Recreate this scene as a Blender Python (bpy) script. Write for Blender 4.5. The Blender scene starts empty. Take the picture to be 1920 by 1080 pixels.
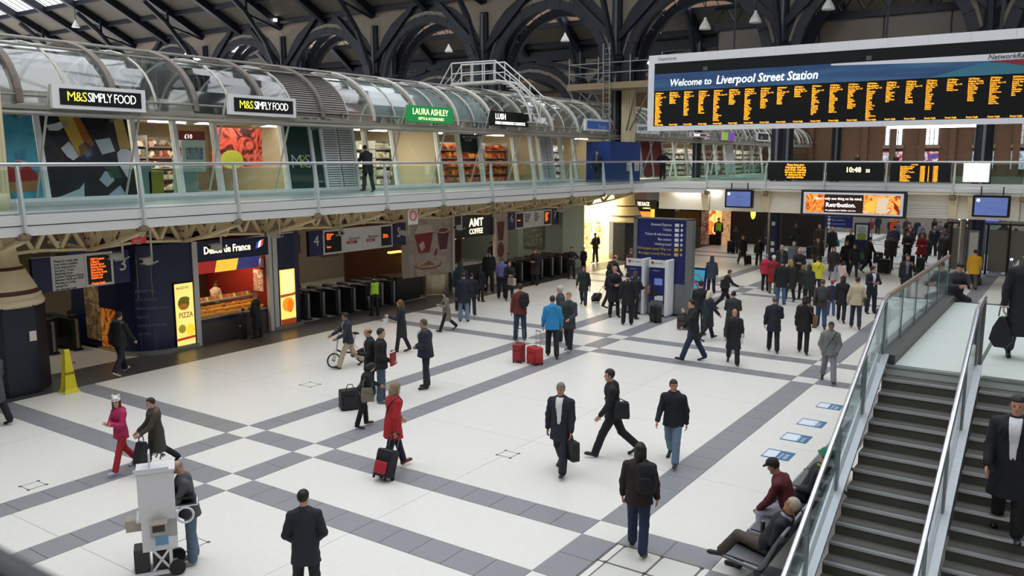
import bpy, bmesh, math, random
import numpy as np
from mathutils import Vector, Matrix
random.seed(7); np.random.seed(7)
SC = bpy.context.scene
COL = SC.collection
R = math.radians

# ---------------------------------------------------------------- camera
cam_d = bpy.data.cameras.new('camera'); cam = bpy.data.objects.new('camera', cam_d); COL.objects.link(cam)
YAW, PITCH = R(-34.2944), R(8.66986)
fw = Vector((math.sin(YAW)*math.cos(PITCH), math.cos(YAW)*math.cos(PITCH), -math.sin(PITCH)))
rt = Vector((math.cos(YAW), -math.sin(YAW), 0)); up = rt.cross(fw)
cam.matrix_world = Matrix(((rt.x, up.x, -fw.x, 0), (rt.y, up.y, -fw.y, 0), (rt.z, up.z, -fw.z, 5.85), (0, 0, 0, 1)))
cam_d.sensor_width = 36; cam_d.lens = 1578.23/1920*36; cam_d.clip_start = .05; cam_d.clip_end = 400
cam_d.dof.use_dof = True; cam_d.dof.focus_distance = 18; cam_d.dof.aperture_fstop = 2.4
SC.camera = cam
# ---------------------------------------------------------------- sky, light, exposure
wd = bpy.data.worlds.new('overcast_sky'); SC.world = wd; wd.use_nodes = True
wn = wd.node_tree.nodes; wl = wd.node_tree.links
bg = wn['Background']; bg.inputs['Color'].default_value = (.97, .98, 1.0, 1); bg.inputs['Strength'].default_value = 1.35
SC.view_settings.view_transform = 'Standard'; SC.view_settings.look = 'None'
SC.view_settings.gamma = 1; SC.view_settings.use_curve_mapping = False; SC.view_settings.exposure = 1.05
SC.cycles.use_denoising = True; SC.cycles.max_bounces = 8; SC.cycles.diffuse_bounces = 4
SC.cycles.transparent_max_bounces = 24; SC.cycles.caustics_reflective = False; SC.cycles.caustics_refractive = False
SC.cycles.sample_clamp_indirect = 6

# ---------------------------------------------------------------- materials
def lin(c):
    if isinstance(c, str): c = [int(c[i:i+2], 16)/255 for i in (0, 2, 4)]
    return tuple((x/12.92 if x <= .04045 else ((x+.055)/1.055)**2.4) for x in c)
MC = {}
def M(name, col, rough=.6, metal=0., var=.08, scale=12., bump=0., emis=0., spec=.5, coat=0., detail=3.):
    if name in MC: return MC[name]
    m = bpy.data.materials.new(name); m.use_nodes = True
    n = m.node_tree.nodes; l = m.node_tree.links; b = n['Principled BSDF']
    c = lin(col)
    b.inputs['Roughness'].default_value = rough; b.inputs['Metallic'].default_value = metal
    b.inputs['Specular IOR Level'].default_value = spec; b.inputs['Coat Weight'].default_value = coat
    tc = n.new('ShaderNodeTexCoord'); nz = n.new('ShaderNodeTexNoise'); nz.inputs['Scale'].default_value = scale
    nz.inputs['Detail'].default_value = detail; l.new(tc.outputs['Object'], nz.inputs['Vector'])
    mx = n.new('ShaderNodeMix'); mx.data_type = 'RGBA'
    mx.inputs[6].default_value = tuple(max(0, x*(1-var)) for x in c)+(1,); mx.inputs[7].default_value = tuple(min(1, x*(1+var)+.002) for x in c)+(1,)
    l.new(nz.outputs['Fac'], mx.inputs[0]); l.new(mx.outputs[2], b.inputs['Base Color'])
    if bump:
        bp = n.new('ShaderNodeBump'); bp.inputs['Strength'].default_value = bump; bp.inputs['Distance'].default_value = .01
        l.new(nz.outputs['Fac'], bp.inputs['Height']); l.new(bp.outputs['Normal'], b.inputs['Normal'])
    if emis:
        l.new(mx.outputs[2], b.inputs['Emission Color']); b.inputs['Emission Strength'].default_value = emis
    MC[name] = m; return m
def glass(name, tint=(.86, .93, .92), refl=.12, rough=.02, trans=1.):
    if name in MC: return MC[name]
    m = bpy.data.materials.new(name); m.use_nodes = True
    n = m.node_tree.nodes; l = m.node_tree.links; n.remove(n['Principled BSDF'])
    t = n.new('ShaderNodeBsdfTransparent'); t.inputs['Color'].default_value = tint+(1,)
    g = n.new('ShaderNodeBsdfGlossy'); g.inputs['Roughness'].default_value = rough
    nz = n.new('ShaderNodeTexNoise'); nz.inputs['Scale'].default_value = 1.5
    mr = n.new('ShaderNodeMapRange'); mr.inputs['To Min'].default_value = rough; mr.inputs['To Max'].default_value = rough+.03
    l.new(nz.outputs['Fac'], mr.inputs['Value']); l.new(mr.outputs['Result'], g.inputs['Roughness'])
    fr = n.new('ShaderNodeLayerWeight'); fr.inputs['Blend'].default_value = .5
    pw = n.new('ShaderNodeMath'); pw.operation = 'POWER'; pw.inputs[1].default_value = 4.5; l.new(fr.outputs['Facing'], pw.inputs[0])
    ad = n.new('ShaderNodeMath'); ad.operation = 'MULTIPLY_ADD'; ad.use_clamp = True; ad.inputs[1].default_value = .85; ad.inputs[2].default_value = refl
    l.new(pw.outputs[0], ad.inputs[0])
    mx = n.new('ShaderNodeMixShader'); l.new(ad.outputs[0], mx.inputs[0]); l.new(t.outputs[0], mx.inputs[1]); l.new(g.outputs[0], mx.inputs[2])
    l.new(mx.outputs[0], n['Material Output'].inputs['Surface'])
    MC[name] = m; return m
def picture(name, stops, scale=3., emis=0., rough=.35, kind='noise', seed=0., dist=1.5):
    """printed picture: blotches of the given colours from a distorted noise"""
    if name in MC: return MC[name]
    m = bpy.data.materials.new(name); m.use_nodes = True
    n = m.node_tree.nodes; l = m.node_tree.links; b = n['Principled BSDF']
    tc = n.new('ShaderNodeTexCoord'); mp = n.new('ShaderNodeMapping'); mp.inputs['Location'].default_value = (seed, seed*1.7, seed*.3)
    l.new(tc.outputs['Object'], mp.inputs['Vector'])
    if kind == 'voronoi':
        t = n.new('ShaderNodeTexVoronoi'); t.inputs['Scale'].default_value = scale; src = t.outputs['Color']
        sx = n.new('ShaderNodeSeparateColor'); l.new(t.outputs['Color'], sx.inputs[0]); src = sx.outputs[0]
    else:
        t = n.new('ShaderNodeTexNoise'); t.inputs['Scale'].default_value = scale; t.inputs['Distortion'].default_value = dist; t.inputs['Detail'].default_value = 4; src = t.outputs['Fac']
    l.new(mp.outputs['Vector'], t.inputs['Vector'])
    cr = n.new('ShaderNodeValToRGB'); e = cr.color_ramp.elements
    lo, hi = (.32, .68) if kind != 'voronoi' else (0, 1)
    while len(e) < len(stops): e.new(.5)
    for i, s in enumerate(stops):
        e[i].position = lo+(hi-lo)*i/(max(1, len(stops)-1)); e[i].color = lin(s)+(1,)
    l.new(src, cr.inputs['Fac']); l.new(cr.outputs['Color'], b.inputs['Base Color']); b.inputs['Roughness'].default_value = rough
    if emis: l.new(cr.outputs['Color'], b.inputs['Emission Color']); b.inputs['Emission Strength'].default_value = emis
    MC[name] = m; return m

# ---------------------------------------------------------------- mesh builder
class MB:
    def __init__(s): s.v = []; s.f = []; s.m = []
    def add(s, vs, fs, m=0):
        o = len(s.v); s.v += [tuple(p) for p in vs]
        for f in fs: s.f.append(tuple(i+o for i in f)); s.m.append(m)
        return s
    def box(s, x0, x1, y0, y1, z0, z1, m=0):
        return s.add([(x0,y0,z0),(x1,y0,z0),(x1,y1,z0),(x0,y1,z0),(x0,y0,z1),(x1,y0,z1),(x1,y1,z1),(x0,y1,z1)],
              [(3,2,1,0),(4,5,6,7),(0,1,5,4),(1,2,6,5),(2,3,7,6),(3,0,4,7)], m)
    def obox(s, c, h, X, Y, Z, m=0):
        c = Vector(c); X = Vector(X)*h[0]; Y = Vector(Y)*h[1]; Z = Vector(Z)*h[2]
        vs = [c+a*X+b*Y+d*Z for d in (-1,1) for (a,b) in ((-1,-1),(1,-1),(1,1),(-1,1))]
        return s.add(vs, [(3,2,1,0),(4,5,6,7),(0,1,5,4),(1,2,6,5),(2,3,7,6),(3,0,4,7)], m)
    def bar(s, p, q, w, h=None, upv=(0,0,1), m=0):
        p = Vector(p); q = Vector(q); d = (q-p); L = d.length; d.normalize(); u = Vector(upv)
        if abs(d.dot(u)) > .97: u = Vector((1,0,0))
        x = d.cross(u).normalized(); y = x.cross(d).normalized()
        return s.obox((p+q)/2, (L/2, w/2, (h or w)/2), d, x, y, m)
    def tube(s, pts, r, n=8, m=0, closed=False, caps=True):
        pts = [Vector(p) for p in pts]; N = len(pts); rr = r if isinstance(r, (list, tuple)) else [r]*N
        o = len(s.v); ref = None
        for i, p in enumerate(pts):
            a = pts[(i-1) % N] if (closed or i) else p; b = pts[(i+1) % N] if (closed or i < N-1) else p
            d = (b-a).normalized()
            if ref is None:
                ref = Vector((0,0,1)) if abs(d.z) < .9 else Vector((1,0,0))
            x = (ref-d*ref.dot(d)).normalized(); ref = x; y = d.cross(x)
            for k in range(n):
                t = 2*math.pi*k/n; s.v.append(tuple(p+(x*math.cos(t)+y*math.sin(t))*rr[i]))
        for i in range(N if closed else N-1):
            j = (i+1) % N
            for k in range(n):
                k2 = (k+1) % n; s.f.append((o+i*n+k, o+i*n+k2, o+j*n+k2, o+j*n+k)); s.m.append(m)
        if caps and not closed:
            s.f.append(tuple(o+k for k in range(n))[::-1]); s.m.append(m)
            s.f.append(tuple(o+(N-1)*n+k for k in range(n))); s.m.append(m)
        return s
    def lathe(s, c, prof, n=24, m=0, a0=0., a1=2*math.pi, ms=None):
        c = Vector(c); full = abs(a1-a0-2*math.pi) < 1e-6; o = len(s.v); K = n if full else n+1
        for (r, z) in prof:
            for k in range(K):
                t = a0+(a1-a0)*k/n; s.v.append((c.x+r*math.cos(t), c.y+r*math.sin(t), c.z+z))
        for i in range(len(prof)-1):
            for k in range(n):
                k2 = (k+1) % K; s.f.append((o+i*K+k, o+i*K+k2, o+(i+1)*K+k2, o+(i+1)*K+k)); s.m.append(ms[i] if ms else m)
        if full:
            s.f.append(tuple(o+k for k in range(K))[::-1]); s.m.append(ms[0] if ms else m)
            e = o+(len(prof)-1)*K; s.f.append(tuple(e+k for k in range(K))); s.m.append(ms[-1] if ms else m)
        return s
    def prism(s, poly, ext, m=0):
        n = len(poly); e = Vector(ext); a = [Vector(p) for p in poly]; b = [p+e for p in a]
        fs = [tuple(range(n))[::-1], tuple(range(n, 2*n))]+[(i, (i+1) % n, n+(i+1) % n, n+i) for i in range(n)]
        return s.add(a+b, fs, m)
    def quad(s, a, b, c, d, m=0): return s.add([a,b,c,d], [(0,1,2,3)], m)
    def sphere(s, c, r, n=12, k=8, m=0):
        r = r if isinstance(r, (tuple, list)) else (r, r, r); o = len(s.v); c = Vector(c)
        for i in range(1, k):
            p = math.pi*i/k
            for j in range(n):
                t = 2*math.pi*j/n; s.v.append((c.x+r[0]*math.sin(p)*math.cos(t), c.y+r[1]*math.sin(p)*math.sin(t), c.z+r[2]*math.cos(p)))
        T = len(s.v); s.v.append((c.x, c.y, c.z+r[2])); s.v.append((c.x, c.y, c.z-r[2]))
        for i in range(k-2):
            for j in range(n):
                j2 = (j+1) % n; s.f.append((o+i*n+j, o+(i+1)*n+j, o+(i+1)*n+j2, o+i*n+j2)); s.m.append(m)
        for j in range(n):
            j2 = (j+1) % n; s.f.append((T, o+j, o+j2)); s.m.append(m); e = o+(k-2)*n; s.f.append((T+1, e+j2, e+j)); s.m.append(m)
        return s
    def rbox(s, x0, x1, y0, y1, z0, z1, r=.03, m=0, axis='z'):
        """box with rounded corners about one axis and chamfered ends"""
        def ring(a0,a1,b0,b1,rr):
            out = []
            for (cx, cy, t0) in ((a1-rr,b1-rr,0),(a0+rr,b1-rr,90),(a0+rr,b0+rr,180),(a1-rr,b0+rr,270)):
                for k in range(4):
                    t = R(t0+30*k); out.append((cx+rr*math.cos(t), cy+rr*math.sin(t)))
            return out
        e = r*.5
        if axis == 'z': A = (x0,x1,y0,y1); lo, hi = z0, z1; mk = lambda a,b,c: (a,b,c)
        elif axis == 'y': A = (z0,z1,x0,x1); lo, hi = y0, y1; mk = lambda a,b,c: (b,c,a)
        else: A = (y0,y1,z0,z1); lo, hi = x0, x1; mk = lambda a,b,c: (c,a,b)
        o = len(s.v)
        for (c, ins) in ((lo,e),(lo+e,0),(hi-e,0),(hi,e)):
            for (a,b) in ring(A[0]+ins,A[1]-ins,A[2]+ins,A[3]-ins,max(.001,r-ins*.5)): s.v.append(mk(a,b,c))
        for i in range(3):
            for k in range(16):
                k2 = (k+1)%16; s.f.append((o+i*16+k,o+i*16+k2,o+(i+1)*16+k2,o+(i+1)*16+k)); s.m.append(m)
        s.f.append(tuple(o+k for k in range(16))[::-1]); s.m.append(m); s.f.append(tuple(o+48+k for k in range(16))); s.m.append(m)
        return s
    def mesh(s, name, smooth=False):
        me = bpy.data.meshes.new(name); me.from_pydata(s.v, [], s.f)
        if any(s.m): me.polygons.foreach_set('material_index', s.m)
        if smooth: me.shade_smooth() if hasattr(me, 'shade_smooth') else None
        me.update(); return me

def props(o, label=None, cat=None, group=None, kind=None):
    if label: o['label'] = label
    if cat: o['category'] = cat
    if group: o['group'] = group
    if kind: o['kind'] = kind
    return o
def link(o, parent=None):
    COL.objects.link(o)
    if parent is not None:
        o.parent = parent; o.matrix_parent_inverse = WM[parent.name].inverted() if parent.name in WM else Matrix.Identity(4)
    return o
WM = {}
def ob(name, mb, mats, parent=None, label=None, cat=None, group=None, kind=None, smooth=False):
    me = mb if isinstance(mb, bpy.types.Mesh) else mb.mesh(name, smooth)
    if not isinstance(mats, (list, tuple)): mats = [mats]
    if not me.materials:
        for m in mats: me.materials.append(m)
    o = bpy.data.objects.new(name, me); link(o, parent); props(o, label, cat, group, kind); return o
def thing(name, label, cat, loc=(0,0,0), group=None, rot=0.):
    o = bpy.data.objects.new(name, None); COL.objects.link(o); o.empty_display_size = .1
    o.location = loc; o.rotation_euler = (0,0,rot); props(o, label, cat, group)
    WM[o.name] = Matrix.Translation(loc) if rot == 0 else Matrix.Translation(loc) @ Matrix.Rotation(rot, 4, 'Z'); return o
def local(o): WM[o.name] = Matrix.Identity(4); return o      # children of o are authored in o's own coordinates
def dup(root, loc, rz=None, label=None, group=None):
    r = root.copy(); COL.objects.link(r); r.location = loc
    if rz is not None: r.rotation_euler = (0,0,rz)
    if label: r['label'] = label
    if group: r['group'] = group
    for ch in list(root.children):
        c = ch.copy(); COL.objects.link(c); c.parent = r; c.matrix_parent_inverse = ch.matrix_parent_inverse.copy()
        for g in list(ch.children):
            d = g.copy(); COL.objects.link(d); d.parent = c; d.matrix_parent_inverse = g.matrix_parent_inverse.copy()
    return r
def text(s, size, o, xd, yd, mat, parent, name='lettering', bold=0., shear=0., align='LEFT', sx=1., ext=.004, res=2, spacing=1., lsp=1.):
    c = bpy.data.curves.new(name, 'FONT'); c.body = s; c.size = size; c.offset = bold*size; c.shear = shear; c.align_x = align
    c.extrude = ext; c.resolution_u = res; c.space_character = spacing; c.space_line = lsp
    t = bpy.data.objects.new(name, c); COL.objects.link(t)
    dg = bpy.context.evaluated_depsgraph_get(); me = bpy.data.meshes.new_from_object(t.evaluated_get(dg)); bpy.data.objects.remove(t)
    X = Vector(xd).normalized(); Y = Vector(yd).normalized(); Z = X.cross(Y)
    mw = Matrix(((X.x*sx,Y.x,Z.x,o[0]),(X.y*sx,Y.y,Z.y,o[1]),(X.z*sx,Y.z,Z.z,o[2]),(0,0,0,1)))
    me.transform(mw); me.materials.clear(); me.materials.append(mat)
    n = bpy.data.objects.new(name, me); link(n, parent); return n
ORD = ('first', 'second', 'third', 'fourth', 'fifth', 'sixth', 'seventh', 'eighth', 'ninth', 'tenth', 'eleventh', 'twelfth')
EX, EY, EZ = (1,0,0), (0,1,0), (0,0,1)
# ================================================================ FLOOR
m_base = M('floor_joint', '8f8f8c', .8)
m_white = M('terrazzo_white', 'e6e3dc', .32, var=.05, scale=9, spec=.4, detail=8)
m_grey = M('granite_grey', '8b8c90', .4, var=.12, scale=30, detail=8)
m_dark = M('granite_dark', '4a4846', .35, var=.12, scale=30, detail=8)
floor = ob('floor', MB().box(-70, 14, -3, 88, -.3, -.012), m_base, kind='structure', label='pale concourse floor with crossing grey stone bands')
W = .6
AX = [-32.3-.0, -30.2, -23.55, -21.45, -14.72, -12.6, -5.87, -3.75, 2.95]
AX = [-14.72, -12.6, -5.87, -3.75, 2.95, 5.05]
BY = [-2.0, 9.26, 11.32, 22.6, 24.75, 36.0, 38.1, 49.4, 51.5, 62.8, 64.9, 76.2]
XL, XR, Y0, Y1 = -21.3, 13., -2.5, 86.
def inband(v, arr): return any(abs(v-a) < W/2-.001 for a in arr)
tile_mesh = {}
def tile(name, x0, x1, y0, y1, mat, far=None, g=.006, top=0.):
    if far is not None: far.box(x0+g, x1-g, y0+g, y1-g, -.012, top); return
    key = (name, round(x1-x0, 3), round(y1-y0, 3), mat.name)
    if key not in tile_mesh:
        a, b = (x1-x0)/2-g/2, (y1-y0)/2-g/2; mb = MB()
        c = .004
        v = [(-a,-b,-.012),(a,-b,-.012),(a,b,-.012),(-a,b,-.012),(-a+c,-b+c,0),(a-c,-b+c,0),(a-c,b-c,0),(-a+c,b-c,0)]
        mb.add(v, [(4,5,6,7),(0,1,5,4),(1,2,6,5),(2,3,7,6),(3,0,4,7)])
        me = mb.mesh(name); me.materials.append(mat); tile_mesh[key] = me
    o = bpy.data.objects.new(name, tile_mesh[key]); COL.objects.link(o); o.parent = floor; o.location = ((x0+x1)/2, (y0+y1)/2, top)
far_grey, far_white = MB(), MB()
def segs(lo, hi, cuts, step):
    """intervals between bands, split into equal pieces of about step"""
    out = []; p = lo
    for c in sorted(cuts):
        if c-W/2 > p and c < hi: out.append((p, c-W/2)); p = c+W/2
    if p < hi: out.append((p, hi))
    r = []
    for a, b in out:
        n = max(1, round((b-a)/step)); r += [(a+(b-a)*i/n, a+(b-a)*(i+1)/n) for i in range(n)]
    return r
NEAR = 31.
def seen(x, y): return y < NEAR and y > 3.5 and x > XL and x < 1.
for ax in AX:
    for (a, b) in segs(Y0, Y1, BY, .62):
        n = seen(ax, a) and not (ax < -14 and a > 26) and a > 5
        tile('grey_tile', ax-W/2, ax+W/2, a, b, m_grey, None if n else far_grey)
for by in BY:
    for (a, b) in segs(XL, XR, AX, .62):
        n = seen(a, by) and by > 5 and a < -3.2
        tile('grey_tile', a, b, by-W/2, by+W/2, m_grey, None if n else far_grey)
    for ax in AX: tile('white_tile', ax-W/2, ax+W/2, by-W/2, by+W/2, m_white, None if (seen(ax, by) and by > 5) else far_white)
for (a, b) in segs(XL, XR, AX, 3.1):
    for (c, d) in segs(Y0, Y1, BY, 2.9):
        tile('white_panel', a, b, c, d, m_white, None if seen((a+b)/2, d) and (a < 0) else far_white)
# dark granite margin in front of the shops
dm = MB()
for i in range(60): (tile('dark_tile', XL-1.9, XL, -2+i*1.5, -.5+i*1.5, m_dark, None if 8 < -2+i*1.5 < 36 else dm))
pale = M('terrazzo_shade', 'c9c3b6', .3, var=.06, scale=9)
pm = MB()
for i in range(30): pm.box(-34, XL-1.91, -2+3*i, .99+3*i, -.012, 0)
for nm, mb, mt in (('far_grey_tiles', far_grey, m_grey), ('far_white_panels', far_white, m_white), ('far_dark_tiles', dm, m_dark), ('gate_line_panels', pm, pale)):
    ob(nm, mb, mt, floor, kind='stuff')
# access covers and stickers lying in the floor
m_brass = M('cover_frame', '77726a', .5, .6)
def cover(x0, x1, y0, y1, label, t=.014):
    th = thing('access_cover', label, 'floor hatch', ((x0+x1)/2, (y0+y1)/2, 0))
    f = MB(); z = .004
    for a in ((x0, x1, y0, y0+t), (x0, x1, y1-t, y1), (x0, x0+t, y0, y1), (x1-t, x1, y0, y1)): f.box(*a, 0, z)
    ob('frame', f, m_brass, th)
    ob('plate', MB().box(x0+t, x1-t, y0+t, y1-t, 0, .002), m_white, th)
    for cx in (x0, x1):
        for cy in (y0, y1): ob('lifting_screw', MB().lathe((cx, cy, 0), [(.03, 0), (.03, .006), (.012, .007)], 10), M('screw', '5a554e', .5, .5), th)
cover(-15.54, -15.24, 6.98, 7.3, 'small square access cover with corner screws near the white trolley')
cover(-9.36, -9.04, 13.19, 13.5, 'small square access cover behind the man with the briefcase')
cover(-11.2, -10.8, 7.1, 7.5, 'small square access cover beside the man seen from behind in a dark suit')
cover(-16.7, -16.3, 14.6, 14.95, 'small square access cover near the kiosk customers and folding bicycle')
big = thing('floor_hatch', 'large paved service hatch in four plates in front of the bench', 'floor hatch', (-4.9, 10.4, 0))
f = MB()
for a in ((-5.56, -4.15, 11.0, 11.03), (-5.56, -5.53, 9.3, 11.03), (-4.8, -4.77, 9.3, 11.0), (-5.56, -4.15, 10.36, 10.39), (-4.18, -4.15, 9.3, 11.03), (-5.42, -5.40, 9.3, 11.0)): f.box(*a, 0, .005)
ob('frame', f, M('hatch_gap', '6f665c', .8), big)
for (a, b, c, d) in ((-5.39, -4.81, 10.4, 10.98), (-4.76, -4.19, 10.4, 10.98), (-5.39, -4.81, 9.32, 10.35), (-4.76, -4.19, 9.32, 10.35)):
    ob('plate', MB().box(a, b, c, d, 0, .004), M('hatch_plate', 'd5d3cb', .4, var=.06, scale=40), big)
for p in ((-5.4, 10.99), (-4.79, 10.99), (-5.42, 10.38), (-4.79, 10.38), (-4.17, 10.99)): ob('lifting_screw', MB().lathe((*p, 0), [(.035, 0), (.035, .008), (.015, .009)], 10), M('screw', '5a554e', .5, .5), big)
m_blue = M('sticker_blue', '3f6f96', .5); m_pw = M('sticker_pale', 'dfe6f0', .5)
for i, (y0, y1, tx, lab) in enumerate(((16.1, 16.65, 'ONLINE', 'blue and white floor sticker, the one closest to the bench'), (17.35, 17.9, 'FASTER', 'blue and white floor sticker, second from the bench'), (18.58, 19.12, 'TICKETS', 'mostly white floor sticker, third from the bench'), (20.18, 20.68, 'BOOK', 'blue and white floor sticker furthest from the bench'))):
    s = thing('floor_sticker', lab, 'sticker', (-4.7, (y0+y1)/2, 0), 'advert stickers on the floor beside the stairs')
    ob('sheet', MB().box(-4.98, -4.43, y0, y1, 0, .003), m_blue, s)
    ob('white_field', MB().box(-4.96, -4.72+.06*(i % 3), y0+.06, y1-.06, .003, .0045), m_pw, s)
    text(tx, .11, (-4.5, y0+.06, .005), (0, 1, 0), (-1, 0, 0), m_pw, s, sx=.8)
    text('the easy way', .08, (-4.62, y0+.06, .005), (0, 1, 0), (-1, 0, 0), m_pw, s, sx=.8)

# ================================================================ WALLS AND ROOF
m_wall = M('wall_dim', '5f5850', .9, var=.15, scale=2)
m_roofp = M('roof_boards', '5e574d', .85, var=.15, scale=1.2)
m_navy = M('iron_navy', '141925', .5, .1, var=.2, scale=2)
m_iron = M('iron_dark', '20222c', .6, .1, var=.25)
ob('wall_back', MB().box(-70, 14, -3.4, -3, -1, 20), m_wall, kind='structure', label='plain wall behind the gallery')
ob('wall_right', MB().box(14, 14.4, -3, 88, -1, 20), m_wall, kind='structure', label='plain side wall of the concourse')
ob('wall_left', MB().box(-110, -109, -3, 100, -1, 22), m_wall, kind='structure', label='dim side wall beyond the train shed')
# far brick wall with tall windows
m_brick = M('brick_brown', '6e523c', .85, var=.25, scale=3)
m_stone = M('stone_band', '8b7a66', .8, var=.12)
YF = 88.
wf = ob('wall_far', MB().box(-110, 14, YF, YF+.5, -1, 24), m_brick, kind='structure', label='brown brick end wall with tall windows')
pil = MB()
for i in range(16):
    x = -34+i*2.55
    pil = MB().box(x, x+.55, YF-.35, YF, 4, 15); ob('brick_pier', pil, m_brick, wf)
m_win = M('window_daylight', 'e9edf2', .4, emis=.9)
m_mull = M('window_bar', '8a8c90', .5)
wn_ = 0
for x in (-16.6, -13.5, -9.0, -5.95, -2.85, .4):
    wn_ += 1
    w = thing('window_%d' % wn_, 'tall pale window with thin bars in the brick end wall, number %d from the left' % wn_, 'window', (x+.75, YF, 8)); w['kind'] = 'structure'
    lit = x < -12
    ob('pane', MB().box(x, x+1.5, YF-.12, YF-.08, 7.2, 11.5), m_win if lit else M('window_dull', 'aeb2ae', .4, emis=.35), w)
    b = MB()
    for k in range(5): b.box(x+k*.375-.03, x+k*.375+.03, YF-.18, YF-.1, 7.2, 11.5)
    for k in range(8): b.box(x, x+1.5, YF-.18, YF-.1, 7.2+k*.6, 7.24+k*.6)
    ob('glazing_bars', b, m_mull, w); ob('sill', MB().box(x-.2, x+1.7, YF-.3, YF, 6.9, 7.2), m_stone, w)
    ob('poster_case', MB().box(x-.1, x+1.6, YF-.25, YF-.05, 5.0, 6.6), picture('case%d' % wn_, (['26365e', 'e8e8ee', 'b8303a', '2c58a8'] if lit else ['a9b0b4', 'd4d8da', '6d82a8', 'c0b0a0']), 1.4, .2, seed=wn_*3), w)

# roof: ridge and furrow running across, glazed tops, boarded feet
m_sky = glass('roof_glass', (.97, .985, 1.), .03)
def slope(y0, z0, y1, z1, x0, x1, glazed, name='ceiling', bars=2.4, label=None, purl=True):
    """one roof slope from (y0,z0) to (y1,z1); the fraction range `glazed` is glass"""
    c = thing(name, label or 'roof slope with glazed top and boarded foot', None, (0, y0, z0)); c['kind'] = 'structure'
    if 'category' in c: del c['category']
    P = lambda t, dz=0.: (y0+(y1-y0)*t, z0+(z1-z0)*t+dz)
    parts = [(0, glazed[0], 0), (glazed[0], glazed[1], 1), (glazed[1], 1, 0)]
    n = int((x1-x0)/9.5)+1
    for (a, b, g) in parts:
        if b-a < .02: continue
        for k in range(n):
            xa, xb = x0+(x1-x0)*k/n, x0+(x1-x0)*(k+1)/n
            A, B = P(a), P(b)
            ob('glass_pane' if g else 'boarding', MB().prism([(xa, *A), (xa, *B), (xa, B[0], B[1]+.05), (xa, A[0], A[1]+.05)], (xb-xa-.02, 0, 0)), m_sky if g else m_roofp, c)
    rf, pu, gb = MB(), MB(), MB()
    k = 0; x = x0
    while x <= x1:
        A, B = P(0, -.3), P(1, -.3); rf.bar((x, *A), (x, *B), .4, .6); x += bars*2
    for t in ([0.02, glazed[0]+.01, (glazed[0]+glazed[1])/2, glazed[1]-.01, glazed[1]+(1-glazed[1])*.5, .98] if purl else [.02, .98]): A = P(t, -.14); pu.bar((x0, *A), (x1, *A), .24, .34)
    A, B = P(glazed[0], -.05), P(glazed[1], -.05); x = x0
    while x <= x1: gb.bar((x, *A), (x, *B), .05, .05); x += .95
    ob('rafters', rf, m_navy, c, kind='stuff'); ob('purlins', pu, m_navy, c, kind='stuff'); ob('glazing_bars', gb, m_navy, c, kind='stuff')
    return c
YA = 45.                                  # the iron arcade stands along X at this Y
slope(33.5, 22., YA, 16.2, -100, 13, (.03, .55), label='roof slope falling to the iron arcade, its upper half glazed')
slope(22., 16.2, 33.5, 22., -100, 13, (.12, .97), label='roof slope rising to the ridge in front of the arcade')
slope(10.5, 22., 22., 16.2, -100, 13, (.03, .88), label='roof slope over the middle of the concourse', purl=False)
slope(-3., 16.2, 10.5, 22., -100, 13, (.12, .97), label='roof slope over the gallery', purl=False)
slope(YA+1.7, 16.2, 51.8, 18.2, -100, 13, (.2, .97), label='roof slope rising behind the iron arcade')
slope(51.8, 18.2, 58.5, 13.6, -100, 13, (.03, .52), label='glazed roof slope seen through the arches')
slope(58.5, 13.6, 66., 17.6, -100, 13, (.3, .97), label='roof slope of the farther aisle')
slope(66., 17.6, 88., 13.9, -100, 13, (.03, .8), label='last roof slope before the end wall', purl=False)
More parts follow.
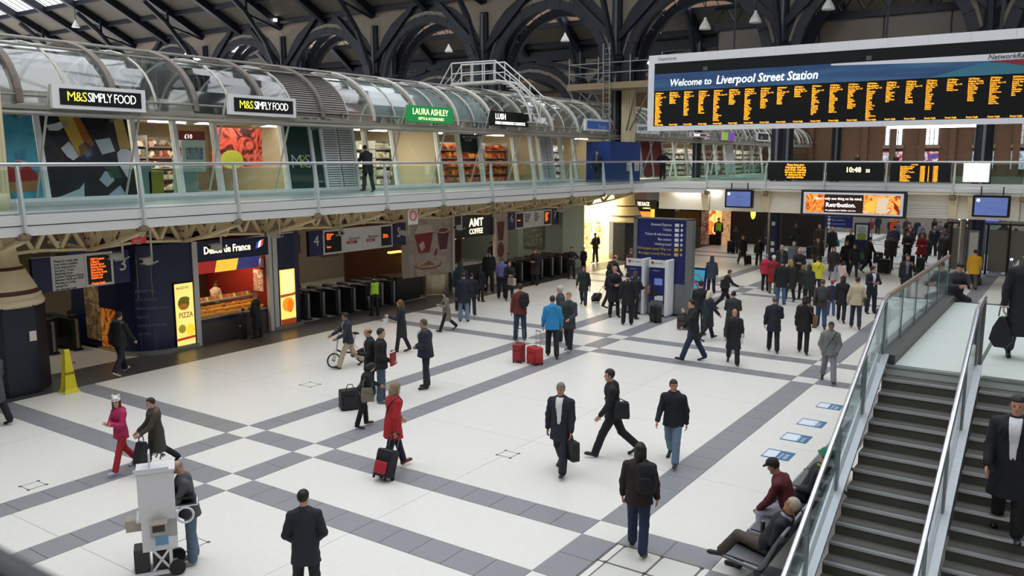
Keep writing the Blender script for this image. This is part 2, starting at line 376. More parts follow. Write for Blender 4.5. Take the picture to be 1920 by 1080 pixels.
# arcade
m_plate = M('spandrel_plate', '8c8072', .8, var=.2, scale=3)
m_fret = picture('spandrel_fret', ['c9bda8', '574d44', 'b9ae9c', '4a423b'], 5., 0, .8)
def arcpts(xc, half, zs, zt, n=14):
    return [(xc-half*math.cos(math.pi*i/n), zs+(zt-zs)*(math.sin(math.pi*i/n)**.9)) for i in range(n+1)]
def arcade(y, x0, n, S=9.5, zs=10.2, zt=15.9, lab='', zb=16.2, plates=True):
    for i in range(n):
        xc = x0+S*(i+.5)
        a = thing('arch', 'iron arch %s, number %d from the left' % (lab, i+1), 'arch', (xc, y, zs)); a['kind'] = 'structure'
        inner = arcpts(xc, S/2-.55, zs, zt-.75); outer = arcpts(xc, S/2-.02, zs+.6, zt)
        for (pp, w, d) in ((inner, .34, .5), (outer, .2, .5)):
            r = MB()
            for p, q in zip(pp[:-1], pp[1:]): r.bar((p[0], y, p[1]), (q[0], y, q[1]), d, w, upv=(0, 1, 0))
            ob('arch_rib', r, m_navy, a)
        if plates:
            fr, sp = MB(), MB()
            for k in range(14):
                (ax_, az), (bx_, bz) = inner[k], inner[k+1]; (cx_, cz), (dx_, dz) = outer[k], outer[k+1]
                (fr if 5 <= k <= 8 else sp).prism([(ax_, y-.05, az), (bx_, y-.05, bz), (dx_, y-.05, dz), (cx_, y-.05, cz)], (0, .1, 0))
            ob('spandrel_plate', sp, m_plate, a); ob('fretwork', fr, m_fret, a)
            # plate that fills between neighbouring arches above the column
            for s in (-1, 1):
                pl = [(xc+s*S/2, y-.03, zb)]+[(xc+(p[0]-xc)*1, y-.03, p[1]) for p in (outer[:8] if s < 0 else outer[7:][::-1])][::-1]
                pl = [p for p in pl if p[2] <= zb+.01]
                ob('spandrel_plate', MB().prism(pl, (0, .06, 0)), m_plate, a)
            for s in (-1, 1):
                ob('brace', MB().bar((xc+s*S/2, y-.25, 12.6), (xc+s*.9, y-.25, zb), .22, .35), m_navy, a)
    for i in range(n+1):
        x = x0+S*i
        c = thing('iron_column', 'dark navy iron column %s, number %d from the left' % (lab, i+1), 'column', (x, y, 0)); c['kind'] = 'structure'
        ob('shaft', MB().lathe((x, y, 4.), [(.32, 0), (.28, 7.3)], 12), m_navy, c)
        ob('capital', MB().lathe((x, y, 11.2), [(.3, 0), (.55, .35), (.6, .5), (.36, .7), (.32, 3.9)], 12), m_navy, c)
        ob('drain_pipe', MB().tube([(x+.1, y-.4, 4), (x+.1, y-.4, 15)], .07, 6), M('pipe_grey', '6c6f78', .5), c)
    if plates:
        for i in range(n+1):
            x = x0+S*i; b_ = thing('roof_brace', 'curved iron brace rising from the front arcade column %d towards the ridge' % (i+1), 'brace', (x, y, 12)); b_['kind'] = 'structure'
            ob('curved_rib', MB().tube([(x, y-.3, 10.6), (x, y-.7, 12.4), (x, y-1.8, 14.6), (x, y-3.6, 16.6), (x, y-5.4, 17.9)], .2, 6), m_navy, b_)
            ob('post', MB().bar((x, y-3.4, 16.4), (x, y-3.4, 17.6), .16), m_navy, b_); ob('tie', MB().bar((x, y-.3, 15.6), (x, y-3.2, 16.3), .14), m_navy, b_)
    ob('valley_beam', MB().box(x0, x0+S*n, y-.3, y+.3, zb, zb+.7), m_navy, kind='structure', label='dark beam along the top of the arcade %s' % lab)
arcade(YA, -80.3, 9, lab='in the front row')
arcade(YA+1.9, -80.3, 9, lab='in the second row just behind', plates=False, zt=15.7)
arcade(57.5, -80.3, 7, lab='in the farther arcade', zt=13.2, zb=13.5, zs=8.2)
# lamps hung under the aisle roof
m_lampw = M('lamp_shade_white', 'd8d8d4', .5); m_tube = M('tube_light', 'f4f6ff', .4, emis=6)
k = 0
for (x, y, z) in ((-31.9, 53.5, 14.2), (-28.4, 53.5, 14.2), (-24.8, 53.5, 14.2), (-42.5, 53.5, 14.2), (-17.6, 44, 12.7), (-14.9, 44, 12.8), (-11.3, 44, 13.1), (-55., 36, 17.4), (-70, 39, 16.6)):
    k += 1
    t = thing('pendant_lamp', 'white bell shaped lamp hanging under the roof beams, number %d' % k, 'lamp', (x, y, z), 'lamps under the roof'); t['label'] = 'white bell shaped lamp hanging under the dark roof beams'
    ob('shade', MB().lathe((x, y, z), [(.32, 0), (.28, .15), (.1, .45), (.06, .6)], 12), m_lampw, t); ob('rod', MB().tube([(x, y, z+.6), (x, y, z+1.7)], .03, 6), m_iron, t)
for (x, y, z, l) in ((-62., 44.2, 14.2, 'left of the arches'), (-52.5, 44.2, 16.5, 'above the arches'), (-26.5, 56.5, 12.6, 'inside the widest arch')):
    t = thing('tube_light', 'bright fluorescent tube fixed to a roof beam %s' % l, 'lamp', (x, y, z))
    ob('tube', MB().bar((x-.9, y, z+.3), (x+.9, y, z-.3), .16), m_tube, t); ob('housing', MB().bar((x-1, y+.15, z+.42), (x+1, y+.15, z-.22), .2), m_iron, t)
# ================================================================ MEZZANINE
m_soff = M('soffit_cream', 'e8dfcc', .7, var=.05)
m_cream = M('cream_paint', 'dccca6', .55, var=.1)
m_wfas = M('fascia_white', 'd3d4d2', .45, var=.04)
m_groove = M('fascia_groove', '6c6d6c', .6)
m_deck = M('deck_tile', 'a9aeae', .35, var=.08)
m_steel = M('steel_satin', 'b9bcbc', .3, .75, var=.05)
m_post = M('post_paint', 'b7c1bc', .45, var=.05)
m_brown = M('weathered_bracket', '7d6b55', .7, var=.2)
m_gl = glass('rail_glass', (.83, .92, .9), .03)
m_white_f = M('frame_white', 'f2f3f3', .4, var=.02)
m_gut = M('gutter_grey', '97938a', .55, .2, var=.12)
XM, ZD = -20.0, 4.6
md = ob('floor.001', MB().box(-34, XM, -3, 88, 4.16, ZD-.02), m_soff, kind='structure', label='gallery deck above the ticket gates')
for i in range(40): ob('deck_slab', MB().box(-24, XM-.05, -2.9+i*2.25, -.66+i*2.25, ZD-.02, ZD), m_deck, md)
ob('edge_strip', MB().box(-20.5, -20.06, -3, 42, ZD, ZD+.012), M('edge_grey', '6e6e70', .5), md)
ob('kerb', MB().box(-24.25, -23.75, -3, 44, ZD, ZD+.1), m_wfas, md)
PY_ = [3.6, 6.55, 9.55, 12.5, 15.43, 18.44, 21.61, 24.69, 27.83, 30.97, 34.18, 37.37, 40.44]
BX_ = [-16.42, -13.36, -10.53, -7.79, -5.0, -2.3, .5, 3.3]
CORN = [(-20, 40.44), (-19.75, 41.3), (-19.0, 41.9), (-17.9, 42.05), (-16.42, 42.05)]
YB = 42.05
fs = thing('trim_1', 'white grooved fascia along the gallery edge', None, (XM, 20, 4.4)); fs['kind'] = 'structure'
def along(path, mk):
    for a, b in zip(path[:-1], path[1:]): mk(a, b)
gal_path = [(XM, y) for y in PY_]
for a, b in zip(gal_path[:-1], gal_path[1:]):
    ob('fascia_panel', MB().box(XM-.05, XM+.06, a[1]+.01, b[1]-.01, 4.37, 4.6).box(XM-.05, XM+.04, a[1]+.01, b[1]-.01, 4.12, 4.34), m_wfas, fs)
    ob('groove', MB().box(XM-.06, XM+.02, a[1], b[1], 4.33, 4.38), m_groove, fs)
cb = MB(); cg = MB()
for a, b in zip(CORN[:-1], CORN[1:]):
    cb.bar((*a, 4.48), (*b, 4.48), .12, .22); cb.bar((*a, 4.23), (*b, 4.23), .09, .2)
ob('fascia_panel', cb, m_wfas, fs)
def fin(x, y, nx, ny, z0=4.2, z1=5.72):
    """tapered flat post, blade in the plane of (nx,ny)"""
    mb = MB(); t = .03; tx, ty = -ny*t, nx*t
    p = [(x+nx*.02, y+ny*.02, z0), (x+nx*.16, y+ny*.16, z0), (x+nx*.12, y+ny*.12, 4.75), (x+nx*.0, y+ny*.0, z1), (x-nx*.07, y-ny*.07, z1), (x-nx*.04, y-ny*.04, z0)]
    mb.prism([(a-tx, b-ty, c) for a, b, c in p], (2*tx, 2*ty, 0)); return mb
gr = thing('gallery_railing', 'long steel and glass railing along the edge of the left gallery', 'railing', (XM, 20, ZD))
for k, y in enumerate(PY_):
    ob('post', fin(XM, y, 1, 0), m_post, gr)
    ob('post_bracket', MB().lathe((XM-.02, y, 4.02), [(.12, 0), (.16, .04), (.16, .13), (.1, .16)], 10), m_brown, gr)
for a, b in zip(PY_[:-1], PY_[1:]): ob('glass_panel', MB().box(XM-.02, XM-.005, a+.08, b-.08, 4.68, 5.62), m_gl, gr)
ob('handrail', MB().tube([(XM-.04, PY_[0], 5.74)]+[(a-.04, b, 5.74) for a, b in CORN[:1]], .045, 10), m_steel, gr)
br = thing('bridge_railing', 'steel and glass railing along the far footbridge carrying the three black screens', 'railing', (-12, YB, ZD))
ob('handrail', MB().tube([(a, b, 5.74) for a, b in CORN]+[(6, YB, 5.74)], .05, 10), M('steel_bright', 'd2d4d4', .3, .5), br)
for x in BX_: ob('post', fin(x, YB, 0, -1, 4.3), m_post, br); ob('post_bracket', MB().lathe((x, YB, 4.05), [(.1, 0), (.15, .05), (.15, .2), (.1, .22)], 10), m_brown, br)
for i, (a, b) in enumerate(zip(BX_[:-1], BX_[1:])):
    if i not in (1, 2, 3): ob('glass_panel', MB().box(a+.08, b-.08, YB-.01, YB+.005, 4.7, 5.62), m_gl, br)
for a, b in zip(CORN[:-1], CORN[1:]): ob('glass_panel', MB().bar((a[0], a[1], 5.15), (b[0], b[1], 5.15), .015, .9), m_gl, br)
# footbridge
bd = ob('floor.002', MB().box(XM, 13, YB, YB+5.5, 4.3, 4.6), m_soff, kind='structure', label='deck of the far footbridge')
for a, b in zip([-16.42]+BX_[1:], BX_[1:]+[6]):
    ob('fascia_panel', MB().box(a+.02, b-.02, YB-.06, YB, 4.62, 4.8).box(a+.02, b-.02, YB-.06, YB, 4.42, 4.6), m_wfas, bd)
ob('far_glass', MB().box(-19, 10, YB+5.4, YB+5.42, 4.7, 5.6), m_gl, bd); ob('far_handrail', MB().tube([(-19, YB+5.4, 5.72), (10, YB+5.4, 5.72)], .04, 8), m_steel, bd)
# white housing hung under the bridge
hs = thing('trim_2', 'cream shutter housing hung under the far footbridge', None, (-12, YB+.5, 3.7)); hs['kind'] = 'structure'
xs = [-19.3, -16.4, -13.4, -11.4, -8.9, -6.9, -5.0, -2.4, 0.4, 3.3]
for i, (a, b) in enumerate(zip(xs[:-1], xs[1:])):
    ob('housing_panel', MB().box(a+.02, b-.02, YB+.4, YB+.8, 3.22, 4.3), m_soff, hs)
    lo = MB(); z = 3.3
    while z < 3.9: lo.box(a+.05, b-.05, YB+.37, YB+.4, z, z+.05); z += .12
    if i in (4, 5, 7): ob('louvre', lo, m_wfas, hs)
for x in (-16.6, -13.4, -5.0, -4.2):
    ob('rib_bracket', MB().prism([(x-.15, YB+.3, 3.25), (x+.15, YB+.3, 3.25), (x+.22, YB+.1, 4.3), (x-.22, YB+.1, 4.3)], (0, .15, 0)), m_cream, hs)
for i in range(3):
    ob('strip_light', MB().box(-18.3+i*.9, -17.6+i*.9, YB+.1, YB+.25, 4.25, 4.31), M('tube_light', 'f4f6ff', .4, emis=6), hs)
# cantilever brackets under the gallery
m_riv = M('rivet_dark', '4a3d30', .7)
def bracket(y):
    t = thing('gallery_bracket', 'cream riveted lattice bracket carrying the gallery', 'bracket', (-22, y, 3.9), 'brackets under the gallery edge'); t['label'] = 'cream riveted lattice bracket carrying the gallery deck'
    bx = lambda p, q, w=.16, h=.09: MB().bar((p[0], y, p[1]), (q[0], y, q[1]), w, h, upv=(0, 1, 0))
    ob('top_chord', bx((-24.6, 4.06), (-20.1, 4.06)), m_cream, t)
    ob('bottom_chord', MB().bar((-20.15, y, 3.98), (-21.0, y, 3.74), .22, .07).bar((-21.0, y, 3.74), (-22.5, y, 3.4), .22, .07).bar((-22.5, y, 3.4), (-24.6, y, 3.5), .22, .07), m_cream, t)
    ob('web_plate', MB().prism([(-22.75, y-.05, 3.38), (-22.4, y-.05, 3.38), (-22.4, y-.05, 4.08), (-22.75, y-.05, 4.08)], (0, .1, 0)), m_cream, t); mb = MB().prism([(-20.15, y-.04, 4.08), (-20.15, y-.04, 3.98), (-20.9, y-.04, 3.76), (-21.0, y-.04, 4.08)], (0, .08, 0))
    ob('web_plate', mb, m_cream, t)
    for p, q in (((-22.4, 3.45), (-21.95, 4.06)), ((-21.95, 4.06), (-21.6, 3.62)), ((-21.6, 3.62), (-21.2, 4.06)), ((-22.75, 3.45), (-23.3, 4.06)), ((-23.3, 4.06), (-23.9, 3.5)), ((-23.9, 3.5), (-24.4, 4.06))): ob('diagonal', bx(p, q, .12, .1), m_cream, t)
    rv = MB()
    for z in (3.5, 3.72, 3.95):
        for x in (-22.66, -22.5): rv.sphere((x, y-.06, z), .03, 6, 4)
    ob('rivets', rv, m_riv, t)
    return t
b0 = bracket(0); b0.location = (-22, 0, 3.9)
for k, y in enumerate(PY_[2:]):
    lab = 'cream riveted lattice bracket under the gallery, %s from the fluted cream column' % ORD[k]
    if k == 0: b0.location.y = y; b0['label'] = lab
    else: dup(b0, (-22, y, 3.9), None, lab)
# lattice girder along the shop fronts
for i, (a, b) in enumerate(zip(PY_[1:-1], PY_[2:])):
    t = thing('lattice_girder', 'cream lattice girder between brackets above the gates, %s from the picture edge' % ORD[i], 'girder', (-22.6, a, 3.7), 'girders above the shop fronts')
    mb = MB().bar((-22.6, a+.1, 4.05), (-22.6, b-.1, 4.05), .1, .12); ob('top_chord', mb, m_cream, t)
    ob('bottom_chord', MB().bar((-22.6, a+.1, 3.42), (-22.6, (a+b)/2, 3.5), .16, .07).bar((-22.6, (a+b)/2, 3.5), (-22.6, b-.1, 3.42), .16, .07), m_cream, t)
    n = 4
    for k in range(n):
        p, q = a+.15+(b-a-.3)*k/n, a+.15+(b-a-.3)*(k+1)/n; h = (p+q)/2
        ob('diagonal', MB().bar((-22.6, p, 3.45), (-22.6, h, 4.05), .09, .1), m_cream, t); ob('diagonal', MB().bar((-22.6, h, 4.05), (-22.6, q, 3.45), .09, .1), m_cream, t)
# columns carrying the gallery
m_maroon = M('maroon_band', '4f2a2a', .5); m_navyc = M('clad_navy', '15192a', .35, var=.15)
def column(x, y, lab, top):
    c = thing('cream_column', lab, 'column', (x, y, 0))
    P = [(1.0*math.cos(R(22.5+45*k)), 1.0*math.sin(R(22.5+45*k))) for k in range(8)]
    for k in range(8):
        a, b = P[k], P[(k+1) % 8]; ob('clad_panel', MB().prism([(x+a[0], y+a[1], 0), (x+b[0], y+b[1], 0), (x+b[0], y+b[1], 2.15), (x+a[0], y+a[1], 2.15)], (-(a[0]+b[0])*.03, -(a[1]+b[1])*.03, 0)), m_navyc, c)
    ob('clad_cap', MB().prism([(x+a*.99, y+b*.99, 2.14) for a, b in P], (0, 0, .12)), m_navyc, c)
    ob('bell', MB().lathe((x, y, 2.22), [(.98, 0), (1.02, .08), (.98, .17), (.93, .18), (.96, .26), (.9, .3), (.87, .41), (.62, .9), (.58, .98), (.52, 1.02), (.46, 1.4), (.44, 2.2)], 24, ms=[0,0,0,0,0,1,0,1,0,0,0]), [m_cream, m_maroon], c, smooth=True)
    fl = MB()
    for k in range(16):
        t = 2*math.pi*k/16; fl.tube([(x+.36*math.cos(t), y+.36*math.sin(t), 4.6), (x+.34*math.cos(t), y+.34*math.sin(t), top)], .07, 6)
    ob('shaft', MB().lathe((x, y, 4.5), [(.44, 0), (.44, .5), (.37, .55), (.35, top-4.5)], 20), m_cream, c, smooth=True); ob('flutes', fl, m_cream, c)
    return c
c1 = column(-22.55, 10.05, 'fluted cream column with maroon bands on a navy clad base beside the yellow cone', 13.)
ob('notice', MB().box(-21.62, -21.6, 10.25, 10.42, 1.35, 1.6), M('notice_white', 'd8cfc8', .6), c1)
c2 = column(-22.5, 45., 'cream column behind the gallery corner carrying a railed platform', 10.)
# platform around the second column
pf = thing('column_platform', 'railed maintenance platform around the top of the cream column', 'platform', (-22.5, 45, 9.8))
ob('deck', MB().box(-25.6, -19.6, 43.2, 46.8, 9.8, 10.15), M('platform_edge', '8d7a5e', .7), pf)
rl = MB(); m_galv = M('galvanised', '9a9d9e', .45, .5)
for z in (10.7, 11.25):
    rl.tube([(-25.5, 43.3, z), (-19.7, 43.3, z)], .03, 6); rl.tube([(-25.5, 43.3, z), (-25.5, 46.7, z)], .03, 6); rl.tube([(-19.7, 43.3, z), (-19.7, 46.7, z)], .03, 6)
for x in (-25.5, -23.6, -21.6, -19.7): rl.tube([(x, 43.3, 10.1), (x, 43.3, 11.6)], .035, 6)
ob('guard_rail', rl, m_galv, pf)
ld = MB()
for dx in (-.2, .2): ld.tube([(-22.9+dx, 43.1, 4.9), (-23.+dx, 43.1, 12.3)], .035, 6)
for i in range(24): ld.tube([(-23.1, 43.1, 5.1+i*.3), (-22.7, 43.1, 5.1+i*.3)], .02, 5)
ob('ladder', ld, m_galv, pf)
for (a, b) in ((-24.9, -23.), (-24., -22.9), (-20.3, -22.), (-21.2, -22.2)): ob('strut', MB().tube([(a, 43.3, 9.8), (b, 44.2, 7.5)], .05, 6), M('strut_grey', '6d675c', .6), pf)

# ---------------------------------------------------------------- glazed upper shops
m_sg = glass('shop_glass', (.92, .96, .95), .03)
XG = -24.0
def gp(y, t): return (XG-.35*t, y, 4.7+2.45*t)      # point on the leaning shop front, t from foot to head
sf = thing('shop_front', 'leaning white framed glass shop front along the upper gallery', 'shop front', (XG, 25, 4.7))
MU = [9.4, 12.19, 15.02, 16.46, 17.96, 20.83, 22.14, 22.68, 24.36, 25.06, 26.72, 29.63, 31.16, 32.79, 35.67, 37.32, 38.05, 39.29, 40.25, 41.72]
for y in MU: ob('mullion', MB().bar(gp(y, 0), gp(y, 1), .2, .14, upv=(0, 1, 0)), m_white_f, sf)
ob('head_rail', MB().bar((XG-.36, MU[0], 7.15), (XG-.36, MU[-1], 7.15), .14, .12), m_white_f, sf); ob('sill', MB().bar((XG, MU[0], 4.74), (XG, MU[-1], 4.74), .16, .12), m_white_f, sf)
def pane(name, a, b, mat, t0=.03, t1=.97, off=0., parent=None):
    A, B, C, D = gp(a+.07, t0), gp(b-.07, t0), gp(b-.07, t1), gp(a+.07, t1)
    o = lambda p: (p[0]+off, p[1], p[2])
    return ob(name, MB().prism([o(A), o(B), o(C), o(D)], (.02, 0, .003)), mat, parent or sf)
m_pg = M('poster_green', '143f3b', .35, var=.05)
kinds = 'PPGGGMMLGGGGBGGGLGG'
for (a, b), k in zip(zip(MU[:-1], MU[1:]), kinds):
    if k == 'G': pane('glass_pane', a, b, m_sg)
    if k == 'M': pane('green_panel', a, b, m_pg)
    if k == 'B': pane('glass_pane', a, b, m_sg); pane('chalkboard', a, b, M('chalk', '23272a', .7), .62, .95, -.06)
    if k == 'L':
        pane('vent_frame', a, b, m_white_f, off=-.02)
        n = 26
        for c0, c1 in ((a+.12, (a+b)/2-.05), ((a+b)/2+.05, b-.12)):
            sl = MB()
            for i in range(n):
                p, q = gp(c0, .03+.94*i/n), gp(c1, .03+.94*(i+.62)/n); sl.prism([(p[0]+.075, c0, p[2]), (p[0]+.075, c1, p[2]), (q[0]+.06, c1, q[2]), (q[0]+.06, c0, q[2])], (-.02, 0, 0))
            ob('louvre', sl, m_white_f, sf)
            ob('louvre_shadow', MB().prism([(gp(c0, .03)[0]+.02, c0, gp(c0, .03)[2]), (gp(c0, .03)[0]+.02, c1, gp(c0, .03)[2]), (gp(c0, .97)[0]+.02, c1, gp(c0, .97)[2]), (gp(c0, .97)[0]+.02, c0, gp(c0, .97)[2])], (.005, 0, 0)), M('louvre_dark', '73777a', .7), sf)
m_ylw = M('letter_yellow', 'd8d23c', .4, emis=.9); m_wh = M('letter_white', 'f2efe4', .4, emis=.9); m_lime = M('letter_lime', '9cc23c', .4); m_cool = M('letter_cool', 'c6d6d2', .4)
ud = (-.14, 0, .99)
for s, y, mt in (('M', 21.05, m_cool), ('&', 21.43, m_lime), ('S', 21.72, m_cool)): text(s, .72, (XG-.07, y, 5.55), EY, ud, mt, sf, bold=-.012)
text('yours today', .14, (XG+.03, 22.2, 5.0), EY, ud, m_cool, sf)
text('WE GOT FRESH\n   TO DEEP', .15, (XG-.27, 31.5, 6.85), EY, ud, m_cool, sf)
# champagne poster and cup cake poster, printed flat sheets behind the glass
def flat(poly, mat, name, par, d=.01, off=.0):
    """poly of (y, t) on the leaning front"""
    return ob(name, MB().prism([(gp(y, t)[0]+.02+off, y, gp(y, t)[2]) for y, t in poly], (.006, 0, .001)), mat, par)
po = thing('window_poster', 'large dark poster of champagne bottles in the shop window beside the cream column', 'poster', (XG, 13.6, 4.8))
Y = lambda u: 12.3+2.6*u
flat([(Y(0), .03), (Y(1), .03), (Y(1), .97), (Y(0), .97)], picture('bottle_dark', ['0f1116', '1c1f28', '23262f', '0d0f14'], 1.2, 0, .3), 'sheet', po)
pz = [('gold', 'c9a23c', [(.2, .97), (.36, .97), (.48, .55), (.36, .5)]), ('amber', '9c5a1c', [(.36, .97), (.44, .97), (.56, .66), (.48, .55)]), ('gold', 'c9a85a', [(.83, .97), (.95, .97), (1., .6), (.86, .6)]),
      ('label', 'c3d0d6', [(.58, .7), (.76, .73), (.8, .57), (.64, .53)]), ('label', 'd5dade', [(.82, .55), (.9, .62), (1., .58), (1., .38), (.9, .25), (.82, .42)]), ('label', 'c8d2dc', [(.18, .6), (.28, .68), (.38, .52), (.3, .46), (.24, .5)]),
      ('seal', '2b3a72', [(.38, .63), (.46, .68), (.54, .62), (.54, .52), (.46, .46), (.38, .52)]), ('seal', 'c9ccd8', [(.42, .6), (.47, .64), (.52, .59), (.51, .53), (.46, .49), (.42, .54)]), ('label', 'a9bcc6', [(.56, .23), (.64, .33), (.72, .33), (.74, .22), (.64, .14)]),
      ('leaf', '35573c', [(.62, .44), (.78, .44), (.84, .25), (.7, .25)]), ('label', 'b8c2cc', [(0, .03), (.1, .05), (.32, .13), (.38, .2), (.36, .03)]), ('label', 'a9b4c4', [(.62, .03), (.8, .16), (.86, .03)]), ('foil', 'd0d6da', [(.06, .86), (.16, .88), (.3, .94), (.3, .87), (.18, .8), (.08, .8)]), ('neck', '2e2a22', [(.1, .6), (.16, .62), (.24, .4), (.16, .38)])]
for nm, c, pl in pz: flat([(Y(a), b) for a, b in pl], M('print_'+c, c, .35), nm+'_print', po, off=.006)
po = thing('window_poster', 'bright blue poster of a red cup cake next to the cream column', 'poster', (XG, 10.9, 4.8))
flat([(9.5, .03), (12.1, .03), (12.1, .97), (9.5, .97)], picture('cake_blue', ['3f93b4', '57b2c8', '2c7898', '6fc0d0'], .8, 0, .3), 'sheet', po)
for nm, c, pl in (('cake', 'a81e22', [(11.0, .22), (12.05, .24), (12., .32), (11.75, .42), (11.55, .46), (11.3, .42)]), ('case', 'a87e4a', [(11.05, .1), (11.95, .12), (12.05, .24), (11.0, .22)]), ('icing', 'd8c8cc', [(11.3, .38), (11.5, .47), (11.8, .45), (11.6, .36)])): flat(pl, M('print_'+c, c, .4), nm+'_print', po, off=.006)
# shop interiors behind the glass
ob('wall_1', MB().box(-31.2, -31, 5, 86, 4.6, 7.3), M('shop_wall', 'b5a58c', .7), kind='structure', label='back wall of the upper shops')
ob('ceiling.009', MB().box(-33, -24.4, 5, 86, 7.25, 7.35), M('shop_ceiling', 'cfccc2', .8), kind='structure', label='ceiling of the upper shops')
for i, y in enumerate((5.2, 22.6, 29.9, 38.6, 47.5)):
    ob('wall_%d' % (i+2), MB().box(-31, -24.6, y, y+.15, 4.6, 7.25), M('shop_wall', 'b5a58c', .7), kind='structure', label='party wall %d between the upper shops' % (i+1))
shelfc = [['5a2320', 'c9b8a0', '22301e', 'a04028', 'e0d8c8'], ['d8cdb8', '8c7c64', 'f0e8d8', '9aa89c', '6c5a4a'], ['c4401e', '7c2414', 'e08a30', '301812', 'b0382a'], ['d2c6d0', '8c9c6c', 'f0ecec', 'b090b0', '5c4c50']]
def shelf_unit(x, y0, y1, lab, pal, z1=6.7, rot=False):
    u = thing('shelf_unit', lab, 'shelving', (x, (y0+y1)/2, ZD))
    fr = MB().box(x-.05, x, y0, y1, ZD, z1).box(x, x+.45, y0, y0+.04, ZD, z1).box(x, x+.45, y1-.04, y1, ZD, z1); ob('carcass', fr, M('shelf_grey', '8c8680', .6), u)
    n = 5
    for k in range(n):
        z = ZD+.1+(z1-ZD-.1)*k/n; ob('shelf', MB().box(x, x+.45, y0, y1, z, z+.03), M('shelf_grey', '8c8680', .6), u)
        g = MB(); yy = y0+.06
        while yy < y1-.2:
            w = random.uniform(.1, .28); h = random.uniform(.16, .3); g.box(x+.06, x+.4, yy, yy+w, z+.03, z+.03+h, 0); yy += w+.02
        ob('goods', g, picture('goods_%d' % pal, shelfc[pal], 5., .12, .5, 'voronoi', seed=pal*5), u, kind='stuff')
shelf_unit(-28., 15.2, 17.6, 'shelf of red and brown packets behind the window right of the champagne poster', 0)
shelf_unit(-29.5, 18., 20.6, 'tall food shelf at the back of the shop with the fruit picture', 0)
shelf_unit(-28., 24.6, 28.4, 'cream shelf of homeware behind the man on the gallery', 1)
shelf_unit(-27.5, 28.6, 29.8, 'narrow cream shelf beside the chalkboard window', 1)
shelf_unit(-26.5, 31.2, 35.4, 'shelf of bright red and orange goods under the chalkboard', 2)
shelf_unit(-26.5, 35.7, 37.8, 'second shelf of red goods beside the white vent', 2)
shelf_unit(-27., 39.6, 44.5, 'pale shelf of small goods near the gallery corner', 3)
for i in range(9):
    y = 9+i*4.6
    t = thing('ceiling_tube', 'white strip light on the ceiling of the upper shops', 'lamp', (-26.4, y, 7.15), 'strip lights of the upper shops')
    ob('tube', MB().box(-26.5, -26.3, y-1.2, y+1.2, 7.1, 7.16), M('shop_tube', 'fff2dc', .4, emis=5.), t); ob('tray', MB().box(-26.55, -26.25, y-1.25, y+1.25, 7.16, 7.24), m_white_f, t)
fp = thing('fruit_picture', 'big picture of red fruit and a melon hanging inside the glass doors', 'poster', (-26.2, 19.3, 6.))
ob('sheet', MB().box(-26.25, -26.2, 19.3, 21.5, 5.6, 7.0), picture('fruit_red', ['3c1414', 'c0402c', 'd8604a', '701c1c', '2a1a16'], 1.6, .25, .5), fp)
ob('melon_print', MB().sphere((-26.18, 20.1, 5.85), (.02, .5, .35), 16, 8), M('melon', 'a8a838', .5, emis=.2), fp)
ps = thing('poster_stand', 'white offer poster with a red heading inside the shop window', 'poster', (-25.0, 17.4, 5.6))
ob('sheet', MB().box(-25.0, -24.98, 17.2, 18.1, 5.45, 6.5), M('poster_pale', 'b9cfd0', .5), ps); ob('heading', MB().box(-24.98, -24.97, 17.1, 18.1, 6.5, 6.8), M('heading_red', '7c1a24', .5), ps)
ob('picture', MB().box(-24.98, -24.97, 17.35, 18.0, 5.85, 6.25), picture('offer', ['3f5a80', '8ca0b8', '4a6c48', '2f3c5a'], 3, 0, .5), ps); text('£10', .2, (-24.96, 17.3, 6.55), EY, EZ, m_wh, ps)
for (y, h, c, lab) in ((15.5, 1.2, '6f8f98', 'grey basket stack behind the shop window'), (17.2, 1.3, '7f98a2', 'tall grey display bin under the offer poster'), (15.9, .9, '8f8a30', 'yellow display bin behind the window')):
    ob('display_bin', MB().rbox(-25.6, -25., y, y+.6, ZD, ZD+h, .06), M('bin_'+c, c, .5), None, lab, 'bin')

# ---------------------------------------------------------------- glass vault over the shops
m_vg = glass('vault_glass', (.8, .86, .87), .16, .03)
m_rib = M('rib_brown', '7a7068', .55, .2, var=.12); m_ribl = M('rib_pale', 'c2beb2', .5, .1, var=.08)
m_liner = M('vault_blind', 'a9b0ac', .7)
def vp(a, y, s=0.): return (-26.0+(2.85+s)*math.cos(a), y, 7.32+(1.88+s)*math.sin(a))
RIB = [8.59+2.63*k for k in range(12)]+[8.59+2.63*12+3.*k for k in range(17)]
vt = thing('glass_vault', 'barrel vaulted glass roof over the upper shops', 'glass roof', (-26, 25, 7.3))
NA = 9
for i, (a, b) in enumerate(zip(RIB[:-1], RIB[1:])):
    mid = (a+b)/2
    for (c, d) in ((a, mid), (mid, b)):
        mb = MB()
        for k in range(NA*2):
            t0, t1 = math.pi*k/(NA*2), math.pi*(k+1)/(NA*2); mb.quad(vp(t0, c+.04), vp(t0, d-.04), vp(t1, d-.04), vp(t1, c+.04))
        louv = (i == 4 and c == mid) or (i == 5 and c == a)
        if louv:
            lv = MB()
            for k in range(34):
                t0, t1 = math.pi*.5*k/34, math.pi*.5*(k+.75)/34; lv.prism([vp(t0, c+.04, .03), vp(t0, d-.04, .03), vp(t1, d-.04), vp(t1, c+.04)], (.0, 0, .01))
            ob('louvre_panel', lv, M('louvre_steel', '8b8680', .5, .4), vt); ob('backing', mb, M('louvre_dark', '73777a', .7), vt)
        else: ob('glass_pane', mb, m_vg, vt, smooth=True)
    ob('glazing_bar', MB().tube([vp(math.pi*k/16, mid) for k in range(17)], .045, 5), m_ribl, vt)
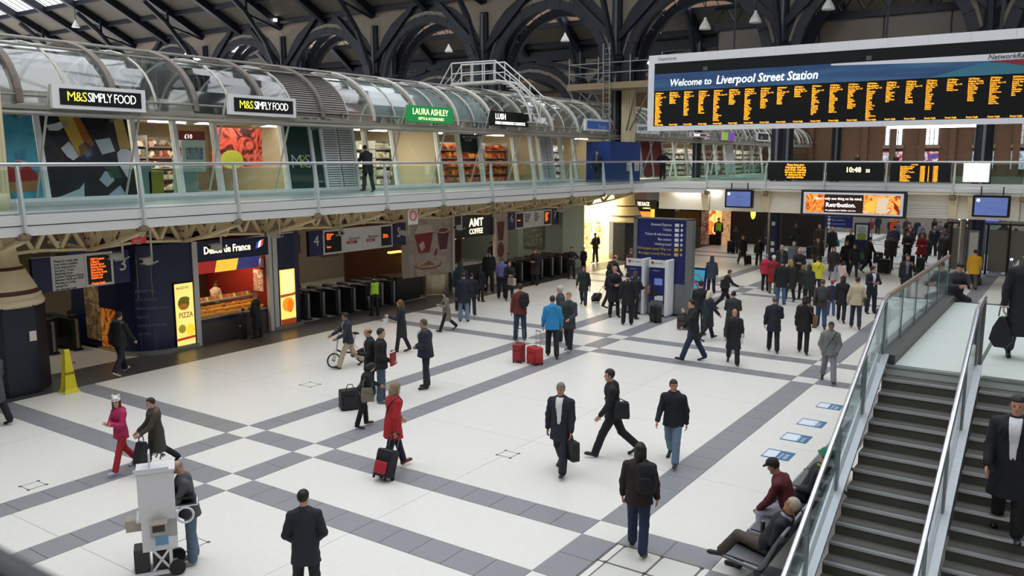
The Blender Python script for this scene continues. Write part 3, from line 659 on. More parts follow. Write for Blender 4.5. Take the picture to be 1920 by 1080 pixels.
for i, y in enumerate(RIB): ob('rib', MB().tube([vp(math.pi*k/18, y, .07) for k in range(19)], .1, 6), m_rib if i < 6 else m_ribl, vt)
for a, s in ((6, .05), (58, .06), (76, .12), (92, .2)):
    ob('purlin_tube', MB().tube([vp(R(a), RIB[0], s), vp(R(a), RIB[-1], s)], .035, 6), m_gut, vt)
# blinds under the glass in the middle bays
for i in (6, 7, 8):
    mb = MB()
    for k in range(12): mb.quad(vp(R(8+8*k), RIB[i]+.1, -.12), vp(R(8+8*k), RIB[i+1]-.1, -.12), vp(R(16+8*k), RIB[i+1]-.1, -.12), vp(R(16+8*k), RIB[i]+.1, -.12))
    ob('blind', mb, m_liner, vt)
gt = thing('gutter', 'grey gutter beam below the glass vault', 'gutter', (-23.2, 25, 7.2))
ob('beam', MB().box(-24.35, -22.95, 5, 86, 7.16, 7.26), m_gut, gt); ob('front_tube', MB().tube([(-22.95, 5, 7.05), (-22.95, 86, 7.05)], .06, 8), m_gut, gt)
for i, y in enumerate(RIB): ob('stay', MB().bar((-22.95, y, 7.05), (-24.3, y+.5, 7.0), .08, .1), m_gut, gt); ob('foot', MB().bar((-23.1, y+1., 7.2), (-23.1, y+1., 7.55), .05), m_gut, gt)
# shop signs on leaning poles
m_sb = M('sign_black', '14181a', .35); m_sgreen = M('sign_green', '1f8a4a', .4, emis=.25); m_sblue = M('sign_blue', '2f4f8c', .4, emis=.2)
def sign(lab, y0, y1, z0, z1, face, frame=True, pole=True):
    s = thing('hanging_sign', lab, 'sign', (-22.8, (y0+y1)/2, z0)); x = -22.8
    ob('case', MB().box(x-.12, x, y0, y1, z0, z1), m_white_f if frame else face, s)
    d = (.14, .1) if frame else (0, 0)
    ob('face', MB().box(x, x+.012, y0+d[0]*1.4, y1-d[0], z0+d[1], z1-d[1]), face, s)
    if pole:
        for y, q in ((y0, y0-.05), (y1, y1-.1)): ob('pole', MB().tube([(x-.06, y, z1), (-24.0, q, 4.66)], .035, 6), M('pole_cream', 'c8c4b8', .5), s)
    return s
for (y0, y1, z0, z1, lab) in ((11.92, 14.6, 7.2, 7.83, 'black shop sign with yellow and white letters above the champagne poster'), (17.48, 20.24, 7.28, 7.92, 'black shop sign with yellow and white letters above the fruit picture')):
    s = sign(lab, y0, y1, z0, z1, m_sb); w = y1-y0
    text('M&S', .36, (-22.785, y0+w*.14, z0+.21), EY, EZ, m_ylw, s, bold=-.008, sx=.92, spacing=.86)
    text('SIMPLY FOOD', .36, (-22.785, y0+w*.355, z0+.21), EY, EZ, m_wh, s, bold=-.008, sx=.72, spacing=.86)
s = sign('green shop sign with cream capitals on two leaning poles', 26.02, 28.92, 7.37, 8.02, m_sgreen, False)
text('LAURA ASHLEY', .36, (-22.785, 26.3, 7.67), EY, EZ, M('letter_cream', 'e8e4a8', .4, emis=.8), s, sx=.93, bold=.004); text('GIFTS & ACCESSORIES', .16, (-22.785, 26.65, 7.46), EY, EZ, M('letter_cream', 'e8e4a8', .4, emis=.8), s, sx=1.05)
s = sign('black shop sign with bold white letters beside the vent panel', 31.72, 34.84, 7.4, 8.06, m_sb, False)
text('LUSH', .36, (-22.785, 32.05, 7.7), EY, EZ, m_wh, s, bold=.02); text('FRESH HANDMADE COSMETICS', .19, (-22.785, 32.05, 7.47), EY, EZ, m_wh, s, bold=.012, sx=.92)
s = sign('blue shop sign in a pale frame by the gallery corner', 40.46, 43.35, 7.42, 8.05, m_sblue)
text('Books', .36, (-22.785, 41.9, 7.55), EY, EZ, M('letter_blue', '9db4d8', .4), s, sx=1.1)
s = sign('white shop sign with dark letters partly behind the departure board', 46.66, 50., 7.43, 8.0, m_white_f, False); text('superdrug', .42, (-22.785, 46.9, 7.62), EY, EZ, M('letter_navy', '3a3f6c', .4), s, bold=.02)
s = sign('small white and red shop sign below the departure board', 55.1, 58., 7.38, 7.72, M('sign_red', 'b03038', .4), True, False); text('Swarovski', .26, (-22.78, 55.6, 7.48), EY, EZ, m_wh, s)
s = sign('green and purple shop sign below the departure board', 60.8, 63.7, 7.3, 7.88, M('sign_purple', '7a4fae', .4, emis=.2), False, True); ob('green_half', MB().box(-22.79, -22.78, 60.8, 62.2, 7.3, 7.88), M('sign_lime', '9cbf4a', .4, emis=.2), s)
s = sign('grey framed black shop sign far along the gallery', 69., 72., 7.38, 8.1, m_sb); text('ctn', .4, (-22.78, 69.8, 7.55), EY, EZ, m_cool, s)
s = sign('dark red shop sign at the far end of the gallery', 74.7, 77.8, 7.3, 8.05, M('sign_maroon', '6e2430', .4)); text('Costa', .4, (-22.78, 75.2, 7.5), EY, EZ, m_cool, s)
# farther shop fronts beyond the gallery corner
ff = thing('shop_front', 'farther leaning shop fronts seen under the departure board', 'shop front', (XG, 60, 4.7))
YY = [46, 48.5, 50.2, 51.8, 53.6, 55.6, 57.8, 59.6, 61.2, 63.4, 65.6, 67.4, 69.8, 72, 74.5, 77, 80, 83]
for i, y in enumerate(YY):
    ob('mullion', MB().bar(gp(y, 0), gp(y, 1), .15, .15, upv=(0, 1, 0)), m_white_f, ff)
    if i % 2 == 0 and i > 3: ob('brace', MB().bar(gp(y+.9, 0), (XG+.35, y+1.1, 7.1), .1, .1, upv=(0, 1, 0)), m_white_f, ff)
for i, (a, b) in enumerate(zip(YY[:-1], YY[1:])):
    if i in (2, 3): pane('red_panel', a, b, M('panel_red', '8c1c22', .4), parent=ff)
    elif i in (1, 10): pane('white_panel', a, b, m_white_f, parent=ff)
    else: pane('glass_pane', a, b, m_sg, parent=ff)
shelf_unit(-27.5, 48, 54, 'warm lit shelf in the first far shop', 3); shelf_unit(-26.5, 55, 62, 'grey shelf in the second far shop', 1); shelf_unit(-26.5, 62, 70, 'dark red shelf in the third far shop', 0); shelf_unit(-26.5, 70, 80, 'shelf in the last far shop', 1)
# blue hoarding round the second column
hb = thing('hoarding', 'royal blue hoarding box around the foot of the column on the gallery', 'hoarding', (-22, 43.5, ZD))
m_hb = M('hoarding_blue', '1c3c86', .5, var=.05)
for (x0, x1, y0, y1) in ((-22.05, -22, 41.9, 43.4), (-22.05, -22, 43.42, 44.6), (-22.05, -22, 44.62, 45.6), (-23.5, -22, 41.85, 41.9), (-23.5, -22, 45.6, 45.65)): ob('panel', MB().box(x0, x1, y0, y1, ZD, 6.85), m_hb, hb)
for y in (43.9, 44.9): ob('notice', MB().box(-22, -21.98, y, y+.6, 5.2, 5.75), M('notice_white', 'd8cfc8', .6), hb)
# maintenance gantry over the vault
ga = thing('roof_gantry', 'white tubular maintenance stair arching over the glass vault', 'gantry', (-24.5, 34, 9.3))
m_wt = M('tube_white', 'cfd0cc', .45, var=.04)
ob('deck', MB().box(-26.6, -23.9, 33.7, 34.5, 9.5, 9.62), m_wt, ga)
path = [(-27.4, 9.5), (-26.6, 10.55), (-23.95, 10.52), (-22.6, 9.5), (-21.7, 8.75)]
for y in (33.7, 34.5):
    r = MB().tube([(x, y, z) for x, z in path], .035, 6); r.tube([(-27.1, y, 9.5), (-26.5, y, 10.05), (-24., y, 10.05), (-22.3, y, 8.9)], .025, 6)
    r.tube([(-23.9, y, 9.6), (-23.3, y, 9.5), (-22.6, y, 9.0), (-22.1, y, 8.3), (-21.9, y, 7.6)], .05, 6)
    for x, z0, z1 in ((-26.6, 9.5, 10.55), (-26., 9.5, 10.5), (-25.3, 9.5, 10.5), (-24.6, 9.5, 10.5), (-23.95, 9.5, 10.5), (-23.1, 9.3, 9.9), (-22.5, 8.8, 9.45), (-21.9, 7.7, 8.9)): r.tube([(x, y, z0), (x, y, z1)], .03, 6)
    ob('guard_rail', r, m_wt, ga)
st = MB()
for i in range(10):
    a = i/9; x = -23.8+1.8*a; z = 9.5-1.9*a*a; st.box(x-.12, x+.12, 33.7, 34.5, z-.02, z+.02)
ob('treads', st, m_wt, ga)

for i, (y, e_) in enumerate(((13.5, 70), (19., 80), (26.3, 110), (34., 80), (42.5, 70), (52., 110), (62, 110), (74, 110))):  # added fill lights without fittings, brightening the upper shop interiors
    lt = bpy.data.lights.new('shop_fill_light', 'AREA'); lt.energy = e_; lt.color = (1, .92, .8); lt.shape = 'RECTANGLE'; lt.size = 3; lt.size_y = 4.5
    lo_ = bpy.data.objects.new('shop_fill_light', lt); COL.objects.link(lo_); lo_.location = (-26.6, y, 7.1)
for i, y in enumerate((12.5, 22.5, 27, 35.5)):  # added fill lights lifting the dark space under the gallery, no fittings there
    lt = bpy.data.lights.new('soffit_fill_light', 'AREA'); lt.energy = 26; lt.color = (1, .93, .82); lt.shape = 'RECTANGLE'; lt.size = 1.2; lt.size_y = 3
    lo_ = bpy.data.objects.new('soffit_fill_light', lt); COL.objects.link(lo_); lo_.location = (-26.5, y, 4.05)
# ================================================================ DEPARTURE BOARD, BRIDGE SCREENS
YD = 30.
m_bw = M('board_frame', 'd4d6da', .4, emis=.08, var=.03); m_bk = M('board_black', '111315', .3); m_led = M('led_amber', 'f2a024', .5, emis=.95, var=.1)
m_led2 = M('led_warm', 'f4e6a8', .5, emis=1.2)
bo = thing('departure_board', 'huge hanging departure board with amber train columns under a blue banner', 'departure board', (-8, YD, 6.93))
X0, X1 = -14.17, 2.6
ob('casing', MB().box(X0, X1, YD, YD+.7, 6.95, 9.72), m_bw, bo)
ob('black_face', MB().box(X0+.24, X1-.24, YD-.02, YD, 7.1, 9.42), m_bk, bo)
n = 14
for i in range(n):
    a, b = X0+(X1-X0)*i/n, X0+(X1-X0)*(i+1)/n
    ob('frame_panel', MB().box(a+.006, b-.006, YD-.06, YD, 9.42, 9.72), m_bw, bo); ob('frame_panel', MB().box(a+.006, b-.006, YD-.06, YD, 6.93, 7.1), m_bw, bo)
for (a, b) in ((X0, X0+.24), (X1-.24, X1)): ob('frame_panel', MB().box(a, b, YD-.06, YD, 7.1, 9.42), m_bw, bo)
# banner
m_ban = bpy.data.materials.new('banner_blue'); m_ban.use_nodes = True
nn = m_ban.node_tree.nodes; ll = m_ban.node_tree.links
tc = nn.new('ShaderNodeTexCoord'); mp = nn.new('ShaderNodeMapping'); mp.inputs['Scale'].default_value = (.12, 1, 1.6); mp.inputs['Rotation'].default_value = (0, .12, 0)
wv = nn.new('ShaderNodeTexNoise'); wv.inputs['Scale'].default_value = 2.2; wv.inputs['Detail'].default_value = 2
cr = nn.new('ShaderNodeValToRGB'); ee = cr.color_ramp.elements; ee[0].position = .35; ee[0].color = lin('28487c')+(1,); ee[1].position = .7; ee[1].color = lin('4c7aa4')+(1,)
ll.new(tc.outputs['Object'], mp.inputs['Vector']); ll.new(mp.outputs['Vector'], wv.inputs['Vector']); ll.new(wv.outputs['Fac'], cr.inputs['Fac']); ll.new(cr.outputs['Color'], nn['Principled BSDF'].inputs['Base Color'])
nn['Principled BSDF'].inputs['Roughness'].default_value = .5
ob('banner', MB().box(X0+.24, X1-.24, YD-.05, YD-.02, 8.4, 9.02), m_ban, bo)
ob('banner_white', MB().prism([(-7.5, YD-.06, 8.96), (-2.9, YD-.06, 8.82), (X1-.24, YD-.06, 8.82), (X1-.24, YD-.06, 9.02), (-7.5, YD-.06, 9.02)], (0, .02, 0)), m_bw, bo)
ob('banner_teal', MB().prism([(-2.9, YD-.062, 8.8), (-1.5, YD-.062, 8.62), (-1.5, YD-.062, 8.4), (-4.5, YD-.062, 8.4)], (0, .02, 0)), M('banner_teal', '3c7f96', .5), bo)
m_rw = M('logo_red', '9c2c3a', .5)
for i in range(5): ob('logo_stripe', MB().prism([(-2.85+.32*i, YD-.07, 8.82), (-2.6+.32*i, YD-.07, 8.82), (-1.7+.1*i, YD-.07, 8.6-.02*i), (-1.85+.1*i, YD-.07, 8.62-.02*i)], (0, .02, 0)), m_rw, bo)
text('NetworkRail', .2, (-2.9, YD-.08, 8.86), EX, EZ, M('letter_dark', '35344a', .5), bo, shear=.25, bold=.01)
text('Departures', .16, (-13.8, YD-.065, 9.52), EX, EZ, M('letter_grey', '6d7076', .5), bo, shear=.2)
text('Welcome to', .36, (-13.3, YD-.06, 8.56), EX, EZ, m_wh, bo, shear=.2, sx=.88); text('Liverpool Street Station', .42, (-11.5, YD-.06, 8.56), EX, EZ, m_wh, bo, shear=.2, bold=.008, sx=.88)
places = ['Stratford', 'Shenfield', 'Chelmsford', 'Witham', 'Kelvedon', 'Colchester', 'Manningtree', 'Ipswich', 'Stowmarket', 'Diss', 'Norwich', 'Harlow Town', 'Bishops', 'Audley End', 'Hackney Downs', 'Clapton', 'Chingford', 'Enfield Town', 'Cheshunt', 'Hertford East', 'Wickford', 'Rochford', 'Braintree', 'Clacton', 'Romford', 'Ilford', 'Gidea Park', 'Ware', 'Broxbourne', 'Rye House']
nc = 21; cw = .575; rnd = random.Random(3)
lens = [18, 5, 13, 12, 17, 7, 17, 10, 8, 4, 15, 14, 12, 18, 9, 10, 14, 4, 10, 12, 8]
for i in range(nc):
    x = X0+.3+cw*i+.0145*max(0, i-8)
    if x > X1-.7: break
    hh = 10+i//9; mm = (48+i*4) % 60
    body = '%02d%02d Platform %s' % (hh, mm, '-' if i > 8 else str(i+1))
    c = thing('text_column', None, None, (x, YD, 7.1)); bpy.data.objects.remove(c)
    z = 8.36
    text(body, .082, (x, YD-.03, z-.07), EX, EZ, m_led, bo, 'amber_text', bold=.016, sx=.62, res=1)
    text(rnd.choice(places), .095, (x, YD-.03, z-.15), EX, EZ, m_led, bo, 'amber_text', bold=.016, sx=.75, res=1)
    L = lens[i]; lines = '\n'.join(rnd.choice(places)+('  Page 1 of 2' if k == 0 else '') for k in range(L))
    text(lines, .072, (x, YD-.03, z-.215), EX, EZ, m_led, bo, 'amber_text', bold=.016, sx=.66, res=1, lsp=.78)
    text('Greater Anglia', .08, (x, YD-.03, 7.13), EX, EZ, m_led, bo, 'amber_text', bold=.016, sx=.7, res=1)
    if i: ob('divider', MB().box(x-.045, x-.035, YD-.024, YD-.02, 7.1, 8.4), M('divider', '070808', .4), bo)
for x in (-12, -6.4, -.9): ob('camera_box', MB().box(x, x+.16, YD-.06, YD-.02, 9.06, 9.2), M('box_grey', '5a5d5c', .5), bo)
ob('hanger', MB().bar((-2.65, YD+.3, 9.7), (-2.55, YD+.3, 13.2), .1), m_iron, bo); ob('hanger', MB().bar((-11., YD+.3, 9.7), (-11., YD+.3, 16.), .05), m_iron, bo); ob('hanger', MB().bar((-5.9, YD+.3, 9.7), (-5.8, YD+.3, 16.), .06), m_iron, bo)
ob('strip_light', MB().box(-5.6, -3.1, YD+.1, YD+.3, 6.86, 6.93), M('strip_white', 'f8f8ff', .4, emis=5), bo)
# smoky glazed screen above and behind the board
m_smoke = M('smoky_screen', '70665e', .2, var=.1, scale=.6, spec=.6)
sc_ = thing('glazed_screen', 'tall smoky brown glass screen hanging behind the departure board', 'glass screen', (-6, 47.6, 10))
xx = [-18.2, -15.6, -12.6, -9.4, -6.3, -3.1, 0., 3.2, 6.4]
for a, b in zip(xx[:-1], xx[1:]): ob('glass_sheet', MB().box(a+.03, b-.03, 47.55, 47.6, 8.2, 13.1), m_smoke, sc_)
for a in xx: ob('mullion', MB().box(a-.03, a+.03, 47.5, 47.62, 8.2, 13.1), m_iron, sc_)
ob('head_beam', MB().box(-18.4, 6.6, 47.3, 47.8, 13.1, 13.45), m_navy, sc_); tr = MB()
for i in range(22): tr.bar((-18.4+i*1.15, 47.5, 13.45), (-17.8+i*1.15, 47.5, 14.3), .08).bar((-17.8+i*1.15, 47.5, 14.3), (-17.25+i*1.15, 47.5, 13.45), .08)
tr.bar((-18.4, 47.5, 14.3), (6.6, 47.5, 14.3), .18); ob('lattice', tr, m_navy, sc_)
# black screens on the bridge
def led_panel(lab, x0, x1, z0=4.86, z1=5.7):
    s = thing('display_screen', lab, 'screen', ((x0+x1)/2, YB-.12, z0)); ob('case', MB().box(x0, x1, YB-.14, YB+.06, z0, z1), m_bk, s); return s
s = led_panel('black message screen with amber lines at the left of the bridge railing', -13.25, -10.62)
text('Please keep your\nbelongings with you\nat all times. Anything\nleft may be removed\nor destroyed by the\nsecurity services', .15, (-11.9, YB-.15, 5.56), EX, EZ, m_led, s, 'amber_text', bold=.02, align='CENTER', sx=.8, lsp=.8)
s = led_panel('black clock screen reading the time in the middle of the bridge railing', -10.42, -7.9)
text('10:48', .33, (-9.57, YB-.15, 5.27), EX, EZ, m_led2, s, 'time', bold=.02, sx=.95); text('35', .2, (-8.68, YB-.15, 5.27), EX, EZ, m_led2, s, 'time', bold=.02)
s = led_panel('black arrivals screen with amber lists at the right of the bridge railing', -7.62, -5.12)
text('Arrivals', .09, (-6.75, YB-.15, 5.6), EX, EZ, m_led, s, 'amber_text', bold=.016)
rnd = random.Random(5)
text('\n'.join(rnd.choice(places) for _ in range(9)), .105, (-7.2, YB-.15, 5.5), EX, EZ, m_led, s, 'amber_text', bold=.016, lsp=.75)
text('\n'.join('%02d%02d' % (10, 40+i) for i in range(9)), .105, (-6.38, YB-.15, 5.5), EX, EZ, m_led, s, 'amber_text', bold=.016, lsp=.75)
text('\n'.join(str(1+i % 9) for i in range(9)), .105, (-6.05, YB-.15, 5.5), EX, EZ, m_led, s, 'amber_text', bold=.016, lsp=.75)
text('\n'.join('10%02d' % (49+i) for i in range(9)), .105, (-5.85, YB-.15, 5.5), EX, EZ, m_led, s, 'amber_text', bold=.016, lsp=.75)
s = thing('light_box', 'blank glowing white light box on the footbridge', 'light box', (-4.25, YB+1, ZD)); ob('case', MB().box(-4.78, -3.72, YB+1, YB+1.2, 4.85, 5.75), m_wfas, s); ob('lit_face', MB().box(-4.74, -3.76, YB+.98, YB+1, 4.88, 5.72), M('lit_white', 'ffffff', .4, emis=1.6), s)
# billboard and monitors under the bridge
YU = 41.5
bb = thing('billboard', 'wide orange and black film style advert board hung under the bridge', 'billboard', (-9.1, YU, 3.3))
ob('outer_frame', MB().box(-11.45, -6.78, YU, YU+.2, 3.2, 4.42), m_iron, bb); ob('white_border', MB().box(-11.32, -6.9, YU-.02, YU, 3.3, 4.32), m_bw, bb)
ob('dark_print', MB().box(-11.2, -7.02, YU-.03, YU-.02, 3.38, 4.23), M('ad_dark', '2c1712', .4, emis=.15), bb)
m_fire = picture('ad_fire', ['5c1408', 'd8561c', 'f4a040', '8c1c0c', 'e8702c'], 2.2, .4, .4)
ob('fire_print', MB().box(-11.2, -10.35, YU-.035, YU-.03, 3.38, 4.23), m_fire, bb); ob('fire_print', MB().box(-8.6, -7.02, YU-.035, YU-.03, 3.38, 4.23), picture('ad_fire2', ['6c1c0c', 'e88030', 'f8b45c', 'c0481c', 'd8c8b0'], 1.8, .4, .4, seed=4), bb)
ob('book_print', MB().prism([(-8.05, YU-.04, 3.42), (-7.6, YU-.04, 3.4), (-7.5, YU-.04, 4.1), (-7.95, YU-.04, 4.12)], (0, .005, 0)), M('book_cover', 'd8c4a8', .5, emis=.3), bb); ob('arch_print', MB().prism([(-8.5, YU-.04, 3.45), (-8.1, YU-.04, 3.45), (-8.1, YU-.04, 3.85), (-8.3, YU-.04, 4.), (-8.5, YU-.04, 3.85)], (0, .004, 0)), M('arch_orange', 'f09030', .5, emis=.8), bb)
text("There's only one thing on his mind.", .18, (-9.75, YU-.045, 3.98), EX, EZ, m_wh, bb, align='CENTER', sx=.85); text('Retribution.', .28, (-9.6, YU-.045, 3.65), EX, EZ, m_wh, bb, align='CENTER', bold=.015); text('the gripping new thriller, out now', .1, (-9.6, YU-.045, 3.46), EX, EZ, m_wh, bb, align='CENTER')
m_scr = M('monitor_face', '4a5a8c', .3, emis=.5, var=.15, scale=3)
for (x0, x1, z0, z1, lab) in ((-15.25, -13.82, 3.45, 4.37, 'blue information monitor hung under the bridge beside the navy post'), (-4.15, -2.72, 3.4, 4.34, 'blue information monitor hung under the bridge at its right end')):
    s = thing('monitor', lab, 'monitor', ((x0+x1)/2, YU, z0)); ob('case', MB().rbox(x0, x1, YU, YU+.25, z0, z1, .05, axis='y'), m_bk, s); ob('screen', MB().box(x0+.1, x1-.1, YU-.012, YU, z0+.08, z1-.1), m_scr, s)
    ob('logo', MB().tube([(x0+.22, YU-.02, z1-.22), (x0+.22, YU-.014, z1-.22)], .07, 12), m_wh, s); text('Journey updates', .1, (x0+.4, YU-.02, z1-.25), EX, EZ, M('letter_blue', '9db4d8', .4), s); text('please check\nbefore you travel\ntoday', .1, (x0+.4, YU-.02, z1-.42), EX, EZ, M('letter_blue', '9db4d8', .4), s)
    for x in (x0+.3, x1-.3): ob('drop_rod', MB().bar((x, YU+.12, z1), (x, YU+.12, 4.7), .05), m_iron, s)

# ================================================================ STAIRS AND LANDING
m_tread = M('stair_stone', '5c5850', .6, var=.15, scale=25); m_nose = M('nosing_metal', 'b4b4b6', .3, .7); m_strip = M('nosing_dark', '55545a', .45, .4)
ZL, YN, N = 2.62, 14.14, 17; RI = ZL/N; TR = .295
sw = thing('staircase', 'two wide flights of stone steps with metal nosings divided by a handrail', 'stairs', (-1.2, YN, 0))
landing = thing('landing', 'pale terrazzo landing at the head of the stairs', 'landing', (-1, 18, ZL))
m_land = M('landing_pale', 'cfd6cf', .4, var=.06, scale=5)
for (a, b) in ((-2.45, -1.24), (-1.19, 2.4)):
    for (c, d) in ((YN, 17.9), (17.9, 21.6)): ob('slab', MB().box(a+.004, b-.004, c+.004, d-.004, ZL-.15, ZL), m_land, landing)
ob('landing_body', MB().box(-2.5, 2.5, YN+.05, 21.6, 0, ZL-.15), M('stair_side', '8a8c8c', .6), landing); ob('edge_strip', MB().box(-2.5, 2.4, 21.5, 21.6, ZL, ZL+.012), m_strip, landing)
for (a, b) in ((-2.42, -1.3), (-1.1, 2.4)):
    for i in range(N):
        z = ZL-RI*(i+1) if i < N else 0; y1 = YN-TR*i; y0 = y1-TR
        s = MB().box(a, b, y0, y1+.02, max(0, z-.18), z) if z > .01 else None
        if s: ob('step', s, m_tread, sw)
        zz = ZL-RI*i
        ob('nosing', MB().box(a, b, y1-.012, y1+.05, zz-.03, zz+.004), m_nose, sw); ob('grip_strip', MB().box(a, b, y1+.05, y1+.10, zz-.004, zz+.003), m_strip, sw)
SL = RI/TR
def zs(y): return ZL+(min(y, YN)-YN)*SL
ob('string', MB().prism([(-2.6, 8.9, zs(8.9)+.16), (-2.6, YN, ZL+.16), (-2.6, YN, ZL-.3), (-2.6, 9.6, zs(9.6)-.4), (-2.6, 8.9, 0)], (.03, 0, 0)), m_steel, sw)
m_plate2 = M('string_plate', 'b2b2b6', .35, .6)
ob('string_cap', MB().bar((-2.47, 8.9, zs(8.9)+.14), (-2.47, YN+.1, ZL+.14), .1, .05), m_plate2, sw); ob('string_cap', MB().bar((-1.16, 8.9, zs(8.9)+.14), (-1.16, YN+.1, ZL+.14), .1, .05), m_plate2, sw)
ob('string_cap', MB().bar((-1.29, 8.9, zs(8.9)+.12), (-1.29, YN+.1, ZL+.12), .05, .05), m_plate2, sw)
m_sgl = glass('stair_glass', (.84, .94, .95), .07)
m_rb = M('rail_bright', 'c8c8cc', .22, .8)
def balustrade(lab, x, y_end, low_plinth=True, H=1.03):
    t = thing('balustrade', lab, 'balustrade', (x, YN, ZL)); ys = [8.9, 10.15, 11.55, 12.95, 14.25]
    for a, b in zip(ys[:-1], ys[1:]):
        ob('glass_panel', MB().prism([(x, a+.03, zs(a+.03)+.18), (x, b-.03, zs(b-.03)+.18), (x, b-.03, zs(b-.03)+H-.06), (x, a+.03, zs(a+.03)+H-.06)], (.018, 0, 0)), m_sgl, t)
    for a in ys: ob('post', MB().box(x-.02, x+.035, a-.045, a+.045, zs(a)+.05, zs(a)+H-.03), M('post_steel', '8d9698', .4, .5), t)
    pts = [(x, 8.9, zs(8.9)+H), (x, YN-.05, ZL+H-.02), (x, YN+.35, ZL+H+.03)]
    if y_end > YN+1:
        pts += [(x, y_end, ZL+H+.03)]; yy = [YN+.15+(y_end-YN-.15)*k/5 for k in range(6)]
        for a, b in zip(yy[:-1], yy[1:]): ob('glass_panel', MB().box(x, x+.018, a+.02, b-.02, ZL+.16, ZL+H-.02), m_sgl, t)
        ob('plinth', MB().box(x-.06, x+.2, YN+.1, y_end, ZL, ZL+.15), M('plinth_dark', '5e5a58', .5, .3), t)
        for a in yy: ob('post', MB().box(x-.012, x+.026, a-.012, a+.012, ZL+.14, ZL+H), M('post_steel', '8d9698', .4, .5), t)
        ob('handrail', MB().tube(pts[:3], .035, 10), m_rb, t); ob('timber_rail', MB().tube(pts[2:], .04, 10), M('rail_bronze', '8f7868', .4, .3), t)
    else:
        ob('handrail', MB().tube(pts[:2]+[(x, YN+.9, ZL+H+.05)], .035, 10), m_rb, t); ob('end_post', MB().bar((x+.0, YN+.85, ZL), (x, YN+.9, ZL+H+.05), .06), M('plinth_dark', '5e5a58', .5, .3), t)
    return t
balustrade('glass balustrade with bright handrail on the left of the stairs and landing', -2.53, 21.4)
balustrade('centre handrail with glass between the two flights of stairs', -1.22, YN)
eb = thing('balustrade', 'short glass balustrade end at the far edge of the landing', 'balustrade', (-1.3, 22, ZL))
ob('glass_panel', MB().box(-1.31, -1.29, 21.7, 24.2, 1.7, 3.4), m_sgl, eb); ob('end_post', MB().bar((-1.3, 21.65, ZL-.05), (-1.3, 21.65, 3.65), .07), M('plinth_dark', '5e5a58', .5, .3), eb); ob('base_plate', MB().box(-1.45, -1.1, 21.5, 21.75, ZL, ZL+.03), m_strip, eb); ob('handrail', MB().tube([(-1.3, 21.6, 3.66), (-1.3, 24.2, 2.3)], .035, 8), m_rb, eb)
for i in range(8): ob('step', MB().box(-2.5, 2.4, 21.6+i*.3, 21.9+i*.3, 0, ZL-.16*(i+1)), m_tread, sw)
# railing right beside the photographer's gallery
nr = thing('near_railing', 'dark handrail and panel of the near gallery at the bottom corner', 'railing', (-1.3, .5, 4.5))
ob('handrail', MB().rbox(-3, -.95, .44, .5, 5.27, 5.345, .025, axis='x'), M('near_rail', '2b2b2d', .45, .3), nr); ob('edge_line', MB().box(-3, -.95, .487, .5, 5.25, 5.275), M('near_edge', '73767a', .4, .4), nr); ob('panel', MB().box(-3, -.95, .44, .485, 4.4, 5.25), M('near_panel', '34353a', .5), nr)
# ================================================================ GROUND FLOOR BEHIND THE GALLERY COLUMNS
def ray_(px, py): return fw+rt*((px-960)/1578.23)-up*((py-540)/1578.23)
def AY(px, py, Y): d = ray_(px, py); t = Y/d.y; return t*d.x, 5.85+t*d.z        # measured point on a wall at this Y -> (X, Z)
def FL(px, py, z=0.): d = ray_(px, py); t = (z-5.85)/d.z; return t*d.x, t*d.y        # measured point on the floor -> (X, Y)
XF = -22.95
m_navyp = M('panel_navy', '1b2547', .3, var=.1, scale=2); m_navyb = M('sign_navy', '1f2450', .4)
m_wp = M('panel_white', 'd9dad8', .45); m_gate = M('gate_dark', '1d1f20', .4); m_gsteel = M('gate_steel', '8c8f90', .35, .7)
m_kerb = M('kerb_metal', 'a2a2a0', .35, .6); m_txt = M('print_dark', '3a3c46', .6); m_ledo = M('led_orange', 'e8641e', .5, emis=.75)
m_beige = M('partition_beige', '8d8270', .7); m_post = M('post_white', 'c8c8c4', .4)
ob('wall_7', MB().box(-31, -30.8, -3, 48, 0, 4.16), m_beige, kind='structure', label='dim beige wall behind the ticket gates')
ob('wall_8', MB().box(-30.8, -25.6, 39.8, 40., 0, 4.16), M('grey_green_wall', '8d9990', .6), kind='structure', label='cream partition beyond gates six and seven')
for (y, z, w, h, c, lab) in ((14.3, 1.7, 1.2, .8, '6c6044', 'dim yellow poster behind the first gates'), (15.8, 1.75, 1.3, .7, '3a2c30', 'dark poster behind the first gates'), (24.0, 1.6, 1.3, .9, '7c3a30', 'reddish poster behind the gates of platform four'), (26.2, 1.5, 1., .8, '2f3f44', 'dark green poster behind the gates of platform five'), (28.6, 1.2, 1.1, .6, 'a8781c', 'orange panel behind the gates of platform five'), (17.2, 1.2, .9, .5, 'a0601e', 'orange panel behind the first gates'), (15., 1.2, .9, .5, '9a5a1a', 'second orange panel behind the first gates')):
    p = thing('wall_poster', lab, 'poster', (-30.7, y, z)); ob('frame', MB().box(-30.8, -30.74, y-.04, y+w+.04, z-.04, z+h+.04), M('dim_frame', '5c5a54', .6), p); ob('sheet', MB().box(-30.74, -30.72, y, y+w, z, z+h), M('sheet_'+c, c, .6, var=.3, scale=4), p)
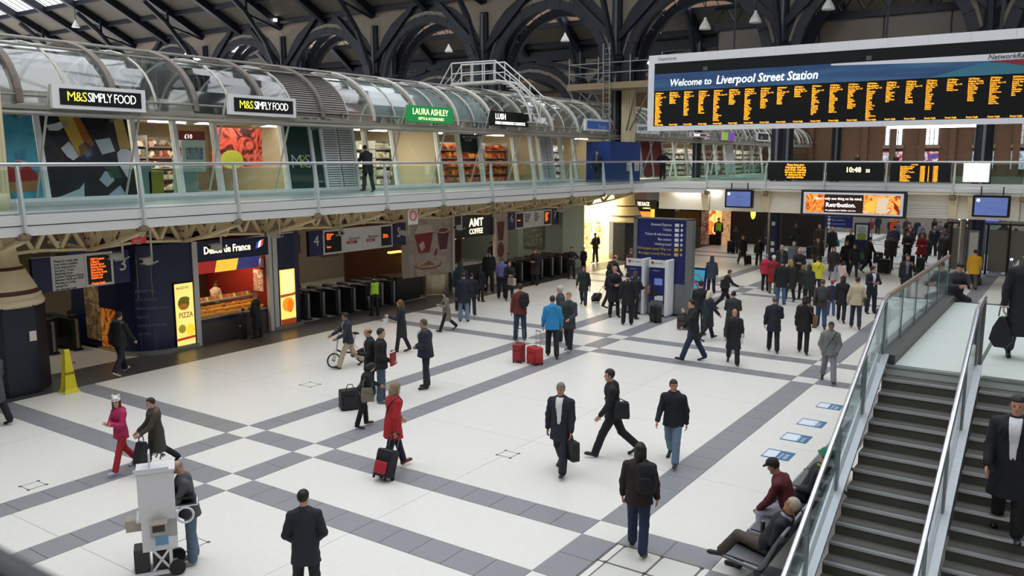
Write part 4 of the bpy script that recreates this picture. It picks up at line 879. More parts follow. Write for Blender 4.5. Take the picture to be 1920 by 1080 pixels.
# ticket gates
def make_gate(x, y, lab, dark=False):
    g = thing('ticket_gate', lab, 'ticket gate', (x, y, 0), 'ticket gates under the gallery')
    ob('cabinet', MB().rbox(x-1.7, x-.05, y-.13, y+.13, .06, 1.02, .05, axis='x'), m_gate, g)
    ob('end_cap', MB().rbox(x-.06, x, y-.05, y+.05, .08, .98, .02), m_gsteel, g)
    ob('plinth', MB().box(x-1.72, x+.01, y-.14, y+.14, 0, .06), M('gate_plinth', '2c2c2c', .6), g)
    ob('reader', MB().rbox(x-.32, x-.12, y-.09, y+.09, 1.02, 1.1, .03), M('reader_black', '101112', .3), g)
    for s in (-1, 1): ob('paddle', MB().box(x-.95, x-.75, y+s*.14-(.0 if s > 0 else .2), y+s*.14+(.2 if s > 0 else 0), .35, 1.0), M('paddle_grey', '34383a', .4), g)
    return g
ga_ = [(-25.5, 11.9), (-25.5, 12.8), (-25.45, 13.5), (-25.4, 14.2), (-25.4, 15.)]; gb_ = [(-23.3, 20.95), (-23.2, 21.6), (-23.1, 22.3), (-23.0, 23.0), (-22.95, 23.75), (-22.95, 24.5), (-22.95, 25.2)]; gc_ = [(-22.1, 33.3), (-22., 34.15), (-22., 34.95), (-21.95, 35.85), (-21.95, 36.7), (-21.95, 37.5)]
g0 = None
for nm, L in (('from the left in the row next to the yellow board', ga_), ('from the left in the row beside the bakery', gb_), ('from the left in the row beyond the coffee kiosk', gc_)):
    for i, (x, y) in enumerate(L):
        lab = '%s dark ticket gate %s' % (ORD[i], nm)
        if g0 is None: g0 = make_gate(x, y, lab); gx, gy = x, y
        else: dup(g0, (x, y, 0), None, lab)
# platform sign bands
def band(lab, items, z0=2.35, z1=3.28, x=XF):
    b = thing('platform_sign', lab, 'sign', (x, items[0][0], z0))
    ob('backing', MB().box(x-.15, x-.02, items[0][0], items[-1][1], z0, z1), m_iron, b)
    for (a, c, kind, arg) in items:
        if kind == 'navy':
            ob('navy_panel', MB().box(x-.02, x, a, c-.01, z0, z1), m_navyb, b)
            if arg: text(arg, .55, (x+.005, a+(c-a)*.3, z0+.36), EY, EZ, m_wp, b, 'platform_number')
        elif kind == 'text':
            ob('white_panel', MB().box(x-.02, x, a, c-.01, z0, z1), m_wp, b); text(arg, .1, (x+.005, a+.08, z1-.17), EY, EZ, m_txt, b, sx=.8, lsp=.85)
        elif kind == 'brand':
            ob('white_panel', MB().box(x-.02, x, a, c-.01, z0, z1), m_wp, b); text('Stansted', .17, (x+.005, a+.28, z0+.44), EY, EZ, M('print_grey', '7c8084', .5), b, shear=.2); ob('red_bar', MB().box(x, x+.004, a+.2, c-.3, z0+.3, z0+.41), M('print_red', 'b02a32', .5), b); text('EXPRESS', .09, (x+.006, a+.24, z0+.32), EY, EZ, m_wp, b, shear=.2)
        else:
            ob('screen_frame', MB().box(x-.02, x, a, c-.01, z0, z1), m_wp, b); ob('screen', MB().box(x, x+.01, a+.07, c-.08, z0+.07, z1-.07), m_bk, b); text(arg, .095, (x+.015, a+.16, z1-.2), EY, EZ, m_ledo, b, 'amber_text', bold=.016, sx=.7, lsp=.8)
band('platform three sign with white notice and amber screen beside the cream column', [(11.1, 11.6, 'navy', ''), (11.6, 12.52, 'text', 'Please be ready with\nyour ticket available\nto be inspected at\nthe gates. Trains\ndeparting from\nLondon Liverpool Street\nbetween 0630 and 0930\nMonday to Friday\nexcept for\nthe morning peak'), (12.52, 13.36, 'screen', '1050 Cheshunt\nCalling at\nBethnal Green\nHackney Downs\nSeven Sisters\nEdmonton Green\nPonders End\nEnfield Lock\n\nGreater Anglia'), (13.36, 13.85, 'navy', '3')], 2.32, 3.26)
band('platforms four and five sign with two white train brand panels', [(20.75, 21.42, 'navy', '4'), (21.42, 22.4, 'screen', '1055 Harlow\nStansted\nAirport\n\n\n\nExpress'), (22.4, 23.45, 'brand', ''), (23.45, 24.42, 'brand', ''), (24.42, 25.15, 'screen', '\n\n\nWelcome\nplease wait'), (25.15, 25.95, 'navy', '5')], 2.4, 3.3)
band('platforms six and seven sign with two white notices and amber screens', [(33.3, 33.95, 'navy', '6'), (33.95, 34.7, 'screen', '\n\n\nWelcome'), (34.7, 35.6, 'text', 'Please be ready\nwith your ticket\nto be checked\nat the gates\nThank you'), (35.6, 36.5, 'text', 'This train\nonly for\nStratford and\nstations to\nthe coast'), (36.5, 37.3, 'screen', '1110 Clacton\nShenfield\nWitham\nKelvedon\nColchester\nThorpe'), (37.3, 38.0, 'navy', '7')], 2.5, 3.31)
# bakery kiosk
m_glow = M('poster_glow', 'e8cf70', .4, emis=.55, var=.12, scale=3)
kq = thing('bakery_kiosk', 'navy bakery kiosk with a lit name board, counter and glowing posters', 'kiosk', (XF, 17, 0))
cx, cy, cr_ = XF-1.0, 14.95, 1.0
for i in range(4): ob('curved_panel', MB().lathe((cx, cy, .12), [(cr_, 0), (cr_, 3.2)], 5, a0=-math.pi/2+i*math.pi/8+.001, a1=-math.pi/2+(i+1)*math.pi/8-.001), m_navyp, kq)
ob('side_panel', MB().box(-26.5, cx, cy-1.0, cy-.96, .12, 3.3), m_navyp, kq)
ob('kerb', MB().lathe((cx, cy, 0), [(cr_+.12, 0), (cr_+.12, .1), (cr_, .12)], 16, a0=-math.pi/2, a1=0).box(XF-.1, XF+.12, 14.95, 15.95, 0, .11), m_kerb, kq)
ob('flat_panel', MB().box(XF-.1, XF, 14.95, 15.92, .11, 3.32), m_navyp, kq)
ob('side_picture', MB().box(-24.85, -24.05, cy-1.02, cy-1.0, .15, 1.35), picture('side_pic', ['6c2c10', 'c86a1c', 'e09a3c', '8c3c14'], 2.2, .12, .5), kq); ob('side_picture', MB().box(-25.7, -24.9, cy-1.02, cy-1.0, .3, 2.2), picture('side_pic2', ['b09870', '8c7450', '5c4432', 'b8a078'], 1.6, .05, .5), kq)
for k, s in enumerate(('BAGUETTES', 'HOT PASTIES', 'FRESH BAKED ROLLS', 'SALADS', 'CAKES & PASTRIES', 'COFFEE')):
    a = -.62; text(s, .1, (cx+(cr_+.012)*math.cos(a)-.0, cy+(cr_+.012)*math.sin(a)-.3, 1.95-.26*k), (.58, .81, 0), EZ, M('letter_faint', '5a6690', .5), kq)
def litposter(y0, y1, pl, nm, off=0.):
    ob('poster_box', MB().box(XF, XF+.05, y0-.02, y1+.02, .1, 2.1), m_bk, kq); ob('lit_poster', MB().box(XF+.05, XF+.055, y0, y1, .13, 2.07), m_glow, kq)
    for n_, c, p, e in pl: ob(n_, MB().prism([(XF+.058, y0+(y1-y0)*a, .13+1.94*b) for a, b in p], (.003, 0, 0)), M('glow_'+c, c, .4, emis=e), kq)
oval = lambda a, b, ra, rb: [(a+ra*math.cos(t*math.pi/6), b+rb*math.sin(t*math.pi/6)) for t in range(12)]
litposter(15.22, 15.86, [('burger_print', '6c4a1c', oval(.45, .68, .32, .1), .4), ('filling_print', '5f6c1c', oval(.5, .74, .3, .05), .4), ('bun_print', 'a8782c', oval(.45, .62, .26, .05), .5), ('salad_print', 'd8a020', oval(.75, .24, .25, .1), .9), ('herb_print', '8a7a1c', oval(.3, .27, .2, .07), .5), ('red_band', 'a83018', [(0, .08), (1, .1), (1, .14), (0, .12)], .5)], 'a')
text('PIZZA', .24, (XF+.062, 15.32, 1.0), EY, EZ, M('print_pizza', 'a8501c', .5), kq, sx=.75); text('BAGUETTES', .1, (XF+.062, 15.28, 1.9), EY, EZ, M('print_pizza', 'a8501c', .5), kq, sx=.8)
litposter(19.3, 19.97, [('bottle_print', 'f8e8a0', [(.1, .55), (.9, .55), (.85, .97), (.15, .97)], .45), ('band_print', '9c3c14', [(0, .5), (1, .52), (1, .57), (0, .55)], .5), ('croissant_print', 'e08a1c', oval(.5, .36, .4, .13), .5), ('crust_print', 'a85a14', oval(.62, .33, .2, .12), .5), ('cup_print', 'd8b050', [(0, .14), (1, .16), (1, .22), (0, .2)], .9), ('base_print', '8c3414', [(0, 0), (1, 0), (1, .1), (0, .1)], .4)], 'b')
for (y0, y1) in ((15.92, 16.1), (18.86, 19.0), (19.06, 19.24)): ob('frame_post', MB().box(XF-.1, XF+.05, y0, y1, 0, 3.32), m_post, kq)
ob('pillar_panel', MB().box(XF-.1, XF, 19.24, 20.02, .11, 3.32), m_navyp, kq); ob('pillar_curve', MB().lathe((XF-.5, 20.02, .11), [(.5, 0), (.5, 3.2)], 8, a0=0, a1=math.pi/2), m_navyp, kq)
ob('kerb', MB().lathe((XF-.5, 20.02, 0), [(.62, 0), (.62, .1), (.5, .12)], 8, a0=0, a1=math.pi/2).box(XF-.1, XF+.12, 19.0, 20.02, 0, .11), m_kerb, kq)
ob('name_board', MB().box(XF-.1, XF+.06, 16.1, 18.86, 2.66, 3.3), m_navyp, kq)
m_warm = M('letter_warm', 'f6e8b8', .4, emis=1.2)
text('Délice de France', .33, (XF+.065, 16.32, 2.9), EY, EZ, m_warm, kq, bold=.014, sx=.8); text('PATISSERIE  BOULANGERIE', .08, (XF+.065, 16.75, 2.78), EY, EZ, M('letter_faint', '5a6690', .5), kq)
for k, c in enumerate(('2f3f8c', 'e8e4d8', 'b8322c')): ob('flag_stripe', MB().prism([(XF+.065, 18.32+.1*k, 2.9+.03*k), (XF+.065, 18.42+.1*k, 2.93+.03*k), (XF+.065, 18.48+.1*k, 3.16+.03*k), (XF+.065, 18.38+.1*k, 3.1+.03*k)], (.006, 0, 0)), M('flag_'+c, c, .4, emis=.8), kq)
# inside the kiosk
ob('inner_wall', MB().box(-26.5, -26.4, 14.4, 20.0, 0, 3.3), M('kiosk_dark', '3a2418', .6), kq); ob('red_wall', MB().box(-26.4, XF-.15, 18.9, 19.0, 0, 3.3), M('kiosk_red', '8c1a18', .5), kq)
ob('tiled_wall', MB().box(-26.38, -26.3, 15.9, 18.2, 1.2, 2.7), picture('kiosk_tiles', ['c8a050', '8c6a2c', 'e8c880', '6c4a1c'], 7, .4, .5), kq)
ob('kiosk_ceiling', MB().box(-26.4, XF-.1, 16.05, 18.9, 2.75, 2.8), M('kiosk_dark', '3a2418', .6), kq)
for (a, b, c) in ((16.15, 17.1, '8c1c1c'), (17.1, 17.95, 'e8b83c'), (17.95, 18.85, '2c3060')): ob('menu_panel', MB().prism([(XF-.5, a, 2.2), (XF-.5, b-.02, 2.2), (XF-.35, b-.02, 2.62), (XF-.35, a, 2.62)], (.02, 0, 0)), M('menu_'+c, c, .4, emis=.5, var=.35, scale=6), kq)
for (y, x, z0, z1) in ((18.88, -23.6, 2.2, 2.5), (18.88, -23.3, 2.2, 2.5)): ob('price_card', MB().box(x-.1, x+.1, y-.01, y+.01, z0, z1), m_wp, kq)
ob('red_wall_poster', MB().box(-23.75, -23.25, 18.87, 18.89, 1.35, 2.1), picture('redposter', ['d8c0a8', 'a8644c', 'e8d8c8'], 3, .1, .5), kq)
cn = thing('bakery_counter', 'long glazed counter heaped with golden pastries in the bakery kiosk', 'counter', (XF-.3, 17.4, 0))
ob('base', MB().box(-23.5, XF-.12, 16.12, 18.84, 0, .68), M('counter_base', '4a4642', .5), cn); ob('navy_rail', MB().box(-23.5, XF-.1, 16.12, 18.84, .68, .78), m_navyp, cn); ob('deck', MB().box(-23.9, XF-.12, 16.12, 18.84, .78, .82), m_kerb, cn)
ob('upper_shelf', MB().box(-24.0, -23.6, 16.12, 18.84, 1.2, 1.24), m_kerb, cn); ob('glass_front', MB().prism([(XF-.12, 16.14, .84), (XF-.12, 18.82, .84), (-23.5, 18.82, 1.5), (-23.5, 16.14, 1.5)], (.01, 0, 0)), m_sg, cn)
m_bread = M('croissant_crust', 'd88a24', .5, var=.35, scale=18, emis=.12)
def croissant():
    pts = [(.1*math.cos(t), .09*math.sin(t)-.04, 0) for t in [math.pi*(.05+.9*i/6) for i in range(7)]]
    return MB().tube(pts, [.015, .04, .055, .062, .055, .04, .015], 7)
cme = croissant().mesh('croissant', True); rnd = random.Random(1); nbr = 0
for r_ in range(3):
    for k in range(17):
        nbr += 1
        o = ob('croissant', cme, m_bread, None, 'golden croissant in the heap along the bakery counter', 'pastry', 'croissants on the bakery counter'); o.location = (-23.2-.2*r_+rnd.uniform(-.03, .03), 16.3+k*.15+rnd.uniform(-.03, .03), .87+.09*r_); o.rotation_euler = (rnd.uniform(-.3, .3), -.3, rnd.uniform(-.6, .6)+1.2)
sme = MB().prism([(0, 0, 0), (.16, 0, 0), (.08, 0, .12)], (0, .08, 0)).mesh('sandwich'); cols = ['b8641e', '8c5a24', 'c8a050', '6c5a20', 'a8401c']
for k in range(24):
    o = bpy.data.objects.new('sandwich', sme if k == 0 else sme.copy()); COL.objects.link(o); o.data.materials.clear(); o.data.materials.append(M('sandwich_'+cols[k % 5], cols[k % 5], .6, var=.3, scale=20, emis=.1)); props(o, 'wrapped sandwich on the upper shelf of the bakery counter', 'sandwich', 'sandwiches on the bakery shelf'); o.location = (-23.9, 16.2+k*.108, 1.24)
lt = bpy.data.lights.new('kiosk_lamp', 'AREA'); lt.energy = 32; lt.color = (1, .72, .4); lt.size = 1.2; lt.shape = 'RECTANGLE'; lt.size_y = 2.4
lo_ = bpy.data.objects.new('kiosk_lamp', lt); COL.objects.link(lo_); lo_.location = (-23.9, 17.4, 2.7); lo_.parent = kq; lo_.matrix_parent_inverse = WM[kq.name].inverted()
# coffee kiosk
cq = thing('coffee_kiosk', 'dark coffee kiosk with white lettering and a large cup mural', 'kiosk', (XF, 29.5, 0))
m_mural = picture('mural_paper', ['b0a498', 'a39488', 'b8aca0', '9c8c80'], .8, 0, .5)
def mur(y): return XF-.35+.35*math.sin(max(0, min(1, (y-26.1)/2.9))*math.pi*.5+.0)
ys_ = [26.1+2.85*k/8 for k in range(9)]
for a, b in zip(ys_[:-1], ys_[1:]): ob('mural_panel', MB().prism([(mur(a), a, .95), (mur(b), b, .95), (mur(b), b, 3.4), (mur(a), a, 3.4)], (-.05, 0, 0)), m_mural, cq)
def muralshape(nm, col, poly): ob(nm, MB().prism([(mur(a)+.012, a, z) for a, z in poly], (.006, 0, 0)), M('mural_'+col, col, .5, var=.15, scale=4), cq)
muralshape('cup_print', '8c2c30', [(26.75, 2.75), (27.75, 2.8), (27.55, 1.95), (26.95, 1.95)]); muralshape('cup_lid_print', 'c8bcb0', [(26.7, 2.75), (27.8, 2.8), (27.6, 3.15), (26.9, 3.12)]); muralshape('cup_mark_print', 'c8b4ac', [(26.95, 2.3), (27.2, 2.45), (27.3, 2.2), (27.1, 2.0)])
muralshape('cup_print', '5c2a2a', [(28.05, 2.75), (28.75, 2.78), (28.6, 2.0), (28.15, 2.0)]); muralshape('rim_print', 'c8bcb0', [(28.0+.38+.4*math.cos(t*math.pi/6), 2.84+.14*math.sin(t*math.pi/6)) for t in range(12)]); muralshape('coffee_print', '6c4030', [(28.38+.32*math.cos(t*math.pi/6), 2.84+.1*math.sin(t*math.pi/6)) for t in range(12)])
muralshape('saucer_print', '8c6a50', [(27.5+.8*math.cos(t*math.pi/6), 1.4+.2*math.sin(t*math.pi/6)) for t in range(12)]); muralshape('saucer_print', 'b8a48c', [(27.5+.7*math.cos(t*math.pi/6), 1.45+.15*math.sin(t*math.pi/6)) for t in range(12)]); muralshape('berry_print', '8c3038', [(27.85, 2.0), (28.0, 2.1), (27.95, 1.8), (27.8, 1.78)])
ob('steel_drum', MB().lathe((XF-.75, 28.3, 0), [(.98, 0), (1.0, .08), (.86, .1), (.86, .95)], 24), M('drum_steel', 'b4ac90', .25, .85), cq, smooth=False)
ob('bar_counter', MB().box(-24.4, -23.3, 25.7, 27.2, .0, 1.05), m_gate, cq); ob('bar_back', MB().box(-25.9, -25.8, 25.3, 33.3, 0, 3.4), M('kiosk_dark', '3a2418', .6), cq)
for (y, z) in ((26.2, 2.0), (27.0, 1.96)): ob('heat_lamp', MB().box(-23.9, -23.7, y-.35, y+.35, z, z+.06), M('lamp_orange', 'f08a2c', .4, emis=5), cq)
ob('name_board', MB().box(XF-.2, XF, 29.1, 32.25, 2.38, 3.4), M('board_coffee', '15181c', .4), cq)
text('AMT', .52, (XF+.01, 30.22, 2.86), EY, EZ, m_warm, cq, bold=.012); text('COFFEE', .34, (XF+.01, 30.22, 2.52), EY, EZ, m_warm, cq, bold=.008, sx=.88)
for y in (28.98, 32.12): ob('front_post', MB().box(XF, XF+.1, y-.06, y+.06, 0, 3.4), m_post, cq)
ob('serving_counter', MB().box(-24.2, -23.3, 29.1, 32.0, 0, 1.05), m_gate, cq); ob('lit_goods', MB().box(-25.8, -25.3, 29.1, 31.9, 1.0, 2.3), picture('coffee_goods', ['1c120c', 'c87830', '2c1a12', '5c2a1c', 'f0c070', '1a100c'], 5, .9, .5, 'voronoi'), cq)
for k in range(4): ob('spot_lamp', MB().sphere((-24.2, 29.6+.6*k, 2.25), .07, 8, 6), M('lamp_orange', 'f08a2c', .4, emis=5), cq)
for (a, b, z0, z1) in ((32.3, 33.28, .7, 3.36),): ob('side_mural', MB().box(XF-.1, XF, a, b, z0, z1), M('mural_cream', 'b0a08c', .5), cq); ob('cup_print', MB().prism([(XF+.004, 32.4, 2.95), (XF+.004, 33.0, 2.95), (XF+.004, 32.9, 2.05), (XF+.004, 32.5, 2.05)], (.005, 0, 0)), M('mural_5c2a2a', '5c2a2a', .5), cq); ob('berry_print', MB().prism([(XF+.004, 32.7+.28*math.cos(t*math.pi/6), 1.6+.38*math.sin(t*math.pi/6)) for t in range(12)], (.005, 0, 0)), M('mural_6c2a30', '6c2a30', .5), cq)
lt = bpy.data.lights.new('coffee_lamp', 'AREA'); lt.energy = 18; lt.color = (1, .7, .4); lt.size = 1.5
lo_ = bpy.data.objects.new('coffee_lamp', lt); COL.objects.link(lo_); lo_.location = (-24.5, 30.5, 2.35); lo_.parent = cq; lo_.matrix_parent_inverse = WM[cq.name].inverted()
# grey-green wall and bright shop
ob('wall_9', MB().box(-25.6, XF+.2, 38.1, 40.4, 0, 4.16), M('grey_green_wall', '8d9990', .6, var=.05), kind='structure', label='pale grey green wall between the gates and the bright shop')
p = thing('wall_poster', 'framed poster on the grey green wall beside platform seven', 'poster', (-24.6, 38.1, 1.2)); ob('frame', MB().box(-25.2, -23.9, 38.05, 38.1, 1.1, 2.6), m_gsteel, p); ob('sheet', MB().box(-25.1, -24., 38.03, 38.05, 1.2, 2.5), picture('greyposter', ['8a8f84', '5c6c50', 'a8a498'], 2, 0, .5), p)
bs = thing('lit_shop', 'brightly lit small shop with pale shelves beyond the grey green wall', 'shop', (-24, 42.5, 0))
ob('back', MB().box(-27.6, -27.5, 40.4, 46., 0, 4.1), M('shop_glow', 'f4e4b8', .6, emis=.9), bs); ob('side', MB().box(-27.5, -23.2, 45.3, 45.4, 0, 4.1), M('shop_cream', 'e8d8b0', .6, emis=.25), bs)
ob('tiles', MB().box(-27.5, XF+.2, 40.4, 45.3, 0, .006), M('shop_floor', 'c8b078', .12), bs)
sh = MB()
for z in (.5, 1.0, 1.5, 2.0): sh.box(-27.4, -24.4, 45.0, 45.28, z, z+.05)
ob('shelf', sh, M('shelf_tan', 'a88a5c', .6), bs, kind='stuff'); gds = MB(); rnd = random.Random(4)
for z in (.55, 1.05, 1.55, 2.05):
    x = -27.3
    while x < -24.5: w = rnd.uniform(.1, .25); gds.box(x, x+w, 45.02, 45.25, z, z+rnd.uniform(.15, .32)); x += w+.04
ob('goods', gds, picture('litgoods', ['e8c070', 'c86a2c', 'f4ecd8', '6c8c3c', 'd8a088'], 4, .3, .5, 'voronoi'), bs, kind='stuff')
ob('display_table', MB().box(-26.6, -25.4, 42.6, 44.2, 0, .75), M('table_lime', '9cc23c', .5, emis=.2), bs); ob('light_column', MB().box(-24.75, -24.6, 45.0, 45.05, .2, 4.0), M('strip_white', 'f8f8ff', .4, emis=5), bs); ob('sign', MB().box(-26.4, -25.2, 45.0, 45.05, 3., 3.6), M('shop_cream', 'e8d8b0', .6), bs); text('TAB', .4, (-26.2, 44.98, 3.1), EX, EZ, m_warm, bs)
lt = bpy.data.lights.new('shop_lamp', 'AREA'); lt.energy = 260; lt.color = (1, .9, .65); lt.size = 2.5
lo_ = bpy.data.objects.new('shop_lamp', lt); COL.objects.link(lo_); lo_.location = (-25.4, 42.8, 4.0); lo_.parent = bs; lo_.matrix_parent_inverse = WM[bs.name].inverted()
# CCTV cameras on drop rods
cc = None; m_cc = M('cctv_grey', 'a4a49c', .5); k = 0
CCL = [(-21.5, 12.8, 3.2), (-21.5, 13.65, 3.0), (-21.5, 18.2, 3.4), (-21.5, 24.5, 3.0), (-21.5, 27.8, 3.0), (-21.5, 30.6, 3.35), (-21.5, 20.9, 3.26), (-21.5, 36.1, 3.3), (-21.5, 15.95, 3.2)]
wh = ['over the platform three screen', 'in front of the navy curved kiosk panel', 'at the right end of the bakery name board', 'in front of the numeral five', 'left of the coffee lettering', 'right of the coffee lettering', 'in front of the first white train brand panel', 'in front of the numeral seven', 'in front of the bakery lettering']
for (x, y, z), w in zip(CCL, wh):
    lab = 'pale security camera on a drop rod '+w
    if cc is None:
        cc = thing('security_camera', lab, 'camera', (x, y, z), 'security cameras under the gallery')
        ob('rod', MB().tube([(x, y, z), (x, y, 4.12)], .028, 6), M('pole_cream', 'c8c4b8', .5), cc); ob('arm', MB().tube([(x-.18, y-.16, z-.01), (x, y+.06, z-.02), (x+.12, y+.1, z+.04)], .025, 6), m_cc, cc)
        ob('housing', MB().rbox(x-.1, x+.1, y-.42, y-.05, z, z+.17, .05, axis='y'), m_cc, cc); ob('lens', MB().tube([(x, y-.42, z+.08), (x, y-.47, z+.08)], .05, 8), m_bk, cc); ob('bracket', MB().box(x-.03, x+.03, y-.25, y, z-.05, z), m_cc, cc)
    else:
        d = dup(cc, (x, y, z), rnd.uniform(-.9, .9), lab)
e = thing('exit_sign', 'small red sign hanging under the gallery near platform three', 'sign', (-22.2, 13.6, 3.45)); ob('plate', MB().box(-22.2, -22.17, 13.5, 13.95, 3.5, 3.66), M('plate_red', 'a8202c', .5, emis=.2), e); text('EXIT', .12, (-22.165, 13.56, 3.53), EY, EZ, m_wp, e); ob('rod', MB().bar((-22.18, 13.7, 3.66), (-22.18, 13.7, 4.12), .03), m_cc, e)
e = thing('no_smoking_sign', 'small red and white sign on a bracket above platform five', 'sign', (-20.4, 23.3, 3.6)); ob('plate', MB().box(-20.42, -20.4, 23.2, 23.75, 3.5, 4.05), m_wp, e); ob('ring', MB().tube([(-20.39, 23.475+.17*math.cos(t*math.pi/8), 3.82+.17*math.sin(t*math.pi/8)) for t in range(16)], .022, 6, closed=True), M('plate_red', 'a8202c', .5, emis=.2), e); ob('hanger', MB().bar((-20.41, 23.5, 4.05), (-20.41, 23.5, 4.13), .04), m_cc, e)
# yellow wet floor cone board
yc = thing('wet_floor_board', 'tall folding yellow wet floor board at the foot of the cream column', 'sign', (-21.15, 10.75, 0)); m_yel = M('board_yellow', 'd8c81c', .45, var=.06)
for s in (-1, 1):
    ob('leaf', MB().prism([(-21.0+s*.16, 10.6, .0), (-21.0+s*.16, 11.02, 0), (-21.0+s*.1, 10.96, .12), (-21.0+s*.03, 10.87, 1.08), (-21.0+s*.03, 10.75, 1.08), (-21.0+s*.1, 10.66, .12)], (s*.02, 0, 0)), m_yel, yc)
ob('hinge', MB().tube([(-21.0, 10.74, 1.08), (-21.0, 10.88, 1.08)], .04, 8), m_yel, yc)
for k, s in enumerate(('CAUTION', 'WET', 'FLOOR')): text(s, .09, (-20.955+.03*k, 10.7, .72-.12*k), (0, 1, 0), (-.12, 0, .99), M('print_black', '2a2410', .6), yc, sx=.75)
# wayfinding totem, ticket machines, no smoking board
tw = thing('wayfinding_totem', 'tall navy wayfinding sign with white and yellow destinations behind the ticket machines', 'sign', (-13.2, 29.6, 0))
ob('panel', MB().box(-14.25, -12.25, 29.5, 29.6, 1.2, 3.62), M('totem_navy', '1c2360', .35, var=.05), tw); ob('lower_panel', MB().box(-14.25, -12.25, 29.5, 29.58, .05, 1.2), m_gsteel, tw)
for (a, b) in ((-14.4, -14.25), (-12.25, -12.1), (-12.1, -12.0)): ob('side_post', MB().box(a, b, 29.45, 29.75, 0, 3.66), m_gsteel, tw)
ob('foot', MB().box(-14.45, -11.95, 29.3, 29.9, 0, .06), m_gate, tw); ob('cap', MB().box(-14.4, -12., 29.45, 29.75, 3.62, 3.67), m_gsteel, tw)
m_ty = M('letter_gold', 'c8a83c', .5)
for k, (s, mt) in enumerate((('Stansted Express', m_wp), ('Toilets', m_wp), ('Tickets & information', m_wp), ('Bus station', m_wp), ('Underground', m_wp), ('Bishopsgate (east) Way out', m_ty), ('Broadgate (west) Way out', m_ty))):
    z = 3.38-.185*k; text(s, .135, (-12.85, 29.49, z), EX, EZ, mt, tw, align='RIGHT', sx=.92); ob('pictogram', MB().box(-12.72, -12.56, 29.49, 29.5, z-.02, z+.1), mt, tw); ob('arrow', MB().prism([(-12.45, 29.49, z-.02), (-12.39, 29.49, z+.05), (-12.45, 29.49, z+.11), (-12.5, 29.49, z+.05)], (0, .01, 0)), mt, tw)
def machine(x, lab):
    t = thing('ticket_machine', lab, 'ticket machine', (x, 28.95, 0)); y = 28.9
    ob('body', MB().rbox(x-.36, x+.36, y+.02, y+.5, .08, 2.05, .04), m_post, t); ob('header', MB().box(x-.36, x+.3, y-.02, y+.02, 1.86, 2.14), m_wp, t); ob('plinth', MB().box(x-.34, x+.34, y, y+.52, 0, .08), m_gate, t)
    ob('side_fin', MB().rbox(x+.3, x+.42, y-.06, y+.56, .02, 2.16, .05, axis='y'), M('fin_white', 'e4e6ea', .35), t); ob('fascia', MB().box(x-.34, x+.3, y-.015, y+.02, .5, 1.86), M('fascia_navy', '20275c', .35), t)
    ob('screen', MB().box(x-.12, x+.2, y-.025, y-.015, 1.2, 1.45), M('monitor_face', '4a5a8c', .3, emis=.5), t); ob('slot_plate', MB().box(x-.1, x+.24, y-.025, y-.015, .62, .8), M('fin_white', 'e4e6ea', .35), t); ob('tray', MB().box(x-.25, x+.25, y-.06, y+.02, .5, .6), m_gsteel, t); ob('lower_panel', MB().box(x-.32, x+.28, y-.01, y+.02, .1, .5), m_gsteel, t)
    ob('logo', MB().box(x-.26, x-.16, y-.025, y-.02, 1.98, 2.08), M('print_red', 'b02a32', .5), t); text('Fast ticket', .08, (x-.12, y-.025, 2.0), EX, EZ, M('print_pinkgrey', 'a89498', .5), t); text('collection', .07, (x-.2, y-.02, 1.72), EX, EZ, M('letter_blue', '9db4d8', .4), t)
machine(-14.05, 'white and navy ticket machine on the left, facing the group in dark coats'); machine(-13.1, 'white and navy ticket machine on the right, with a woman and suitcase in front')
nsb = thing('poster_stand', 'turquoise no smoking board on the floor right of the navy sign', 'poster', (-12.9, 32.2, 0)); m_tq = M('board_turquoise', '3fa8c4', .4, emis=.15)
ob('frame', MB().prism([(-13.42, 32.0, .02), (-12.5, 32.0, .02), (-12.5, 32.35, 1.5), (-13.42, 32.35, 1.5)], (0, .08, 0)), M('totem_navy', '1c2360', .35), nsb); ob('sheet', MB().prism([(-13.34, 31.99+.06, .3), (-12.58, 31.99+.06, .3), (-12.58, 32.32, 1.42), (-13.34, 32.32, 1.42)], (0, .01, 0)), m_tq, nsb)
cxn, czn = -12.96, .95
dsc = [(cxn+.29*math.cos(t*math.pi/10), czn+.29*math.sin(t*math.pi/10)) for t in range(20)]
yb_ = lambda z: 32.03+.22*(z-.0)-.01
ob('disc', MB().prism([(a, yb_(b)-.01, b) for a, b in dsc], (0, .012, 0)), m_wp, nsb); ob('cigarette', MB().box(cxn-.18, cxn+.18, yb_(czn)-.035, yb_(czn)-.02, czn-.02, czn+.03), m_txt, nsb)
ob('slash', MB().prism([(cxn-.2, yb_(czn+.2)-.04, czn+.2), (cxn-.16, yb_(czn+.2)-.04, czn+.23), (cxn+.2, yb_(czn-.18)-.04, czn-.18), (cxn+.16, yb_(czn-.2)-.04, czn-.22)], (0, .01, 0)), M('plate_red', 'a8202c', .5, emis=.2), nsb)
ob('ring', MB().tube([(a, yb_(b)-.02, b) for a, b in dsc], .018, 5, closed=True), M('plate_red', 'a8202c', .5, emis=.2), nsb)
